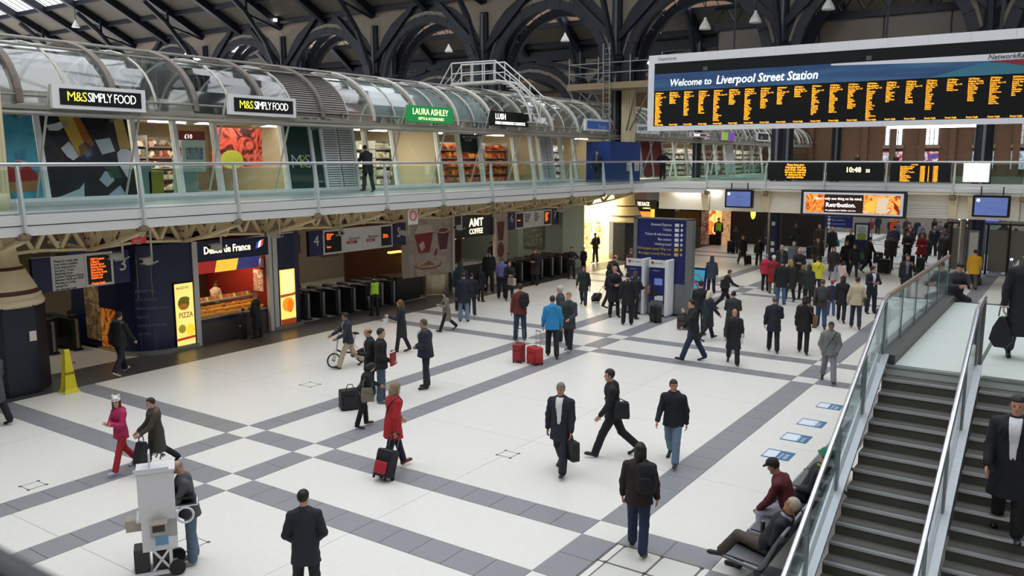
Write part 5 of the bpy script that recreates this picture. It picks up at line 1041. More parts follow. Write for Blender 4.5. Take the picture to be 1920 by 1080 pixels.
# ---------------------------------------------------------------- far side of the concourse
def farbox(name, lab, cat, px0, py0, px1, py1, Y, mat, d=.3, parent=None, emb=None):
    (a, z1), (b, z0) = AY(px0, py0, Y), AY(px1, py1, Y)
    return ob(name, MB().box(a, b, Y, Y+d, max(0, z0), z1), mat, parent, lab, cat)
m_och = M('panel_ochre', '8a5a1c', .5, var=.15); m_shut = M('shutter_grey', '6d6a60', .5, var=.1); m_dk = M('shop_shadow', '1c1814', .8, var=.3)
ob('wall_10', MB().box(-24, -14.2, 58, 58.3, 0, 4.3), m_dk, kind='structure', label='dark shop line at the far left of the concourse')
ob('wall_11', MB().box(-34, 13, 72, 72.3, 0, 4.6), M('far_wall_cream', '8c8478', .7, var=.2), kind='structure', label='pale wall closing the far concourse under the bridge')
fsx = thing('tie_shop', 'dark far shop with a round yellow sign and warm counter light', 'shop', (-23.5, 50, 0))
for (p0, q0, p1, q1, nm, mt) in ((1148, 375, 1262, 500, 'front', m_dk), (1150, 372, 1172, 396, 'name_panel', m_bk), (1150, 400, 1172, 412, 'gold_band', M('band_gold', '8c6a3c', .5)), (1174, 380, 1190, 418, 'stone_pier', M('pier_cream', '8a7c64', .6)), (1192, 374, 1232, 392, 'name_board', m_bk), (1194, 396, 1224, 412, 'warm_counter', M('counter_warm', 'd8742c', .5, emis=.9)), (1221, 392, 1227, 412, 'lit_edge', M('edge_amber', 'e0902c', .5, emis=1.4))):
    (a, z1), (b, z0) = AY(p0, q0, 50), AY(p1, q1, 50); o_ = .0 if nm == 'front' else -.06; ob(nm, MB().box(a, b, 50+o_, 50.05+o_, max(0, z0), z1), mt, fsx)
(a, z) = AY(1162, 388, 50); ob('round_logo', MB().prism([(a+.34*math.cos(t*math.pi/9), 49.9, z+.34*math.sin(t*math.pi/9)) for t in range(18)], (0, .03, 0)), M('logo_yellow', 'e8e0a0', .5, emis=1.), fsx); ob('logo_figure', MB().prism([(a+.05, 49.88, z-.2), (a+.2, 49.88, z-.05), (a+.12, 49.88, z+.12), (a-.02, 49.88, z+.05)], (0, .02, 0)), m_bk, fsx)
(a, z) = AY(1196, 385, 50); text('TIE RACK', .33, (a, 49.9, z), EX, EZ, m_warm, fsx, bold=.02, sx=.62); text('LONDON', .12, (a+.4, 49.9, z-.2), EX, EZ, m_warm, fsx)
sh2 = thing('shuttered_shop', 'ochre banded shop front with grey shutter left of the orange cafe', 'shop', (-20, 56, 0))
for (p0, q0, p1, q1, nm, mt) in ((1236, 378, 1312, 396, 'sign_band', m_gate), (1240, 394, 1312, 424, 'ochre_panel', m_och), (1250, 424, 1283, 476, 'shutter', m_shut), (1284, 424, 1312, 476, 'shutter', m_shut), (1258, 380, 1274, 396, 'white_notice', m_wp)):
    (a, z1), (b, z0) = AY(p0, q0, 56), AY(p1, q1, 56); k_ = {'sign_band': 0, 'ochre_panel': -.03, 'shutter': .02, 'white_notice': -.06}[nm]; ob(nm, MB().box(a, b, 56+k_, 56.1+k_, max(0, z0), z1), mt, sh2)
cf = thing('orange_cafe', 'glowing orange cafe bay between patterned pillars', 'cafe', (-18, 56, 0))
for (p0, q0, p1, q1, nm, mt) in ((1316, 378, 1328, 476, 'patterned_pillar', picture('pillar_pat', ['8c5a48', 'c0a088', '6c3028', 'b08068'], 2.5, .1, .5)), (1330, 378, 1352, 440, 'lit_wall', picture('cafe_glow', ['e8822c', 'f4b868', '8c3414', 'e06a24'], 1.5, 1.0, .5)), (1330, 440, 1352, 470, 'counter', m_dk), (1352, 380, 1366, 470, 'patterned_pillar', picture('pillar_pat2', ['c08a5c', 'd8a878', '8c5038'], 2.5, .3, .5))):
    (a, z1), (b, z0) = AY(p0, q0, 56), AY(p1, q1, 56); ob(nm, MB().box(a, b, 56, 56.2, max(0, z0), z1), mt, cf)
oy = thing('oval_sign', 'bright yellow oval sign left of the navy post', 'sign', (-16, 57, 2)); (a, z) = AY(1413, 399, 56.5); ob('disc', MB().prism([(a+.16*math.cos(t*math.pi/9), 56.4, z+.42*math.sin(t*math.pi/9)) for t in range(18)], (0, .06, 0)), M('oval_yellow', 'e8e83c', .5, emis=1.5), oy); ob('bracket', MB().bar((a, 56.45, z+.42), (a, 56.45, 4.3), .04), m_iron, oy)
kb = thing('far_kiosk', 'dark round far kiosk with a pale curved canopy and yellow panels', 'kiosk', (-13.5, 60, 0)); (a, z) = AY(1490, 440, 60); X_ = AY(1490, 440, 60)[0]
ob('body', MB().lathe((X_, 61, 0), [(1.7, 0), (1.7, 2.3)], 18), m_dk, kb); ob('canopy', MB().lathe((X_, 61, 2.3), [(2.3, 0), (2.3, .25), (2.0, .35)], 20), m_post, kb); ob('yellow_panel', MB().lathe((X_, 61, .2), [(1.73, 0), (1.73, 1.)], 6, a0=-1.2, a1=-.4), M('panel_yellow', 'c89a2c', .5), kb); ob('yellow_panel', MB().lathe((X_, 61, .2), [(1.73, 0), (1.73, 1.)], 6, a0=-2.6, a1=-1.9), M('panel_yellow', 'c89a2c', .5), kb); ob('red_light', MB().sphere((X_-.7, 59.1, 2.9), (.5, .1, .35), 10, 6), M('lamp_red', 'e0481c', .4, emis=1.5), kb)
dr = thing('direction_board', 'navy direction board with white lines under the billboard', 'sign', (-11, 56, 1)); (a, z1), (b, z0) = AY(1547, 398, 56), AY(1598, 428, 56); ob('panel', MB().box(a, b, 56, 56.1, z0, z1), M('totem_navy', '1c2360', .35), dr)
for k in range(4): text(('Platforms 11-18', 'Bus station', 'Liverpool St', 'Broadgate')[k], .17, (a+.45, 55.98, z1-.28-.24*k), EX, EZ, M('letter_blue', '9db4d8', .4), dr); ob('pictogram', MB().box(a+.2, a+.36, 55.98, 56, z1-.3-.24*k, z1-.14-.24*k), m_wp, dr)
for x in (a+.1, b-.1): ob('leg', MB().bar((x, 56.05, 0), (x, 56.05, z0), .08), m_gsteel, dr)
gp_ = thing('poster_stand', 'white and lime poster stand in the far crowd', 'poster', (-10.5, 52, 0)); (a, z1), (b, z0) = AY(1606, 421, 50), AY(1626, 450, 50); ob('frame', MB().box(a-.1, b+.1, 50, 50.1, 0, z1+.1), m_navyb, gp_); ob('sheet', MB().box(a, b, 49.97, 50, z0, z1), m_wp, gp_); ob('green_print', MB().box(a+.08, b-.08, 49.96, 49.97, z0, z0+(z1-z0)*.4), M('print_lime', '8cb03c', .5), gp_); ob('round_print', MB().prism([((a+b)/2+.22*math.cos(t*math.pi/8), 49.96, z0+(z1-z0)*.65+.22*math.sin(t*math.pi/8)) for t in range(16)], (0, .01, 0)), M('print_pale', 'a8bcc8', .5), gp_)
# navy posts of the front arcade standing in the concourse
for x, l in ((-13.75, 'in the crowd left of the billboard'), (-4.25, 'right of the billboard beside the framed poster')):
    c = thing('navy_post', 'round dark navy post '+l, 'post', (x, 45., 0)); ob('shaft', MB().lathe((x, 45, 0), [(.36, 0), (.36, 4.3)], 16), m_navyp, c); ob('base', MB().lathe((x, 45, 0), [(.42, 0), (.42, .3), (.36, .34)], 16), m_navyp, c)
    if x > -10: ob('steel_pole', MB().tube([(-4.75, 44.4, 0), (-4.75, 44.4, 4.3)], .14, 10), m_gsteel, c); ob('poster_frame', MB().box(-4.5, -4.05, 44.5, 44.55, .9, 2.6), m_gsteel, c); ob('sheet', MB().box(-4.44, -4.1, 44.48, 44.5, 1., 2.5), m_wp, c)
    else:
        for z in (1.0, 1.35, 2.4): ob('notice', MB().box(x-.02, x+.16, 44.62, 44.645, z, z+.2), m_wp, c)
# glazed booth with dark frame at the right
bt = thing('information_booth', 'grey glazed booth with a dark slatted roof beyond the landing', 'booth', (-4, 48, 0)); m_bg = M('booth_panel', '8d8c86', .4, var=.08)
(a, _), (b, _) = AY(1700, 470, 50), AY(1770, 470, 50)
for i in range(3): p0 = -8.2+i*1.0
for (x0, x1) in ((-5.75, -5.3), (-5.2, -4.2), (-4.05, -3.2), (-3.1, -2.2)): ob('panel', MB().box(x0, x1, 49.5, 49.55, .15, 2.3), m_bg, bt)
for x in (-5.8, -5.25, -4.12, -3.15, -2.15): ob('frame_post', MB().bar((x, 49.5, 0), (x, 49.5, 2.7), .1), m_gate, bt)
for i in range(6): ob('roof_slat', MB().box(-5.9, -2., 48.6+i*.32, 48.85+i*.32, 2.6, 2.68), m_gate, bt)
ob('side_panel', MB().box(-2.2, -2.15, 49.5, 52, .15, 2.3), m_bg, bt)
bl = thing('neon_sign', 'glowing blue shop sign below the right information monitor', 'sign', (-3, 60, 2.6)); (a, z1), (b, z0) = AY(1818, 404, 60), AY(1872, 418, 60); ob('case', MB().box(a-.2, b+.2, 60, 60.3, z0-.1, z1+.1), m_navyb, bl); ob('lit_face', MB().box(a, b, 59.97, 60, z0, z1), M('neon_blue', '3a3ce0', .4, emis=1.5), bl)
(c_, _), (d_, _) = AY(1798, 410, 60), AY(1815, 410, 60); ob('white_lamp', MB().box(c_, d_, 59.97, 60.1, z0, z1), M('strip_white', 'f8f8ff', .4, emis=5), bl); ob('support', MB().box(a, b, 60.05, 60.25, 0, z0), M('support_teal', '7c9494', .5), bl)
pg = thing('planter', 'dark bushy planter against the pale wall at the far right', 'plant', (1.5, 50, 0)); (a, _) = AY(1868, 450, 54), 0; a = a[0]; b = AY(1910, 450, 54)[0]
ob('trough', MB().box(a, b, 54, 54.6, 0, .6), m_dk, pg); lv = MB(); rnd = random.Random(9)
for k in range(420):
    c0 = Vector((rnd.uniform(a, b), 54.3+rnd.uniform(-.35, .35), rnd.uniform(.6, 2.0))); d0 = Vector((rnd.uniform(-1, 1), rnd.uniform(-1, 1), rnd.uniform(-.3, 1))).normalized(); s0 = d0.cross(Vector((.3, .5, .8))).normalized()*.07
    lv.add([c0-s0, c0+d0*.12, c0+s0, c0-d0*.12], [(0, 1, 2, 3)])
ob('foliage', lv, M('leaf_dark', '2c2e24', .6, var=.4), pg, kind='stuff')
# ================================================================ PEOPLE
def v3(*a): return np.array(a, float)
def nrm(a): return a/max(1e-9, np.linalg.norm(a))
def rcone(a, b, ra, rb, flat=1., fn=(0, 1, 0), k=None): return ('c', v3(*a), v3(*b), ra, rb, flat, nrm(v3(*fn)), k)
def ell(c, r, Rm=None, k=None): return ('e', v3(*c), v3(*r), np.eye(3) if Rm is None else Rm, k)
class SDF:
    """smooth union of rounded cones and ellipsoids on a grid, meshed by surface nets"""
    def __init__(s, prims, vox, kk=.025):
        lo = np.full(3, 9.); hi = np.full(3, -9.)
        for p in prims:
            if p[0] == 'c': r = max(p[3], p[4]); a, b = np.minimum(p[1], p[2])-r, np.maximum(p[1], p[2])+r
            else: r = p[2].max(); a, b = p[1]-r, p[1]+r
            lo = np.minimum(lo, a); hi = np.maximum(hi, b)
        s.v = vox; s.o = lo-2.5*vox; n = np.ceil((hi-s.o)/vox).astype(int)+3
        s.ax = [s.o[i]+vox*np.arange(n[i]) for i in range(3)]; s.D = np.full(n, .2, np.float32)
        for p in prims: s.add(p, kk)
    def sub(s, a, b):
        i0 = np.maximum(0, np.floor((a-s.o)/s.v).astype(int)); i1 = np.minimum(s.D.shape, np.ceil((b-s.o)/s.v).astype(int)+1)
        sl = tuple(slice(x, max(x+1, y)) for x, y in zip(i0, i1))
        return sl, np.meshgrid(*[s.ax[i][sl[i]] for i in range(3)], indexing='ij', sparse=True)
    def dist(s, p, g):
        X, Y, Z = g
        if p[0] == 'c':
            _, a, b, ra, rb, fl, fn, _k = p; d = b-a; L2 = max(1e-9, d@d)
            px, py, pz = X-a[0], Y-a[1], Z-a[2]
            if fl != 1.:
                f2 = nrm(fn-d*(fn@d)/L2); q = (px*f2[0]+py*f2[1]+pz*f2[2])*(1/fl-1); px, py, pz = px+q*f2[0], py+q*f2[1], pz+q*f2[2]
            t = np.clip((px*d[0]+py*d[1]+pz*d[2])/L2, 0, 1)
            return np.sqrt((px-t*d[0])**2+(py-t*d[1])**2+(pz-t*d[2])**2)-(ra+(rb-ra)*t)
        _, c, r, Rm, _k = p; px, py, pz = X-c[0], Y-c[1], Z-c[2]
        q = [(Rm[0, i]*px+Rm[1, i]*py+Rm[2, i]*pz)/r[i] for i in range(3)]
        k0 = np.sqrt(q[0]**2+q[1]**2+q[2]**2); k1 = np.sqrt((q[0]/r[0])**2+(q[1]/r[1])**2+(q[2]/r[2])**2)
        return np.where(k0 > 1e-6, k0*(k0-1)/np.maximum(k1, 1e-6), -r.min())
    def add(s, p, kk):
        k = p[-1] if p[-1] is not None else kk; m = k+2.2*s.v
        if p[0] == 'c': r = max(p[3], p[4])+m; a, b = np.minimum(p[1], p[2])-r, np.maximum(p[1], p[2])+r
        else: r = p[2].max()+m; a, b = p[1]-r, p[1]+r
        sl, g = s.sub(a, b); d = s.dist(p, g).astype(np.float32); o = s.D[sl]; h = np.maximum(k-np.abs(o-d), 0)/k
        s.D[sl] = np.minimum(o, d)-h*h*k*.25
    def cut(s, n, c):                      # keep the side n.p < c
        X, Y, Z = np.meshgrid(*s.ax, indexing='ij', sparse=True); s.D = np.maximum(s.D, (n[0]*X+n[1]*Y+n[2]*Z-c).astype(np.float32)); return s
    def carve(s, f):
        X, Y, Z = np.meshgrid(*s.ax, indexing='ij', sparse=True); s.D = np.maximum(s.D, f(X, Y, Z).astype(np.float32)); return s
    def mesh(s):
        D = s.D; S = D < 0; nx, ny, nz = D.shape; C = np.array([(i, j, k) for i in (0, 1) for j in (0, 1) for k in (0, 1)])
        cnt = np.zeros((nx-1, ny-1, nz-1), np.int8)
        for i, j, k in C: cnt += S[i:nx-1+i, j:ny-1+j, k:nz-1+k]
        act = (cnt > 0) & (cnt < 8); ijk = np.argwhere(act); idx = np.full(act.shape, -1); idx[act] = np.arange(len(ijk))
        if len(ijk) == 0: return np.zeros((0, 3)), np.zeros((0, 4), int)
        val = [D[tuple((ijk+c).T)] for c in C]; P = np.zeros((len(ijk), 3)); W = np.zeros(len(ijk))
        for a in range(8):
            for b in range(a+1, 8):
                if np.abs(C[a]-C[b]).sum() == 1:
                    m = (val[a] < 0) != (val[b] < 0); t = val[a][m]/(val[a][m]-val[b][m]); P[m] += C[a]+(C[b]-C[a])*t[:, None]; W[m] += 1
        V = s.o+s.v*(ijk+P/W[:, None]); F = []
        for ax in range(3):
            u, w = (ax+1) % 3, (ax+2) % 3; A = np.moveaxis(S, (ax, u, w), (0, 1, 2)); I = np.moveaxis(idx, (ax, u, w), (0, 1, 2))
            m = A[:-1, 1:-1, 1:-1] != A[1:, 1:-1, 1:-1]; e = np.argwhere(m); i, j, k = e[:, 0], e[:, 1]+1, e[:, 2]+1
            q = np.stack([I[i, j-1, k-1], I[i, j, k-1], I[i, j, k], I[i, j-1, k]], 1); fl = A[i, j, k]
            q[~fl] = q[~fl][:, ::-1]; F.append(q)
        return V, np.concatenate(F)
def np_mesh(name, V, F, mi=None):
    me = bpy.data.meshes.new(name); me.vertices.add(len(V)); me.vertices.foreach_set('co', np.asarray(V, np.float32).ravel())
    n = len(F); me.loops.add(4*n); me.loops.foreach_set('vertex_index', F.ravel().astype(np.int32)); me.polygons.add(n)
    me.polygons.foreach_set('loop_start', np.arange(0, 4*n, 4, dtype=np.int32)); me.polygons.foreach_set('loop_total', np.full(n, 4, np.int32))
    if mi is not None: me.polygons.foreach_set('material_index', mi.astype(np.int32))
    me.polygons.foreach_set('use_smooth', np.ones(n, bool)); me.update(calc_edges=True); return me
def rotx(a): c, s = math.cos(a), math.sin(a); return np.array([[1, 0, 0], [0, c, -s], [0, s, c]])
def rotz(a): c, s = math.cos(a), math.sin(a); return np.array([[c, -s, 0], [s, c, 0], [0, 0, 1]])
def fabric(c, rough=.8): return M('cloth_'+c+('_s' if rough < .7 else ''), c, rough, var=.16, scale=22, bump=.25)
def skinm(c): return M('skin_'+c, c, .55, var=.06, scale=30)
def hairm(c): return M('hair_'+c, c, .6, var=.3, scale=60, bump=.4)
m_eye = M('eye_dark', '2a201c', .3); m_lip = M('lip', 'a0605a', .5)
POSE = {   # legs: (hip flex, knee flex, abduction); arms: (forward flex, abduction, elbow flex, inward turn of forearm)
 'stand': ((2, 2, 4), (-2, 2, 4), (2, 11, 12, 0), (2, 11, 12, 0), 0),
 'walk': ((23, 5, 3), (-19, 22, 3), (-14, 11, 14, 0), (16, 11, 25, 0), 3),
 'walkL': ((-19, 22, 3), (23, 5, 3), (16, 11, 25, 0), (-14, 11, 14, 0), 3),
 'stride': ((27, 7, 1), (-23, 25, 1), (-24, 10, 18, 0), (26, 8, 30, 0), 5),
 'step': ((15, 6, 2), (-10, 14, 2), (-8, 9, 14, 0), (10, 9, 22, 0), 2),
 'pocket': ((4, 4, 4), (-3, 3, 4), (-6, 16, 48, 25), (-6, 16, 48, 25), 0),
 'hold': ((2, 2, 4), (-2, 4, 4), (14, 8, 80, 32), (14, 8, 80, 32), 2),
 'phone': ((3, 3, 4), (-2, 4, 4), (30, 14, 118, 20), (2, 9, 18, 0), 0),
 'phoneL': ((3, 3, 4), (-2, 4, 4), (2, 9, 18, 0), (30, 14, 118, 20), 0),
 'hips': ((2, 2, 6), (-2, 2, 6), (-14, 40, 82, 55), (-14, 40, 82, 55), 0),
 'cross': ((2, 2, 4), (-2, 2, 4), (22, 12, 88, 62), (20, 12, 84, 62), 0),
 'reach': ((6, 6, 3), (-4, 4, 3), (52, 6, 35, 10), (22, 8, 60, 10), 6),
 'pull': ((22, 6, 1), (-18, 20, 1), (10, 8, 20, 0), (-30, 12, 10, 0), 5),
 'bend': ((14, 10, 3), (-6, 12, 3), (18, 8, 40, 10), (10, 8, 30, 10), 30),
}
NP = 0
def person(x, y, head, label, h=1.74, pose='stand', vox=.022, z=0., top='222329', bot='1d1f26', shoe='17171a', skin='c89880', hair='3a2a20', hs='short', length='hip', w=1.07, look=0., nod=0., group=None, arms=None, legs=None, sit=None, shirt=None, vest=None, hat=None, strap=None, scarf=None, hood=None, lean=None, fem=False, wide=1.06, flare=1.12, glasses=False, collar=True, pack=None, opened=False, tie=None, zrest=None):
    """head: heading in degrees, 0 = towards +Y, clockwise; the returned object is the body, its clothes are children"""
    global NP; NP += 1
    lL, lR, aL, aR, ln = POSE[pose]; s = h/1.75
    if arms: aL = arms[0] or aL; aR = arms[1] or aR
    if legs: lL, lR = legs
    ln = R(ln if lean is None else lean); T = rotx(-ln); w_ = w
    pel = v3(0, 0, .94); J = {}
    UP = T@v3(0, 0, 1); FW = T@v3(0, 1, 0)
    def up_(u, f=0., xx=0.): return pel+UP*u+FW*f+v3(xx, 0, 0)
    for sd, (hf, kf, ab), nm in ((-1, lL, 'L'), (1, lR, 'R')):
        hip = pel+v3(sd*.088, 0, -.03); f, a = R(hf), R(ab)
        kn = hip+.425*v3(sd*math.sin(a), math.sin(f)*math.cos(a), -math.cos(f)*math.cos(a)); g = f-R(kf)
        an = kn+.405*v3(sd*math.sin(a)*.5, math.sin(g), -math.cos(g)); ft = max(-R(55), min(R(16), g*.75 if hf < 60 else 0))
        if sit: ft = sit.get('foot', 0)
        toe = an+v3(sd*.02, .17*math.cos(ft)+.0, .17*math.sin(ft)-.055); heel = an+v3(0, -.045, -.055-.03*math.sin(ft))
        J['hip'+nm], J['knee'+nm], J['ank'+nm], J['toe'+nm], J['heel'+nm], J['ft'+nm] = hip, kn, an, toe, heel, ft
    sw_ = .175*w_*(.9 if fem else 1)
    for sd, (ff, ab, ef, inn), nm in ((-1, aL, 'L'), (1, aR, 'R')):
        sh = up_(.455, -.01, sd*sw_); f, a, e, i = R(ff)+ln*.6, R(ab), R(ff+ef)+ln*.6, R(inn)
        el = sh+.285*v3(sd*math.sin(a), math.sin(f)*math.cos(a), -math.cos(f)*math.cos(a))
        fd = v3(-sd*math.sin(i)+sd*math.sin(a)*.3*(1-min(1, inn/20)), math.sin(e)*math.cos(i), -math.cos(e)*math.cos(i)); fd = nrm(fd)
        wr = el+.25*fd; J['sh'+nm], J['el'+nm], J['wr'+nm], J['fd'+nm] = sh, el, wr, fd
    hc = up_(.70, .025); HR = T@rotz(R(-look))@rotx(R(-nod)); neck = up_(.53, -.01)
    fem_w = .94 if fem else 1.
    zmin = min(min(J['toe'+n][2], J['heel'+n][2]) for n in 'LR')-.03
    off = v3(0, 0, -zmin)
    if sit: off = v3(0, 0, sit['h']/s-(pel[2]-.11))
    for k in list(J):
        if not k.startswith(('fd', 'ft')): J[k] = J[k]+off
    pel = pel+off; hc = hc+off; neck = neck+off
    Hh = lambda a, b, c: hc+HR@v3(a, b, c)
    sc = lambda p: np.asarray(p)*s
    # --- body: head, neck, trunk, limbs in one skin
    tr = [rcone(up_(.02), up_(.28), .125*w_*wide, .135*w_*wide, .72, FW), ell(up_(.40), (.155*w_, .105*w_*wide, .17), T), rcone(J['shL'], up_(.48), .04, .05), rcone(J['shR'], up_(.48), .04, .05), rcone(up_(.44), neck, .09, .058)]
    bodyp = tr+[rcone(neck+UP*(-.03), hc+HR@v3(0, -.012, -.05), .056*w_**.5, .052), ell(hc+HR@v3(0, -.008, .018), (.073, .092, .098), HR), ell(Hh(0, .022, -.055), (.052, .062, .066), HR), ell(Hh(0, .088, -.02), (.011, .02, .022), HR, .012), rcone(Hh(-.02, .062, -.095), Hh(.02, .062, -.095), .018, .018), ell(Hh(-.075, -.01, -.01), (.01, .02, .03), HR, .008), ell(Hh(.075, -.01, -.01), (.01, .02, .03), HR, .008)]
    for n in 'LR':
        bodyp += [rcone(J['sh'+n], J['el'+n], .045, .036), rcone(J['el'+n], J['wr'+n], .036, .026), rcone(J['wr'+n], J['wr'+n]+J['fd'+n]*.075, .028, .036, .5, (1, 0, 0), .015)]
        bodyp += [rcone(J['hip'+n], J['knee'+n], .07, .045), rcone(J['knee'+n], J['ank'+n], .045, .034), rcone(J['heel'+n]+v3(0, .02, .02), J['toe'+n]+v3(0, -.02, .0), .028, .024)]
    S = SDF([tuple(q) for q in bodyp], vox, .022); V, F = S.mesh()
    c = V[F].mean(1); L = (c-hc)@HR
    mi = np.zeros(len(F), int)
    if vox < .03:
        for sx in (-1, 1): mi[((L[:, 0]-sx*.03)**2+(L[:, 2]-.005)**2 < .0095**2) & (L[:, 1] > .05)] = 1
        mi[(np.abs(L[:, 0]) < .026) & (np.abs(L[:, 2]+.062) < .008) & (L[:, 1] > .05)] = 2
        if vox < .018:
            for sx in (-1, 1): mi[(np.abs(L[:, 0]-sx*.032) < .018) & (np.abs(L[:, 2]-.03) < .0045) & (L[:, 1] > .05)] = 3
    me = np_mesh('person', V*s, F, mi)
    # fingers: five tapered chains rooted inside each palm
    fb = MB(); rf = .0085*s
    for n, sd in (('L', -1), ('R', 1)):
        d = J['fd'+n]; palm = J['wr'+n]+d*.06; side = nrm(np.cross(d, v3(1, 0, 0)) if abs(d[0]) < .9 else np.cross(d, v3(0, 0, 1))); inw = nrm(np.cross(side, d))
        if inw[0]*sd > 0: inw = -inw
        curl = inw
        for q, (o, ll) in enumerate(((-.027, .062), (-.009, .074), (.009, .078), (.026, .068))):
            b = palm+side*o*1.05; m_ = b+d*(.03+ll*.5)+curl*.006; e = m_+nrm(d*.7+curl*.75)*ll*.55
            fb.tube([sc(b), sc(m_), sc(e)], [rf, rf*.95, rf*.75], 5)
        b = J['wr'+n]+d*.03+side*.022; m_ = b+side*.03+d*.028+curl*.008; e = m_+d*.03+curl*.012-side*.004
        fb.tube([sc(b), sc(m_), sc(e)], [rf*1.2, rf*1.1, rf*.85], 5)
    fm = fb.mesh('fingers', True); bm = bmesh.new(); bm.from_mesh(me); bm.from_mesh(fm); bm.to_mesh(me); bm.free(); bpy.data.meshes.remove(fm)
    me.polygons.foreach_set('use_smooth', np.ones(len(me.polygons), bool))
    for m_ in (skinm(skin), m_eye, m_lip, hairm(hair)): me.materials.append(m_)
    o = bpy.data.objects.new('person', me); COL.objects.link(o); o.location = (x, y, z); o.rotation_euler = (0, 0, R(-head)); props(o, label, 'person', group); local(o)
    def part(nm, S_, mat, wrinkle=0.):
        V, F = S_.mesh()
        if len(F) == 0: return None
        if wrinkle and vox < .03:
            ph = NP*1.7; dz = np.sin(V[:, 2]*41+6*np.sin(V[:, 0]*17+ph)+ph)*np.sin(V[:, 1]*23+V[:, 0]*19+ph*2); ctr = np.array([0, 0, 0]); r_ = V[:, :2]-pel[:2]; r_ = r_/np.maximum(.05, np.linalg.norm(r_, axis=1, keepdims=True)); V = V.copy(); V[:, :2] += r_*dz[:, None]*wrinkle
        me_ = np_mesh(nm, V*s, F); me_.materials.append(mat); c_ = bpy.data.objects.new(nm, me_); COL.objects.link(c_); c_.parent = o; return c_
    t = .016 if length == 'shirt' else .026
    # --- jacket / top
    HEM = {'shirt': -.05, 'hip': -.13, 'long': -.26, 'coat': -.42, 'knee': -.56}[length]
    jk = [rcone(up_(.0), up_(.28), (.138*w_+t)*wide*(1.05 if HEM < -.06 else 1), (.132*w_+t)*wide*fem_w, .74, FW), ell(up_(.40), (.16*w_+t, (.105*w_+t)*wide, .18), T), rcone(J['shL'], up_(.5), .04+t*.8, .062+t), rcone(J['shR'], up_(.5), .04+t*.8, .062+t), rcone(up_(.44), neck-UP*.005, .095, .062+(.012 if collar else 0))]
    hemz = pel+UP*HEM*.96
    if HEM < -.06 and not sit:
        mid = (J['kneeL']+J['kneeR'])/2; mid[0] = 0; tip = pel+nrm((mid-pel)*.55+v3(0, 0, -1)*.3)*(-HEM+.05)
        jk.append(rcone(up_(.02), tip, (.142*w_+t)*wide, (.15*w_+t)*wide*(1+.25*max(0, -HEM-.15))*flare, .78, FW))
    for n in 'LR': jk += [rcone(J['sh'+n], J['el'+n], .053+t*.7, .044+t*.7), rcone(J['el'+n], J['wr'+n]-J['fd'+n]*.015, .044+t*.7, .036+t*.55)]
    if hood: jk += [rcone(up_(.5, -.09, -.06), up_(.5, -.09, .06), .05, .05), rcone(up_(.545, -.055, -.075), up_(.545, -.055, .075), .04, .04)]
    S = SDF(jk, vox, .03)
    if not sit: S.cut((0, 0, -1), -(pel[2]+HEM))
    else: S.cut(tuple(-UP), -(UP@(pel+UP*-.1)))
    jname = 'coat' if length in ('coat', 'knee', 'long') else ('shirt' if length == 'shirt' else 'jacket')
    part(jname, S, fabric(top), .0045)
    # --- trousers
    b_ = .02 if bot != 'skin' else .004; tp = [ell(pel+v3(0, 0, -.02), (.14*w_*wide, .115*w_*wide, .125)), rcone(up_(.0), up_(.12), .128*w_*wide, .12*w_*wide, .74, FW)]
    for n in 'LR':
        kr = (.058 if not fem else .05)+b_; tp += [rcone(J['hip'+n], J['knee'+n], .082*w_+b_*.8, kr), rcone(J['knee'+n], J['ank'+n]+(J['knee'+n]-J['ank'+n])*.05, kr, (.053 if not fem else .045)+b_*flare)]
    S = SDF(tp, vox, .02); part('trousers', S, fabric(bot), .003)
    # --- shoes
    for n in 'LR':
        tn = J['toe'+n]; hl = J['heel'+n]; S = SDF([rcone(hl+v3(0, .015, .018), tn+v3(0, -.03, .0), .042, .036, .95), rcone(J['ank'+n]+v3(0, 0, .01), hl+v3(0, .03, .02), .04, .04), ell(tn+v3(0, -.01, 0), (.042, .055, .035))], min(vox, .02), .02)
        f_ = J['ft'+n]; nn_ = v3(0, math.sin(f_), -math.cos(f_)); S.cut(tuple(nn_), nn_@(tn+v3(0, 0, -.027))); part('shoe', S, M('shoe_'+shoe, shoe, .4, var=.1))
    # --- hair and hats
    if hs != 'bald':
        hp = [ell(Hh(0, -.012, .03), (.083, .1, .1), HR)]
        if hs in ('long', 'bob', 'pony'):
            hp += [rcone(Hh(0, -.045, .03), Hh(0, -.075, -.1), .082, .07)]; dn = {'bob': .13, 'long': .28, 'pony': .2}[hs]
            if hs == 'pony': hp += [rcone(Hh(0, -.1, .02), Hh(0, -.12, -.2), .04, .025)]
            else:
                hp += [rcone(Hh(0, -.08, -.06), Hh(0, -.095, -dn), .075, .05)]
                for sx in (-1, 1): hp += [rcone(Hh(sx*.06, -.01, .02), Hh(sx*.068, .0 if hs == 'bob' else .03, -dn*.95), .038, .03)]
        S = SDF(hp, min(vox, .022), .02)
        HRt, hcc = HR.T, hc
        def face(X, Y, Z):
            px, py, pz = X-hcc[0], Y-hcc[1], Z-hcc[2]; ly = HR[0, 1]*px+HR[1, 1]*py+HR[2, 1]*pz; lz = HR[0, 2]*px+HR[1, 2]*py+HR[2, 2]*pz; lx = HR[0, 0]*px+HR[1, 0]*py+HR[2, 0]*pz
            d = np.minimum(ly-.022, .052-lz)          # inside the face opening: in front and below the fringe
            if hs in ('long', 'bob'): d = np.minimum(d, .056-np.abs(lx))
            if hs == 'fringe_bald': d = np.maximum(d, lz-.045)
            if hs in ('short', 'fringe_bald'): d = np.maximum(d, -.075-lz)
            return d
        S.carve(face); part('hair', S, hairm(hair))
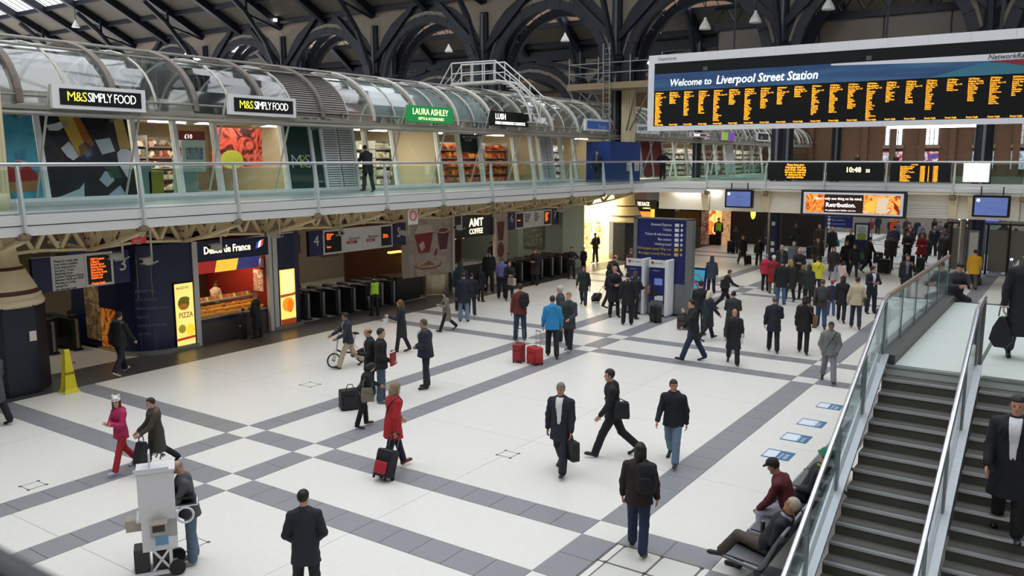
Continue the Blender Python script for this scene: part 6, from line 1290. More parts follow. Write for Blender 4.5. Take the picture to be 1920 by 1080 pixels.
    if hat:
        kind, col = hat
        if kind == 'cap': S = SDF([ell(Hh(0, -.008, .05), (.09, .105, .085), HR), rcone(Hh(-.03, .1, .048), Hh(.03, .1, .048), .05, .05, .3, HR@v3(0, 0, 1))], .014, .012); S.cut(tuple(-(HR@v3(0, .0, 1))), -((HR@v3(0, 0, 1))@Hh(0, 0, .03)))
        elif kind == 'helmet': S = SDF([ell(Hh(0, -.005, .05), (.115, .13, .11), HR), ell(Hh(0, 0, .03), (.15, .165, .02), HR)], .014, .02); S.cut(tuple(-(HR@v3(0, 0, 1))), -((HR@v3(0, 0, 1))@Hh(0, 0, .02)))
        elif kind == 'hood': S = SDF([ell(Hh(0, -.02, .025), (.1, .115, .125), HR), rcone(Hh(0, -.05, -.05), up_(.5, -.03), .1, .12)], .018, .03); S.carve(lambda X, Y, Z: np.minimum((X-hc[0])*HR[0, 1]+(Y-hc[1])*HR[1, 1]+(Z-hc[2])*HR[2, 1]-.05, .075-((X-hc[0])*HR[0, 2]+(Y-hc[1])*HR[1, 2]+(Z-hc[2])*HR[2, 2])))
        elif kind == 'animal':
            S = SDF([ell(Hh(0, -.008, .045), (.09, .105, .1), HR), ell(Hh(-.06, -.005, .14), (.032, .022, .035), HR), ell(Hh(.06, -.005, .14), (.032, .022, .035), HR)], .012, .012); S.cut(tuple(-(HR@v3(0, 0, 1))), -((HR@v3(0, 0, 1))@Hh(0, 0, .03)))
        else: S = SDF([ell(Hh(0, -.012, .045), (.09, .107, .1), HR)], .016, .012); S.cut(tuple(-(HR@v3(0, 0, 1))), -((HR@v3(0, 0, 1))@Hh(0, 0, .02)))
        part('hat' if kind != 'hood' else 'hood', S, fabric(col))
        if kind == 'animal':
            for sx in (-1, 1): part('hat_eye', SDF([ell(Hh(sx*.032, .09, .075), (.014, .012, .016), HR)], .006, .005), m_eye)
    def shell(nm, col, f, grow=.008, low=-.1, bt=None):
        q = [(a[0],)+tuple(a[1:3])+(a[3]+grow, a[4]+grow)+a[5:] if a[0] == 'c' else (a[0], a[1], a[2]+grow, a[3], a[4]) for a in (bt or jk[:5])]
        S = SDF(q, min(vox, .02), .03); S.carve(f); return part(nm, S, fabric(col))
    u0 = up_(.0)+off*0; pz = pel
    if shirt: # shirt front showing in the opening of the jacket
        def vee(X, Y, Z):
            u = (X-pz[0])*UP[0]+(Y-pz[1])*UP[1]+(Z-pz[2])*UP[2]; ff = (Y-pz[1])*FW[1]+(Z-pz[2])*FW[2]
            wd = np.clip(.026+(u-.0)*.085 if opened else .015+(u-.22)*.3, 0, .07); return np.maximum(np.maximum(np.abs(X)-wd, .02-ff), np.maximum(u-.56, (.06 if opened else .2)-u))
        shell('shirt_front', shirt, vee, .011)
    if tie: shell('tie', tie, lambda X, Y, Z: np.maximum(np.maximum(np.abs(X)-.022, .03-((Y-pz[1])*FW[1]+(Z-pz[2])*FW[2])), np.maximum((Z-pz[2])-.5, .22-(Z-pz[2]))), .012)
    if vest: shell('hi_vis_vest', vest, lambda X, Y, Z: np.maximum(np.maximum(np.abs(X)-.2*w_, (Z-pz[2])-.5), -.06-(Z-pz[2])), .012)
    if strap:
        col, sd = strap
        shell('bag_strap', col, lambda X, Y, Z: np.maximum(np.abs((Z-pz[2])-.28-sd*X*1.7)*.5-.014, -.1-(Z-pz[2])), .012)
    if scarf: part('scarf', SDF([rcone(up_(.52, .05, -.04), up_(.52, .05, .04), .045, .045), rcone(up_(.53, -.05, -.05), up_(.53, -.05, .05), .045, .045), rcone(up_(.53, .0, -.085), up_(.53, .02, -.085), .04, .04), rcone(up_(.53, 0, .085), up_(.53, .02, .085), .04, .04)], min(vox, .02), .04), fabric(scarf))
    if hood and isinstance(hood, str) and hood != 'plain':
        part('fur_trim', SDF([rcone(up_(.54, -.06, -.1), up_(.54, -.06, .1), .055, .055), rcone(up_(.5, -.02, -.14), up_(.53, -.06, -.1), .05, .05), rcone(up_(.5, -.02, .14), up_(.53, -.06, .1), .05, .05), rcone(up_(.44, .06, -.12), up_(.5, -.02, -.14), .045, .045), rcone(up_(.44, .06, .12), up_(.5, -.02, .14), .045, .045)], min(vox, .02), .04), fabric(hood))
    if glasses:
        g = MB(); pts = lambda sx: [sc(Hh(sx*.031+.019*math.cos(t*math.pi/5), .096, .006+.015*math.sin(t*math.pi/5))) for t in range(10)]
        for sx in (-1, 1): g.tube(pts(sx), .003*s, 4, closed=True); g.tube([sc(Hh(sx*.05, .094, .008)), sc(Hh(sx*.076, .0, .008))], .003*s, 4)
        g.tube([sc(Hh(-.012, .1, .01)), sc(Hh(.012, .1, .01))], .003*s, 4); ob('glasses', g, m_eye, o)
    M4 = Matrix.Translation((x, y, z)) @ Matrix.Rotation(R(-head), 4, 'Z')
    J.update(pel=pel, hc=hc, neck=neck, UP=UP, FW=FW); o_j = {k: (M4 @ Vector(sc(v)) if not k.startswith(('fd', 'ft', 'UP', 'FW')) else v) for k, v in J.items()}
    o_j['M'] = M4; o_j['s'] = s; o_j['up'] = lambda u, f=0., xx=0.: M4 @ Vector(sc(pel+UP*u+FW*f+v3(xx, 0, 0)))
    if pack: backpack(o_j, *pack)
    return o, o_j
def body_frame(j):
    X = (j['M'].to_3x3() @ Vector((1, 0, 0))).normalized(); U = (j['M'].to_3x3() @ Vector(j['UP'])).normalized(); Fv = (j['M'].to_3x3() @ Vector(j['FW'])).normalized(); return X, Fv, U
def backpack(j, label, col, dx=0., size=1.):
    X, Fv, U = body_frame(j); c = j['up'](.34, -.2, dx*.8); b = thing('backpack', label, 'backpack', tuple(c)); m = fabric(col)
    def blob(cc, hx, hy, hz, n):
        mb = MB(); prof = [(-1, .6), (-.85, .88), (-.3, 1.), (.5, .95), (.85, .75), (1, .4)]
        K = 10; o = 0
        for (zz, rr) in prof:
            for k in range(K):
                t = 2*math.pi*k/K; ct, st = math.cos(t), math.sin(t); e = .65
                mb.v.append(tuple(cc+X*hx*rr*math.copysign(abs(ct)**e, ct)+Fv*hy*rr*math.copysign(abs(st)**e, st)+U*hz*zz))
        for i in range(len(prof)-1):
            for k in range(K): k2 = (k+1) % K; mb.f.append((i*K+k, i*K+k2, (i+1)*K+k2, (i+1)*K+k)); mb.m.append(0)
        mb.f.append(tuple(range(K))[::-1]); mb.m.append(0); mb.f.append(tuple((len(prof)-1)*K+k for k in range(K))); mb.m.append(0); return mb
    ob('bag_body', blob(c, .15*size, .08*size, .22*size, 0), m, b, smooth=True); ob('front_pocket', blob(c-Fv*.075*size-U*.07*size, .11*size, .035*size, .1*size, 0), m, b, smooth=True)
    ob('grab_loop', MB().tube([c+U*.2*size-X*.03, c+U*.25*size, c+U*.2*size+X*.03], .008, 5), m, b)
    for sx in ((-1, 1) if abs(dx) < .05 else (1 if dx > 0 else -1,)):
        P = [j['up'](.42, -.13, sx*.1), j['up'](.53, -.04, sx*.115), j['up'](.5, .1, sx*.12), j['up'](.36, .15, sx*.135), j['up'](.22, .06, sx*.19), j['up'](.2, -.12, sx*.14)]
        ob('shoulder_strap', MB().tube(P, .018, 5), m, b)
def shoulder_bag(j, label, col, side=1, size=(.3, .22, .1), drop=.05, cat='bag', fwd=-.02, strapcol=None, name='shoulder_bag'):
    X, Fv, U = body_frame(j); c = j['up'](drop, fwd, side*(.24+size[2]/2)); b = thing(name, label, cat, tuple(c)); m = fabric(col, .6)
    f = MB(); hx, hy, hz = size[2]/2, size[0]/2, size[1]/2
    Z3 = Vector((0, 0, 1)); Y3 = (Fv-Z3*Fv.dot(Z3)).normalized()
    pr = [(-hy*.92, -hz), (hy*.92, -hz), (hy, -hz*.7), (hy*.9, hz*.8), (hy*.75, hz), (-hy*.75, hz), (-hy*.9, hz*.8), (-hy, -hz*.7)]
    f.prism([c-X*hx+Y3*a+Z3*q for a, q in pr], X*2*hx); ob('bag_body', f, m, b); ob('flap', MB().prism([c+X*hx*side+Y3*a*1.01+Z3*(q if q > 0 else hz*.1) for a, q in pr if True][2:7], X*.012*side), m, b)
    ob('strap', MB().tube([c+Z3*hz-Y3*hy*.7, j['up'](.3, -.12, side*.2), j['up'](.54, -.02, side*.11), j['up'](.3, .15, side*.19), c+Z3*hz+Y3*hy*.7], .012, 5), fabric(strapcol or col), b); return b
def hand_bag(p, label, col, size=(.36, .28, .1), rz=0., name='hand_bag', cat='bag', handle=.1, soft=False):
    """a bag hanging from the grip point p"""
    p = Vector(p); a = R(rz); Y3 = Vector((-math.sin(a), math.cos(a), 0)); X3 = Vector((math.cos(a), math.sin(a), 0)); Z3 = Vector((0, 0, 1)); c = p-Z3*(handle+size[1]/2)
    b = thing(name, label, cat, tuple(c)); m = fabric(col, .6); hx, hy, hz = size[2]/2, size[0]/2, size[1]/2
    pr = [(-hy*.94, -hz), (hy*.94, -hz), (hy, -hz*.85), (hy*.97, hz*.85), (hy*.9, hz), (-hy*.9, hz), (-hy*.97, hz*.85), (-hy, -hz*.85)]
    if soft: pr = [(-hy*.5, -hz), (hy*.5, -hz), (hy, -hz*.5), (hy*.75, hz*.3), (hy*.25, hz), (-hy*.25, hz), (-hy*.75, hz*.3), (-hy, -hz*.5)]
    ob('bag_body', MB().prism([c-X3*hx+Y3*u+Z3*q for u, q in pr], X3*2*hx), m, b)
    if not soft: ob('front_pocket', MB().prism([c+X3*hx+Y3*u*.8+Z3*(q*.55-.03) for u, q in pr], X3*.025), m, b)
    ob('handle', MB().tube([c+Z3*hz-Y3*hy*.4, p-Y3*.05, p+Y3*.05, c+Z3*hz+Y3*hy*.4], .011, 6), m, b); return b
def suitcase(x, y, label, col, grip=None, size=(.38, .24, .56), rz=0., tilt=0., accent=None, name='suitcase', extend=.0, group=None):
    """wheeled case standing at x,y; with grip given, it is tipped so that its handle reaches the grip point"""
    t = thing(name, label, 'suitcase', (0, 0, 0), group); local(t); m = fabric(col, .6); w_, d_, h_ = size
    ob('shell', MB().rbox(-w_/2, w_/2, -d_/2, d_/2, .05, .05+h_, .05), m, t); ob('front_panel', MB().rbox(-w_*.4, w_*.4, -d_/2-.03, -d_/2, .1, .05+h_*.55, .03, axis='y'), fabric(accent or col, .6), t)
    ob('upper_pocket', MB().rbox(-w_*.4, w_*.4, -d_/2-.02, -d_/2, .1+h_*.58, .03+h_*.93, .03, axis='y'), m, t)
    for sx in (-1, 1): ob('wheel', MB().tube([(sx*w_*.38-.02, d_*.4, .04), (sx*w_*.38+.02, d_*.4, .04)], .04, 10), m_gate, t); ob('foot', MB().box(sx*w_*.38-.02, sx*w_*.38+.02, -d_*.45, -d_*.35, 0, .06), m_gate, t)
    ob('carry_handle', MB().tube([(-.07, 0, .05+h_), (-.06, 0, .09+h_), (.06, 0, .09+h_), (.07, 0, .05+h_)], .01, 6), m_gate, t)
    L = extend
    if grip is not None:
        g = Vector(grip); base = Vector((x, y, 0)); v = g-base; L = max(.15, v.length-.05-h_)
        hz = Vector((v.x, v.y, 0)); ang = math.atan2(hz.length, v.z); rzz = math.atan2(hz.y, hz.x)-math.pi/2
        t.rotation_mode = 'XYZ'; mw = Matrix.Translation((x, y, 0)) @ Matrix.Rotation(rzz, 4, 'Z') @ Matrix.Rotation(-ang, 4, 'X') @ Matrix.Translation((0, -d_*.4, -.02)); 
        lowz = min((mw @ Vector(p)).z for p in ((0, d_*.4, .0), (0, -d_/2, .05), (0, d_/2, .05))); t.matrix_world = Matrix.Translation((0, 0, -lowz+.0)) @ mw
    else: t.location = (x, y, 0); t.rotation_euler = (0, 0, R(rz))
    if L > 0:
        for sx in (-1, 1): ob('handle_rod', MB().tube([(sx*.1, d_*.4, .05+h_*.9), (sx*.1, d_*.4, .05+h_+L)], .008, 6), m_gsteel, t)
        ob('handle_grip', MB().tube([(-.11, d_*.4, .05+h_+L), (.11, d_*.4, .05+h_+L)], .014, 6), m_gate, t)
    return t
# ================================================================ WHO IS ON THE CONCOURSE
NV, MV, FV = .0135, .02, .028
# ---- nearest figures
o, j = person(-14.72, 8.48, -185, 'girl in pink hoodie and red trousers wearing a white animal eared knitted hat', h=1.49, vox=NV, pose='walk', top='b32a5e', bot='a81f28', shoe='b8b4d4', hair='3c261c', hs='long', hat=('animal', 'e6e4dc'), look=-40, arms=((18,10,88,50),(18,10,88,50)), hood='plain', fem=True, w=.94)
o, j = person(-14.24, 8.90, -163, 'woman in olive brown parka with fur edged hood and black leggings', h=1.47, vox=NV, pose='stride', top='3c382e', length='coat', bot='1a1a1c', hair='2c1e18', hood='6c5444', fem=True, wide=1.15, arms=((28,10,30,0),(18,8,30,0)), look=5)
b = hand_bag(j['wrL']-Vector((0,0,.05)), 'black soft bag held low by the woman in the olive parka', '15161a', (.34,.5,.16), 20, soft=True)
o, j = person(-10.44, 6.97, -153, 'balding man in grey hooded top and jeans typing at the white trolley', h=1.57, vox=NV, pose='hold', top='4c4c50', bot='58697e', shoe='8c8c8a', hs='fringe_bald', hair='8a7c70', skin='c08c74', hood='plain', lean=10, nod=38, length='hip', arms=((24,6,72,20),(24,6,72,20)), flare=1.25)
o, j = person(-8.08, 7.05, -44, 'man in a dark navy suit seen from behind, standing at the bottom edge', h=1.60, vox=NV, pose='pocket', top='22242e', bot='1e2029', hair='15130f', length='long', look=30, collar=True, w=1.04); shell = None
o, j = person(-10.51, 11.41, 19, 'fair haired woman in a bright red jacket pulling a red case', h=1.73, vox=NV, pose='pull', top='a81c22', bot='1d2434', shoe='7c2028', hair='8c7858', hs='bob', fem=True, length='long', strap=('2a1c1c', 1), wide=1.12, arms=((14,10,30,0),(-20,12,14,0)), w=1.04)
suitcase(-10.3, 10.98, 'red and black wheeled holdall pulled by the woman in the red jacket', '17161c', grip=j['wrR']+Vector((0,0,-.06)), size=(.36,.26,.5), accent='a8182a', name='wheeled_holdall')
o, j = person(-7.82, 13.11, -193, 'grey haired man in open navy suit and white shirt carrying a black briefcase', h=1.78, vox=NV, pose='walk', top='1f222e', bot='1c1f2a', hair='77756f', skin='b88468', shirt='e8e8ea', opened=True, length='long', arms=((8,8,12,0),(-4,12,4,0)))
hand_bag(j['wrL']+Vector((0,0,-.06)), 'black soft briefcase in the hand of the man with the open white shirt', '141517', (.42,.36,.14), 60, name='briefcase')
o, j = person(-7.42, 14.44, -119, 'young man in black hooded jacket striding left with a black bag on his hip', h=1.84, vox=NV, pose='stride', top='181a1e', bot='15171d', hair='2a1c14', hood='plain', length='hip', arms=((10,8,25,0),(-6,8,20,0)))
shoulder_bag(j, 'black messenger bag slung behind the young man in the black hooded jacket', '14161c', side=-1, size=(.3,.32,.12), drop=.1, fwd=-.16)
o, j = person(-6.28, 14.75, -191, 'young man in a black printed hoodie and faded blue jeans', h=1.71, vox=NV, pose='walk', top='14161c', bot='62788e', shoe='1b1b20', hair='2e2018', hood='plain', length='hip', look=-25, skin='c08a70')
o, j = person(-5.16, 10.92, -17, 'person in dark brown jacket and blue jeans seen from behind near the floor hatch', h=1.69, vox=NV, pose='step', top='251b19', bot='1c2b47', hair='1e1412', hs='bob', length='hip', w=1.1, wide=1.1, arms=((4,12,10,0),(4,12,10,0)), pack=('black backpack on the right shoulder of the person in dark brown', '101117', .16, 1.05), flare=1.15)
o, j = person(-5.31, 22.68, 163, 'young man in a grey zipped top and grey jogging trousers by the stairs', h=1.67, vox=MV, pose='walk', top='6c706f', bot='7c7c82', shoe='201c1c', hair='18130f', skin='8c6048', hood='plain', arms=((-4,14,30,20),(-4,14,30,20)), strap=('1c1c20', -1), flare=1.2)
o, j = person(-19.62, 8.47, -107, 'dark coated figure cut off by the picture edge near the yellow board', h=1.74, vox=MV, pose='step', top='46474a', bot='141417', length='coat', hair='2a2624')
o, j = person(-21.60, 12.59, -20, 'young man in dark jacket and white trainers passing the navy bakery kiosk', h=1.78, vox=MV, pose='walk', top='15191a', bot='141a2c', shoe='c8ccd0', hair='201814', length='hip', hood='4a4c4a')
o, j = person(-22.36, 17.84, -103, 'grey blonde woman in black coat buying at the bakery counter', h=1.50, vox=MV, pose='hold', top='17191b', bot='171718', length='knee', hair='8c7860', fem=True, skin='c8a084')
hand_bag(j['wrR']+Vector((0.02,0,0)), 'small dark handbag on the arm of the woman at the bakery counter', '1e1d20', (.26,.2,.1), 40)
o, j = person(-22.60, 17.48, -112, 'dark clothed child standing left of the woman at the bakery counter', h=1.03, vox=FV, pose='stand', top='1b1c1f', bot='17171a', hair='1c1814')
o, j = person(-21.98, 23.00, -69, 'gate attendant in lime high visibility vest beside the platform five gates', h=1.55, vox=MV, pose='stand', top='17181c', bot='121318', hair='1a1614', vest='a8d42c', length='hip', hat=('cap', '17181c'))
o, j = person(-16.99, 16.68, -150, 'young man in navy jacket and beige trousers wheeling a folding bicycle', h=1.65, vox=MV, pose='stride', top='242a36', bot='a8967e', shoe='1c1a1a', hair='17120e', skin='9c6c50', shirt='7c8084', opened=True, length='hip', arms=((24,12,40,0),(34,14,24,0)), look=20)
o, j = person(-14.30, 14.77, -141, 'bald man in black suit and white collar facing left behind the crouching woman', h=1.77, vox=MV, pose='hold', top='15171f', bot='14161d', hs='fringe_bald', hair='3c332c', shirt='d4d6e0', skin='c49078', length='long')
o, j = person(-13.83, 14.64, 49, 'man in black jacket and jeans facing right with a red folder', h=1.82, vox=MV, pose='stand', top='121214', bot='3c4c5c', hair='2e221a', length='hip', arms=((2,8,12,0),(6,8,60,10)), shoe='5c6468')
fo = thing('red_folder', 'red folder held at the waist by the man in the black jacket', 'folder', tuple(j['wrR'])); ob('cover', MB().obox(j['wrR']+Vector((.04,.02,.06)), (.03,.13,.16), (.9,.3,0), (-.3,.9,0), (0,0,1)), M('folder_red','8c1c24',.5), fo); ob('papers', MB().obox(j['wrR']+Vector((.035,.02,.07)), (.02,.125,.165), (.9,.3,0), (-.3,.9,0), (0,0,1)), m_wp, fo)
o, j = person(-12.84, 12.96, 33, 'woman in black bending over her wheeled bag beside the bald man', h=1.46, vox=MV, pose='bend', top='141416', bot='111216', shoe='4c2020', hair='14100e', hs='bob', fem=True, length='long', lean=22, nod=25, arms=((20,10,30,0),(-10,10,10,0)), strap=('8c8474', -1))
shoulder_bag(j, 'beige shoulder bag on the hip of the bending woman in black', '6e675a', side=1, size=(.26,.3,.1), drop=.02, fwd=.08)
hand_bag((-14.05,13.8,.6), 'black travel bag beside the bending woman in black', '131419', (.5,.46,.26), -30, handle=.12, name='travel_bag', soft=False)
o, j = person(-17.00, 18.95, -128, 'brown haired woman in navy coat holding a white paper cup', h=1.62, vox=MV, pose='step', top='1a1c25', bot='141821', length='coat', hair='6c4a30', hs='long', fem=True, arms=((30,8,75,5),(2,10,14,0)))
cu = thing('paper_cup', 'white paper cup in the hand of the woman in the navy coat', 'cup', tuple(j['wrL'])); p_=j['wrL']+Vector((-.07,-.02,.02)); ob('cup', MB().lathe(p_,[(.03,-.06),(.042,.06)],10), m_wp, cu); ob('lid', MB().lathe(p_+Vector((0,0,.06)),[(.045,0),(.045,.012),(.036,.02)],10), m_bk, cu); ob('paper_bag', MB().obox(p_+Vector((-.02,-.03,-.16)),(.04,.07,.09),EX,EY,EZ), m_wp, cu)
o, j = person(-13.75, 16.22, -137, 'heavy grey haired man in a navy blouson with folded hands', h=1.80, vox=MV, pose='hold', top='1c2030', bot='19202e', hair='4a443e', wide=1.38, w=1.06, length='hip', skin='b08468', shirt='9aa0a8', arms=((10,10,60,45),(10,10,60,45)), scarf='7c6840')
o, j = person(-17.90, 22.26, -151, 'woman in a grey tweed coat walking and looking into her bag', h=1.45, vox=MV, pose='stride', top='716b60', bot='141416', length='coat', hair='1c1614', hs='bob', fem=True, arms=((22,10,78,40),(22,10,78,40)), nod=25)
o, j = person(-18.48, 23.98, -36, 'man in navy jacket and pale jeans standing with his back turned at the coffee kiosk', h=1.79, vox=MV, pose='stand', top='171d2e', bot='6c7f96', hair='2c2420', length='long', w=1.12, wide=1.15)
o, j = person(-19.02, 25.16, -25, 'man in dark navy jacket and blue jeans right of the pale jeans', h=1.60, vox=MV, pose='stand', top='141826', bot='26344c', hair='241c18', length='long')
o, j = person(-19.92, 25.65, -43, 'hooded person in dark teal waiting at the coffee counter', h=1.90, vox=MV, pose='stand', top='14282e', bot='15171d', hs='short', hat=('hood','14282e'), length='hip')
o, j = person(-20.54, 27.80, -6, 'slim person in black waiting second from the pole at the coffee kiosk', h=1.47, vox=MV, pose='stand', top='16181b', bot='121215', hair='241a16', hs='bob', fem=True, length='long')
o, j = person(-21.75, 30.08, -36, 'man in black suit with white collar at the coffee kiosk', h=1.90, vox=MV, pose='stand', top='15161c', bot='131419', hair='1e1714', length='long', scarf='d8d4d4')
o, j = person(-20.28, 28.96, -31, 'man in a lilac shirt and dark trousers by the coffee kiosk pole', h=1.76, vox=MV, pose='hold', top='6c6ca8', bot='181c2c', length='shirt', hair='5c4a3c')
o, j = person(-19.78, 28.80, 138, 'woman in dark coat with a pale patterned shopping bag', h=1.65, vox=MV, pose='hold', top='1d1e24', bot='17171b', length='coat', hair='4c2c20', hs='bob', fem=True)
hand_bag(j['wrL']+Vector((.02,-.03,.0)), 'pale patterned shopping bag held by the woman in the dark coat', 'a8988c', (.42,.3,.14), 70, name='shopping_bag')
o, j = person(-21.19, 32.99, -191, 'person in dark brown coat reading a phone before the platform six gates', h=1.74, vox=MV, pose='hold', top='2a2422', bot='17161a', length='coat', hair='5c4434', nod=20)
o, j = person(-20.87, 35.82, 148, 'man in black jumper with hands on hips beyond the gates', h=1.57, vox=MV, pose='hips', top='141518', bot='121317', hair='1a1512', length='hip')
o, j = person(-21.45, 38.07, -169, 'person in black standing before the grey green wall', h=1.34, vox=FV, pose='stand', top='15161b', bot='131318', hair='1a1512', length='hip')
o, j = person(-16.56, 29.42, -201, 'man in dark green jacket walking with a white paper in his hand', h=1.65, vox=MV, pose='walk', top='1f2a24', bot='1f2430', hair='2a1e18', length='long', skin='b88468')
pa = thing('paper_sheet', 'white paper carried by the man in the dark green jacket', 'paper', tuple(j['wrL'])); ob('sheet', MB().obox(j['wrL']+Vector((0,0,-.1)),(.012,.1,.14),(.9,.3,0),(-.3,.9,0),EZ), m_wp, pa)
o, j = person(-23.05, 42.25, -79, 'man in black with a rucksack standing in the bright shop doorway', h=1.71, vox=MV, pose='hold', top='141214', bot='1a1818', hair='14100e', pack=('black rucksack on the man in the bright shop doorway','121012',0,.95))
o, j = person(-15.48, 29.55, 54, 'woman in black pulling a tilted black suitcase near the ticket machines', h=1.78, vox=MV, pose='step', top='14141a', bot='1d2030', hair='2c201a', hs='bob', fem=True, length='long', arms=((6,8,20,0),(-26,12,8,0)))
suitcase(-16.63, 30.55, 'tilted black suitcase pulled towards the ticket machines', '14151c', grip=j['wrR']+Vector((0,0,-.04)), size=(.36,.22,.52))
o, j = person(-16.34, 31.31, 22, 'bald man in black jacket leaning forward behind the woman with the tilted case', h=1.90, vox=MV, pose='bend', top='16181f', bot='15161b', hs='fringe_bald', hair='4a3c30', lean=18, length='hip')
o, j = person(-14.39, 27.91, 138, 'grey blonde woman in black coat holding a phone near the ticket machines', h=1.90, vox=MV, pose='hold', top='16171c', bot='121317', hair='a08c74', fem=True, length='coat', scarf='3c4048', glasses=True)
o, j = person(-13.28, 26.79, -29, 'man in black suit seen from behind in front of the left ticket machine', h=1.87, vox=MV, pose='stand', top='15161c', bot='121319', hair='17120f', length='long', scarf='8c9098')
o, j = person(-13.59, 27.94, 2, 'curly brown haired person in dark brown jacket using the left ticket machine', h=1.76, vox=MV, pose='reach', top='231e20', bot='16171c', hair='4c3428', hs='bob', length='long')
o, j = person(-13.19, 29.00, -12, 'red haired woman in dark jacket and jeans using the right ticket machine', h=1.63, vox=MV, pose='reach', top='1c1f1e', bot='34486a', hair='6a3424', hs='bob', fem=True, length='hip')
shoulder_bag(j, 'tan shoulder bag on the red haired woman at the ticket machine', '9c6a2c', side=-1, size=(.28,.26,.1), drop=.1, fwd=0)
suitcase(-12.64, 27.8, 'upright black suitcase behind the red haired woman at the ticket machine', '15151a', size=(.44,.26,.56), rz=-30)
o, j = person(-17.25, 35.07, -56, 'person in dark red half hidden behind the navy wayfinding sign', h=1.79, vox=FV, pose='stand', top='4a2426', bot='17171b', hair='6c5444')
o, j = person(-15.00, 22.46, -46, 'man in rust red jumper and jeans with a black rucksack looking at his phone', h=1.85, vox=MV, pose='phoneL', top='5f2622', bot='25384e', shoe='1a1f2c', hair='2a1d18', length='hip', pack=('black rucksack on the man in the rust red jumper','15161b',.1,1.05), w=1.1, wide=1.08)
suitcase(-13.36, 19.95, 'tall red suitcase standing left of the pair', '8c1c26', size=(.3,.34,.5), rz=10, extend=.42)
suitcase(-12.84, 20.0, 'red suitcase with black pocket zips standing right of the pair', 'a81c26', size=(.46,.3,.46), rz=-20, extend=.45)
o, j = person(-12.83, 20.94, -35, 'person in bright blue hooded jacket and black trousers seen from behind', h=1.85, vox=MV, pose='step', top='2482b8', bot='14151a', hair='2a211c', hood='plain', length='hip', w=1.06, wide=1.06, arms=((4,12,14,0),(4,12,14,0)))
o, j = person(-12.86, 21.95, -188, 'fair young man in open grey jacket over a green printed shirt', h=1.83, vox=MV, pose='step', top='34353c', bot='1a1c2a', shoe='9a9a94', hair='8c6c44', shirt='163c2c', opened=True, length='long', skin='d0a088', arms=((14,10,50,20),(14,10,60,20)))
o, j = person(-13.83, 23.06, -131, 'white haired man in grey jacket hidden behind the blue hooded jacket', h=1.81, vox=MV, pose='stand', top='3a3b40', bot='22242c', hair='c8c4bc', length='hip')
o, j = person(-9.18, 22.86, -119, 'man in black jacket and dark jeans phoning beside his brown case', h=1.85, vox=MV, pose='stride', top='15161a', bot='1c2a44', hair='1e1714', length='long', arms=((34,14,120,20),(6,8,40,10)), legs=((24,4,2),(-20,8,2)))
suitcase(-11.3, 27.15, 'dark brown soft case standing left of the phoning man', '3a2c2c', size=(.42,.26,.42), rz=20, name='soft_case')
o, j = person(-9.93, 25.91, 34, 'white blonde woman in navy coat and black leggings walking away', h=1.68, vox=MV, pose='walk', top='1e2430', bot='141418', shoe='4a2c28', length='coat', hair='d8ccb4', hs='long', fem=True)
o, j = person(-10.47, 26.57, -2, 'man in black cap and jacket in front of the no smoking board', h=1.82, vox=MV, pose='stand', top='15161b', bot='15161c', hat=('cap','2c2024'), hair='2a201c')
o, j = person(-8.10, 23.20, 159, 'balding man in long black coat walking towards the stairs with folded papers', h=1.66, vox=MV, pose='walk', top='17191f', bot='131418', length='coat', hs='fringe_bald', hair='4a3c34', skin='b88464', scarf='5a5a60')
pa = thing('folded_papers', 'folded white papers in the hand of the balding man in the long black coat', 'paper', tuple(j['wrL'])); ob('sheet', MB().obox(j['wrL']+Vector((0,0,-.02)),(.03,.09,.14),(.9,.3,0),(-.3,.9,0),EZ), m_wp, pa)
o, j = person(-9.21, 26.21, -19, 'broad man in dark grey green jacket walking away behind the balding man', h=1.63, vox=MV, pose='hold', top='2c312e', bot='15161b', hair='1c1714', w=1.15, wide=1.15, length='long')
o, j = person(-11.62, 32.03, 48, 'man in black leaning into a fast stride to the right', h=1.61, vox=MV, pose='stride', top='17171b', bot='131318', hair='4a3428', length='hip', lean=14)
shoulder_bag(j, 'black bag on the back of the striding man in black', '15151a', side=1, size=(.36,.34,.14), drop=.2, fwd=-.18)
o, j = person(-13.46, 35.36, -15, 'person in slate blue anorak seen from behind', h=1.64, vox=MV, pose='stand', top='343a4c', bot='17181d', hair='2a2420', hat=('hood','2c3244'), length='long')
o, j = person(-7.61, 25.35, -20, 'grey haired man in dark navy jacket seen from behind near the grey floor band', h=1.71, vox=MV, pose='step', top='191d28', bot='14161c', hair='5c564e', length='long', w=1.1, arms=((0,12,10,0),(12,8,60,30)))
o, j = person(-6.79, 25.65, -11, 'woman in black with a fur trimmed hood and long dark hair', h=1.77, vox=MV, pose='step', top='15151a', bot='101014', hair='18120f', hs='long', hood='6a5a48', fem=True, length='long')
shoulder_bag(j, 'brown shoulder bag of the woman with the fur trimmed hood', '6a4a30', side=1, size=(.32,.34,.12), drop=.06)
o, j = person(-7.38, 30.00, -16, 'man in brown jacket and jeans walking away under a grey rucksack', h=1.79, vox=MV, pose='stride', top='3a332e', bot='243a5c', hair='5c442e', pack=('grey rucksack on the man in the brown jacket','34383a',0,1.1))
o, j = person(-7.71, 32.73, -13, 'child in red bobble hat and navy coat among the group', h=1.33, vox=MV, pose='stand', top='232448', bot='44587c', hat=('beanie','a81c22'), length='hip', hair='3a2a20')
o, j = person(-7.08, 31.62, -7, 'woman in black with long dark hair walking away', h=1.73, vox=MV, pose='walk', top='15151a', bot='14141a', hair='2c1f18', hs='long', fem=True, length='long')
shoulder_bag(j, 'black handbag on the shoulder of the long haired woman walking away', '131318', side=1, size=(.3,.24,.1), drop=.1)
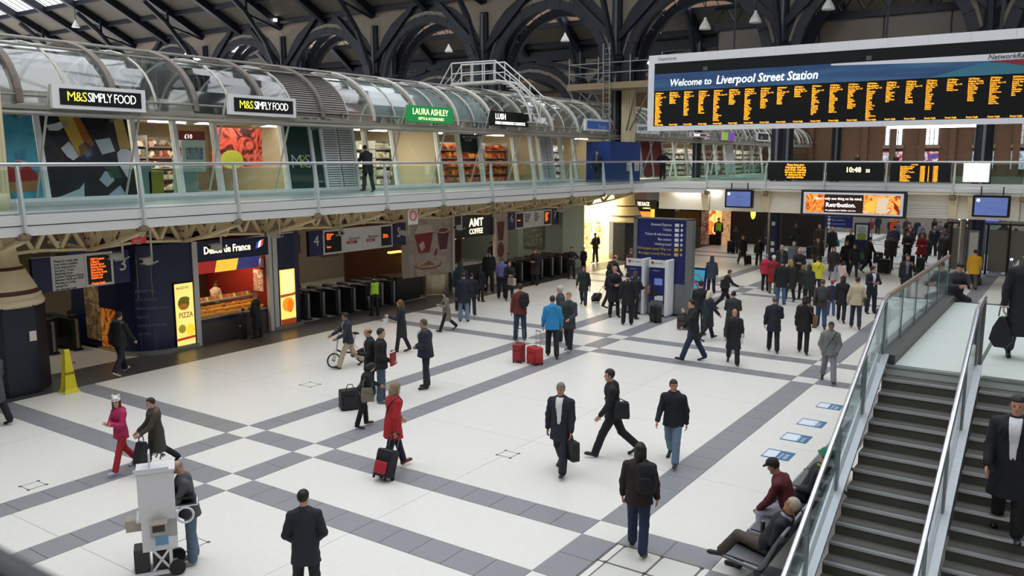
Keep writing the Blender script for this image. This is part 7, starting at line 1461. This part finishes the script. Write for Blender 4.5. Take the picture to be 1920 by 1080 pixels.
o, j = person(-6.36, 30.58, -15, 'short haired person in cream jumper, dark jeans and brown boots', h=1.81, vox=MV, pose='step', top='bdb092', bot='222a3c', shoe='6c4226', hair='2a1e17', length='hip', fem=True, arms=((2,16,20,0),(2,14,20,0)))
shoulder_bag(j, 'black shoulder bag of the person in the cream jumper', '141418', side=1, size=(.3,.28,.1), drop=.0, strapcol='a89880')
o, j = person(-6.56, 34.06, 139, 'man in navy suit and white shirt with folded arms beside the balustrade', h=1.82, vox=MV, pose='cross', top='171a28', bot='181c28', hair='2e2019', shirt='d8dae4', opened=True, length='long', look=-60, w=1.05)
o, j = person(-11.68, 37.31, 3, 'grey haired woman in raspberry red anorak and black trousers', h=1.66, vox=MV, pose='stand', top='b82444', bot='17161b', hair='8c8680', length='hip', fem=True)
o, j = person(-11.17, 36.74, -5, 'woman in dark red long coat and white hat', h=1.68, vox=MV, pose='stand', top='8a1a22', bot='5c5e60', hair='d8d4cc', hat=('beanie','e0dcd4'), length='coat', fem=True, arms=((30,10,60,10),(30,10,60,10)))
o, j = person(-10.04, 34.17, -13, 'man in black hoodie and blue jeans with his back turned beside the red coat', h=1.82, vox=MV, pose='stand', top='16171c', bot='3c5c84', hat=('beanie','24272e'), length='long', w=1.08)
o, j = person(-9.97, 35.17, -36, 'blonde woman in olive parka and black leggings among the group', h=1.73, vox=MV, pose='step', top='2c2a20', bot='131316', hair='a8824c', hs='long', length='coat', fem=True)
o, j = person(-9.09, 34.66, -7, 'long brown haired woman in dark green jacket standing in the group', h=1.64, vox=MV, pose='step', top='232a28', bot='15161b', hair='3c2820', hs='long', fem=True, length='long')
o, j = person(-9.66, 35.87, -15, 'fair haired woman in dark jacket between taller members of the group', h=1.47, vox=FV, pose='stand', top='25241f', bot='15161b', hair='7c6444', hs='bob', fem=True, length='long')
o, j = person(-9.30, 36.79, -14, 'person in bright yellow top with a black strap across the back', h=1.75, vox=MV, pose='hold', top='d4cc34', bot='1c2238', hair='1a1512', length='hip', strap=('17171a',1))
o, j = person(-10.64, 38.79, 165, 'balding man in black jacket facing the group from behind', h=1.86, vox=MV, pose='hold', top='181a1f', bot='15161b', hs='fringe_bald', hair='5c4a3c', length='hip', w=1.06)
o, j = person(-12.02, 40.73, 162, 'bald man in open navy jacket near the navy post', h=1.79, vox=MV, pose='stand', top='181c26', bot='17181e', hs='fringe_bald', hair='6c5a4c', shirt='5c544c', opened=True, length='hip')
o, j = person(-11.40, 44.92, 164, 'man in grey brown jacket walking towards the yellow top', h=1.90, vox=MV, pose='walk', top='3a3634', bot='2a2a2e', hair='3a2a22', length='long', shirt='5c5040')
o, j = person(-9.99, 42.34, 165, 'woman in brown coat and pale jeans facing the camera', h=1.72, vox=MV, pose='walk', top='2a2624', bot='8c98ac', hair='5c4434', hs='bob', fem=True, length='coat')
o, j = person(-10.06, 45.33, -189, 'man in black coat walking behind the woman in pale jeans', h=1.77, vox=MV, pose='walk', top='17171b', bot='15151a', hair='6c5c48', length='coat')
o, j = person(-9.46, 44.29, 160, 'woman in dark anorak carrying a grey plastic bag', h=1.72, vox=MV, pose='walk', top='1f2022', bot='1f222a', hair='4a382c', fem=True, length='long')
hand_bag(j['wrL'], 'grey plastic bag carried by the woman in the dark anorak', '6c6e70', (.3,.32,.14), 40, name='plastic_bag', soft=True)
o, j = person(-8.87, 39.42, 47, 'young girl in pale pink top with dark red hair', h=1.33, vox=MV, pose='step', top='cdb0a8', bot='2a2c38', hair='3c161c', hs='long', fem=True, length='hip')
o, j = person(-9.26, 46.63, 49, 'person in black with a bright green bag walking right', h=1.90, vox=MV, pose='walk', top='17191b', bot='131317', hair='17120f', length='long')
hand_bag(j['wrL']+Vector((-.1,0,.2)), 'bright green bag beside the person in black', '12643a', (.44,.34,.18), 60, name='green_bag', soft=True)
o, j = person(-8.55, 48.42, 10, 'large man in dark maroon jacket standing by a big black suitcase', h=1.90, vox=MV, pose='hold', top='241a20', bot='14141a', hair='1a1512', w=1.2, wide=1.25, length='long')
suitcase(-8.44, 46.6, 'big black upright suitcase in front of the man in dark maroon', '131318', size=(.62,.36,.72), rz=-15)
o, j = person(-8.11, 50.96, 169, 'person in dark jacket standing between two cases', h=1.90, vox=FV, pose='hold', top='1e1d22', bot='17171b', hair='3a2a22', length='long')
suitcase(-7.9, 50.2, 'maroon suitcase standing left of the person between two cases', '35202c', size=(.6,.34,.6), rz=30); suitcase(-6.9, 47.6, 'tall dark green suitcase right of the person between two cases', '1c2a2a', size=(.4,.3,.8), rz=0)
o, j = person(-9.23, 58.10, 169, 'man in dark red jacket in the far crowd', h=1.86, vox=FV, pose='hold', top='3a1c20', bot='17171b', hair='3a2a22')
o, j = person(-6.05, 38.33, 167, 'man in black suit and grey shirt phoning behind the balustrade', h=1.90, vox=MV, pose='phone', top='15161b', bot='14151b', shirt='6c7078', opened=True, hair='1a1512', skin='b07c60', length='long')
shoulder_bag(j, 'black holdall of the phoning man behind the balustrade', '131318', side=-1, size=(.42,.32,.2), drop=-.05)
o, j = person(-7.27, 50.11, 168, 'woman with a red scarf and olive skirt in front of the pillar', h=1.90, vox=MV, pose='hold', top='8a1a22', bot='34342a', length='long', hair='4a2c20', fem=True, flare=1.5)
o, j = person(-7.66, 57.35, 162, 'person in black with a white bag strap near the booth', h=1.84, vox=FV, pose='stand', top='15151a', bot='131318', hair='2a1f1a', length='long', strap=('d8d8dc',1))
o, j = person(-11.13, 64.33, 168, 'worker in bright orange jacket in the far crowd', h=1.90, vox=FV, pose='stand', top='e0501c', bot='c8481c', hair='2a1f1a', length='long')
o, j = person(-9.58, 55.33, -10, 'man in navy jacket walking away in front of the orange worker', h=1.90, vox=FV, pose='walk', top='171f34', bot='15171d', hair='1a1512')
o, j = person(-4.03, 43.11, -5, 'man in mustard yellow jacket and brown trousers seen from behind', h=1.80, vox=MV, pose='step', top='cc9a1c', bot='4c4430', hair='2a1f1a', length='long', w=1.1, wide=1.1, shoe='3c2a20')
hand_bag(j['wrL'], 'white carrier bag in the hand of the man in the mustard jacket', 'd8d4d8', (.26,.36,.12), 30, name='carrier_bag', soft=True)
o, j = person(-3.78, 50.88, 46, 'person in dark olive coat near the planter carrying a black bag', h=1.78, vox=MV, pose='walk', top='2c2d28', bot='17171b', hair='1a1512', length='coat')
hand_bag(j['wrR'], 'black square bag carried by the person in dark olive', '131318', (.4,.34,.14), 20)
o, j = person(-2.81, 57.62, -23, 'person in purple coat at the right picture edge', h=1.70, vox=FV, pose='stand', top='34284c', bot='3c3048', hair='2a1f1a', length='knee')
o, j = person(-5.06, 28.27, -30, 'person in black half hidden by the balustrade of the stairs', h=1.43, vox=MV, pose='stand', top='131317', bot='131318', hair='17120f', length='long')
o, j = person(-20.88, 55.86, -192, 'attendant in lime high visibility vest outside the orange cafe', h=1.88, vox=FV, pose='stand', top='1c1d20', bot='121318', vest='a8d42c', hair='2a1f1a')
o, j = person(-21.12, 63.57, 162, 'second attendant in a dim lime vest deep in the shadows', h=1.63, vox=FV, pose='stand', top='17181b', bot='121318', vest='8cae2c', hair='2a1f1a')
o, j = person(-18.17, 51.63, -39, 'dark figure with a black suitcase in the shade of the shops', h=1.69, vox=FV, pose='stand', top='1a1818', bot='151518', hair='2a1f1a', length='long')
suitcase(-18.47, 51.8, 'black suitcase standing in the shade beside the dark figure', '131318', size=(.5,.34,.7), rz=10)
o, j = person(-15.77, 46.02, 146, 'woman in black coat pulling a small black trolley case', h=1.71, vox=MV, pose='walk', top='151519', bot='131317', length='coat', hair='6c4a3c', hs='bob', fem=True)
suitcase(-15.5, 46.1, 'small black trolley case behind the woman in the black coat', '121216', grip=j['wrL'], size=(.36,.24,.5))
o, j = person(-20.19, 62.60, 160, 'man in black uniform holding a white sheet by the yellow oval sign', h=1.90, vox=FV, pose='hold', top='141418', bot='121216', hair='1a1512', shirt='c8c8cc')
o, j = person(-14.77, 45.84, -18, 'person in dark green and black walking away left of the navy post', h=1.63, vox=MV, pose='walk', top='1b211e', bot='1f2430', hair='1a1512')
o, j = person(-17.00, 54.34, 143, 'tall man in navy coat walking beside the navy post', h=1.80, vox=FV, pose='walk', top='1a1f30', bot='15171d', hair='6c5c4c', length='coat')
o, j = person(-11.86, 42.19, 162, 'person in mid grey coat behind the balding man', h=1.87, vox=FV, pose='stand', top='5c5d62', bot='2a2b30', hair='1a1512', length='coat')
o, j = person(-15.99, 57.05, -12, 'man in black walking away with a dark case', h=1.71, vox=FV, pose='walk', top='141418', bot='131317', hair='1a1512', w=1.1)
suitcase(-13.4, 51.2, 'dark upright case beside the man in black walking away', '17171c', size=(.5,.34,.68), rz=10)
o, j = person(-16.19, 60.88, 163, 'person in black by the far round kiosk', h=1.81, vox=FV, pose='walk', top='15161b', bot='131318', hair='1a1512')
o, j = person(-13.59, 53.66, 164, 'person in brown jacket below the billboard', h=1.90, vox=FV, pose='stand', top='2c2a22', bot='1a1a1c', hair='5c4c3c', length='long')
o, j = person(-12.35, 51.76, 137, 'large man in black carrying a teal bag below the direction board', h=1.90, vox=FV, pose='stand', top='17181e', bot='15161c', hs='fringe_bald', hair='6c5a4c', w=1.15, wide=1.2, length='long')
hand_bag(j['wrL']+Vector((0,0,.3)), 'teal bag of the large man below the direction board', '1f6c5c', (.36,.4,.16), 40, soft=True)
suitcase(-11.45, 49.6, 'navy suitcase left of the large man with the teal bag', '1c2240', size=(.55,.34,.5), rz=0)
o, j = person(-10.95, 50.20, 164, 'man in black behind the woman in the dark anorak', h=1.90, vox=FV, pose='stand', top='16171c', bot='15161c', hair='5c4c3c', length='long')
o, j = person(-13.63, 71.51, -11, 'man in navy suit walking away in the far concourse', h=1.52, vox=FV, pose='walk', top='1a2036', bot='171a26', hair='2a1f1a')
o, j = person(-13.24, 66.82, -41, 'person in red top and pale trousers right of the lime poster stand', h=1.51, vox=FV, pose='stand', top='8c2430', bot='8a8c98', hair='5c4434')
suitcase(-9.6, 51.0, 'black case standing right of the lime poster stand', '15161b', size=(.5,.3,.6), rz=15)
# ---- figures on the stairs, bench and gallery
o, j = person(-.5, 11.62, 178, 'stout man in black overcoat and white shirt descending the stairs', h=1.8, vox=NV, pose='step', z=1.234, top='14151a', bot='101115', hair='17120f', length='coat', w=1.12, wide=1.12, shirt='e4e4ea', opened=True, skin='c08c74', legs=((16,10,2),(-8,30,2)))
o, j = person(-.72, 15.75, 165, 'man in long black coat with a dark carrier bag on the landing', h=1.8, vox=MV, z=ZL, pose='step', top='16161b', bot='33353f', hair='2a1f1a', length='knee', w=1.1, arms=((0,10,10,0),(0,14,8,0)))
hand_bag(j['wrR']+Vector((0,0,-.05)), 'dark blue drooping carrier bag held by the man on the landing', '14151d', (.34,.5,.14), 80, name='carrier_bag', soft=True, handle=.16)
bn = thing('metal_bench', 'grey perforated metal bench with cast frames beside the stairs', 'bench', (-3.25, 13, 0)); m_bm = M('bench_metal', '6f7274', .45, .5, var=.1)
for k in range(5):
    y0 = 10.7+k*1.0
    ob('seat', MB().prism([(-3.72, y0+.04, .45), (-3.25, y0+.04, .41), (-3.25, y0+.04, .385), (-3.74, y0+.04, .425)], (0, .9, 0)), m_bm, bn)
    ob('backrest', MB().prism([(-3.22, y0+.04, .46), (-3.0, y0+.04, .9), (-2.98, y0+.04, .89), (-3.2, y0+.04, .45)], (0, .9, 0)), m_bm, bn); ob('top_tube', MB().tube([(-2.99, y0+.04, .9), (-2.99, y0+.94, .9)], .022, 8), M('bench_bright', 'b8babb', .35, .6), bn)
for k in range(6):
    y = 10.7+k*1.0; ob('frame', MB().tube([(-3.76, y, .43), (-3.5, y, .39), (-3.27, y, .36), (-3.2, y, .45), (-3.08, y, .72), (-2.98, y, .92)], [.02, .028, .04, .035, .026, .02], 7), m_bm, bn)
    if k in (0, 2, 4, 5): ob('leg', MB().tube([(-3.27, y, .33), (-3.5, y, .14), (-3.72, y, .03)], .028, 7).tube([(-3.27, y, .33), (-3.05, y, .16), (-2.88, y, .03)], .028, 7), m_bm, bn)
ob('beam', MB().tube([(-3.27, 10.65, .33), (-3.27, 15.75, .33)], .05, 10), M('beam_dark', '35373a', .5, .4), bn)
o, j = person(-3.3, 11.18, -88, 'white haired man in dark coat and glasses lounging on the bench with crossed legs', h=1.76, vox=NV, sit=dict(h=.44), lean=-28, nod=6, top='1c1f28', bot='4e453c', shoe='17171d', hair='b0a594', skin='b8805e', length='hip', glasses=True, legs=((96,58,-9),(86,82,2)), arms=((30,4,62,40),(30,4,62,40)), scarf='8a8c94')
ca = thing('drink_can', 'dark drink can in the hands of the white haired man on the bench', 'can', tuple(j['wrR'])); p_ = (j['wrR']+j['wrL'])/2+Vector((-.05,0,.08)); ob('can', MB().lathe(p_,[(.028,0),(.033,.01),(.033,.14),(.026,.15)],12), M('can_dark','20282a',.3,.4), ca); ob('lid', MB().lathe(p_+Vector((0,0,.15)),[(.026,0),(.024,.005)],12), m_gsteel, ca)
o, j = person(-3.35, 12.5, -90, 'man in burgundy and navy jacket and dark cap leaning forward on the bench', h=1.78, vox=NV, sit=dict(h=.44), lean=24, nod=4, top='561a22', bot='a8a6b4', shoe='2a2a30', hair='1c1614', skin='9c6c54', length='hip', hat=('cap','20181c'), legs=((82,86,7),(78,92,7)), arms=((8,8,18,14),(8,8,18,14)), w=1.05)
o, j = person(-3.35, 13.35, -90, 'man in black jacket and green hard hat stretching an arm along the bench', h=1.76, vox=MV, sit=dict(h=.44), lean=-24, nod=8, top='222326', bot='1c1d22', hair='1c1614', hat=('helmet','1c7454'), length='hip', legs=((84,80,6),(82,84,6)), arms=((30,10,60,20),(20,75,10,0)), scarf='8cae2c', look=40)
o, j = person(-2.42, 21.95, 150, 'hooded man sitting on the far top step of the landing', h=1.74, vox=MV, sit=dict(h=ZL), lean=16, nod=20, top='2c2a2e', bot='15151a', hair='1c1614', length='hip', legs=((84,80,6),(80,86,6)), arms=((30,8,60,20),(30,8,60,20)))
o, j = person(-23.2, 24.1, -75, 'man in dark waterproof jacket and shorts leaning over the gallery railing', h=1.8, vox=MV, z=ZD, pose='bend', top='1b1d26', bot='1f2530', shoe='17171a', hair='1e1916', length='long', lean=14, hood='plain', w=1.12, skin='b89078')
o, j = person(-22.6, 41.5, 170, 'man in black jacket and blue shirt walking on the gallery by the blue hoarding', h=1.76, vox=FV, z=ZD, pose='walk', top='181b22', bot='1f2430', hair='5c4a3c', shirt='4c6c9c', opened=True)
o, j = person(-22.2, 49.3, 175, 'man in black standing at the gallery corner beside the red shop panel', h=1.8, vox=FV, z=ZD, pose='hips', top='15161a', bot='16171c', hair='2a1f1a', legs=((10,4,6),(-8,4,6)))
o, j = person(-25.1, 16.7, 80, 'baker in a red top behind the counter', h=1.7, vox=FV, pose='hold', top='a01c1c', bot='1c1a1a', hair='15110f', skin='7c5440', length='shirt')
o, j = person(-25.0, 18.2, 80, 'baker in a white top and dark apron behind the counter', h=1.66, vox=FV, pose='hold', top='c8b8a8', bot='1c1a1a', hair='15110f', skin='8c6048', length='shirt', nod=30)
for k, (x, y, hd, c) in enumerate(((-25.2, 35.0, 90, '1c2634'), (-25.5, 36.6, 60, '22262c'), (-26.8, 23.4, 80, '2a2624'), (-27.5, 14.6, 40, '1a1c22'))): person(x, y, hd, ('dark figure passing behind the platform six gates', 'second figure behind the platform seven gates', 'figure behind the platform four gates', 'shadowy figure behind the first ticket gates')[k], vox=FV, pose='walk', top=c, bot='17181d', hair='1e1814')
# ---- dense far crowd right of the billboard
rnd = random.Random(12); cols = ['17181d', '1e2026', '22262e', '2c2422', '1a2032', '3a3a3e', '3c1e22', '26302a', '5c6068', '14151a', '6c7c94', '2a2c3c']
where = ['front row', 'second row', 'third row', 'back row']; desc = ['black', 'dark charcoal', 'slate', 'dark brown', 'navy', 'mid grey', 'dark maroon', 'dark green', 'pale grey', 'jet black', 'pale blue', 'indigo']
ords = ['first', 'second', 'third', 'fourth', 'fifth', 'sixth', 'seventh', 'eighth', 'ninth']
for r_, (yy, x0, x1, n) in enumerate(((53., -7.6, -4.9, 5), (57., -9.2, -4.8, 7), (61.5, -10.8, -4.6, 8), (66., -12., -4.2, 9))):
    for k in range(n):
        ci = rnd.randrange(12); x = x0+(x1-x0)*(k+.5)/n+rnd.uniform(-.15, .15); fem = rnd.random() < .45
        person(x, yy+rnd.uniform(-1., 1.), rnd.choice([-34, 146, 150, 160, -20, 60, 130]), 'traveller in %s, %s from the left in the %s of the far crowd' % (desc[ci], ords[k], where[r_]), h=rnd.uniform(1.6, 1.82), vox=.034, pose=rnd.choice(['walk', 'stand', 'walkL', 'hold', 'step']), top=cols[ci], bot=rnd.choice(['15161b', '1c2030', '2a3448', '17171a']), hair=rnd.choice(['1a1512', '3a2a20', '6c5440', '8c8680']), hs=rnd.choice(['long', 'bob']) if fem else 'short', length=rnd.choice(['hip', 'long', 'coat']), fem=fem, group='dense far crowd right of the billboard')
for k, (x, y, hd, c, l) in enumerate(((-15.2, 86.0, 150, '1a1c22', 'tiny dark figure by the end wall windows'), (-20.2, 84, 150, '2c3c5c', 'tiny figure in blue by the far end wall'), (-18.4, 85, 150, '2a2422', 'tiny seated looking figure by the end wall'), (-3.1, 84.5, 60, '17181d', 'tiny dark figure near the right end wall window'))): person(x, y, hd, l, vox=.04, z=ZD, pose='stand', top=c, bot='17171b')
# ---- folding bicycle
bk = thing('folding_bicycle', 'folding bicycle with small wheels and pale frame pushed by the young man in beige trousers', 'bicycle', (-16.6, 17.9, 0)); m_ty_ = M('tyre_black','1a1a1b',.7); m_fr = M('bike_frame','b4b4b0',.35,.4)
B0 = Vector(((-17.30, 16.39, 0))); B1 = Vector(((-17.13, 17.20, 0))); dv = (B1-B0).normalized(); zz = Vector((0,0,1)); sd_ = dv.cross(zz)
at_ = lambda u, z, s_=0.: B0+dv*u+zz*z+sd_*s_
for nm, u in (('front_wheel', 0), ('rear_wheel', .98)):
    w_ob = ob(nm, MB().tube([at_(u+.2*math.cos(t*math.pi/12), .22+.2*math.sin(t*math.pi/12)) for t in range(24)], .02, 6, closed=True), m_ty_, bk); sp = MB()
    for t in range(10): sp.tube([at_(u, .22), at_(u+.19*math.cos(t*math.pi/5), .22+.19*math.sin(t*math.pi/5))], .004, 4)
    ob('spokes', sp, m_gsteel, w_ob); ob('hub', MB().tube([at_(u, .22, -.05), at_(u, .22, .05)], .025, 8), m_gsteel, w_ob); ob('rim', MB().tube([at_(u+.18*math.cos(t*math.pi/12), .22+.18*math.sin(t*math.pi/12)) for t in range(24)], .009, 5, closed=True), m_gsteel, w_ob)
ob('main_tube', MB().tube([at_(.13, .5), at_(.3, .4), at_(.62, .36)], .028, 8), m_bk, bk); ob('fork', MB().tube([at_(0, .22, .05), at_(.08, .5, .05)], .014, 6).tube([at_(0, .22, -.05), at_(.08, .5, -.05)], .014, 6), m_fr, bk)
ob('stem', MB().tube([at_(.1, .5), at_(.2, 1.02)], .018, 8), m_fr, bk); ob('handlebar', MB().tube([at_(.2, 1.04, -.27), at_(.22, 1.02, 0), at_(.2, 1.04, .27)], .014, 6), m_bk, bk); ob('seat_post', MB().tube([at_(.62, .36), at_(.74, .86)], .018, 8), m_fr, bk)
ob('saddle', MB().sphere(at_(.76, .9), (.13, .08, .04), 10, 6), m_bk, bk); ob('rear_stay', MB().tube([at_(.62, .36, .03), at_(.98, .22, .05)], .013, 6).tube([at_(.62, .36, -.03), at_(.98, .22, -.05)], .013, 6).tube([at_(.68, .6), at_(.98, .22, .05)], .01, 6), m_fr, bk); ob('chain_ring', MB().tube([at_(.62, .3, .05), at_(.62, .3, .06)], .09, 14), m_gsteel, bk); ob('crank', MB().tube([at_(.62, .3, .08), at_(.7, .16, .08), at_(.7, .16, .16)], .012, 6), m_gsteel, bk)
# ---- white trolley
tl = thing('service_trolley', 'tall white trolley with printers, a laptop shelf and black wheels', 'trolley', (-10.61, 6.48, 0), rot=0)
m_tw = M('trolley_white', 'd9d9dc', .4, var=.03); ax = Vector((math.cos(R(56)), math.sin(R(56)), 0)); ay = Vector((-ax.y, ax.x, 0)); T0 = Vector((-10.61, 6.48, 0))
tb = lambda x0, x1, y0, y1, z0, z1: MB().obox(T0+ax*(x0+x1)/2+ay*(y0+y1)/2+zz*(z0+z1)/2*.93, ((x1-x0)/2, (y1-y0)/2, (z1-z0)/2*.93), ax, ay, EZ)
ob('column', tb(-.02, .32, -.17, .17, .62, 1.68), m_tw, tl); ob('front_flange', tb(-.16, -.02, .14, .17, .95, 1.66), m_tw, tl); ob('front_flange', tb(-.16, -.02, -.17, -.14, .95, 1.66), m_tw, tl); ob('recess_shelf', tb(-.2, -.02, -.17, .17, .9, .95), m_tw, tl)
ob('lower_box', tb(-.14, .32, -.17, .17, .42, .9), m_tw, tl); ob('top_tray', tb(-.17, .34, -.19, .19, 1.66, 1.69), m_tw, tl); ob('top_lip', tb(-.2, .26, -.19, -.175, 1.69, 1.73), m_tw, tl); ob('card', tb(-.0, .02, -.1, .12, 1.69, 1.93), m_tw, tl); ob('cables', MB().tube([T0+zz*1.7+ax*.1, T0+zz*1.76+ax*.14+ay*.05, T0+zz*1.7+ax*.2], .012, 6).tube([T0+zz*1.7+ax*.16-ay*.08, T0+zz*1.75+ax*.18, T0+zz*1.7+ax*.22+ay*.06], .012, 6), m_bk, tl)
for (x0, y0, a) in ((-.34, -.1, 0), (-.02, -.36, 1)):
    p = ob('printer', tb(x0, x0+.22, y0, y0+.2, .74, .92), M('printer_beige', 'a89e90', .5), tl); ob('printer_mouth', tb(x0-.005 if a == 0 else x0+.03, x0+.1 if a == 0 else x0+.19, y0+.02 if a == 0 else y0-.006, y0+.18 if a == 0 else y0+.1, .8, .9), m_bk, p)
ob('blue_label', tb(.03, .2, -.178, -.172, .5, .68), M('label_blue', '6c9cc8', .5), tl); ob('base', tb(-.3, .3, -.22, .22, .05, .09), m_tw, tl)
for s in (-1, 1): ob('upright', tb(.2, .24, s*.17-.02, s*.17+.02, .09, .42), m_tw, tl)
ob('cross_brace', MB().bar(T0+ax*-.02-ay*.17+zz*.09, T0+ax*.22-ay*.17+zz*.42, .03).bar(T0+ax*.22-ay*.17+zz*.09, T0+ax*-.02-ay*.17+zz*.42, .03), m_tw, tl); ob('bin', tb(-.26, -.06, -.16, .1, .1, .46), m_bk, tl); ob('battery', tb(-.02, .2, -.14, .14, .1, .36), m_bk, tl)
for s in (-1, 1): ob('wheel', MB().tube([T0+ax*.3+ay*(s*.2-.03)+zz*.11, T0+ax*.3+ay*(s*.2+.03)+zz*.11], .11, 16), m_ty_, tl)
ob('shelf', tb(.32, .62, -.16, .16, 1.05, 1.07), m_tw, tl); ob('ring_handle', MB().tube([T0+ax*(.44+.11*math.cos(t*math.pi/10))-ay*.17+zz*(.86+.11*math.sin(t*math.pi/10)) for t in range(20)], .017, 6, closed=True), m_tw, tl)
lp = thing('laptop', 'dark laptop on the shelf of the white trolley under the typing hands', 'laptop', tuple(T0+ax*.4+zz*1.07)); ob('keyboard', tb(.36, .6, -.15, .15, 1.07, 1.09), m_bk, lp); ob('screen', MB().obox(T0+ax*.46+zz*1.1, (.11, .15, .008), ax, ay, EZ), m_bk, lp)
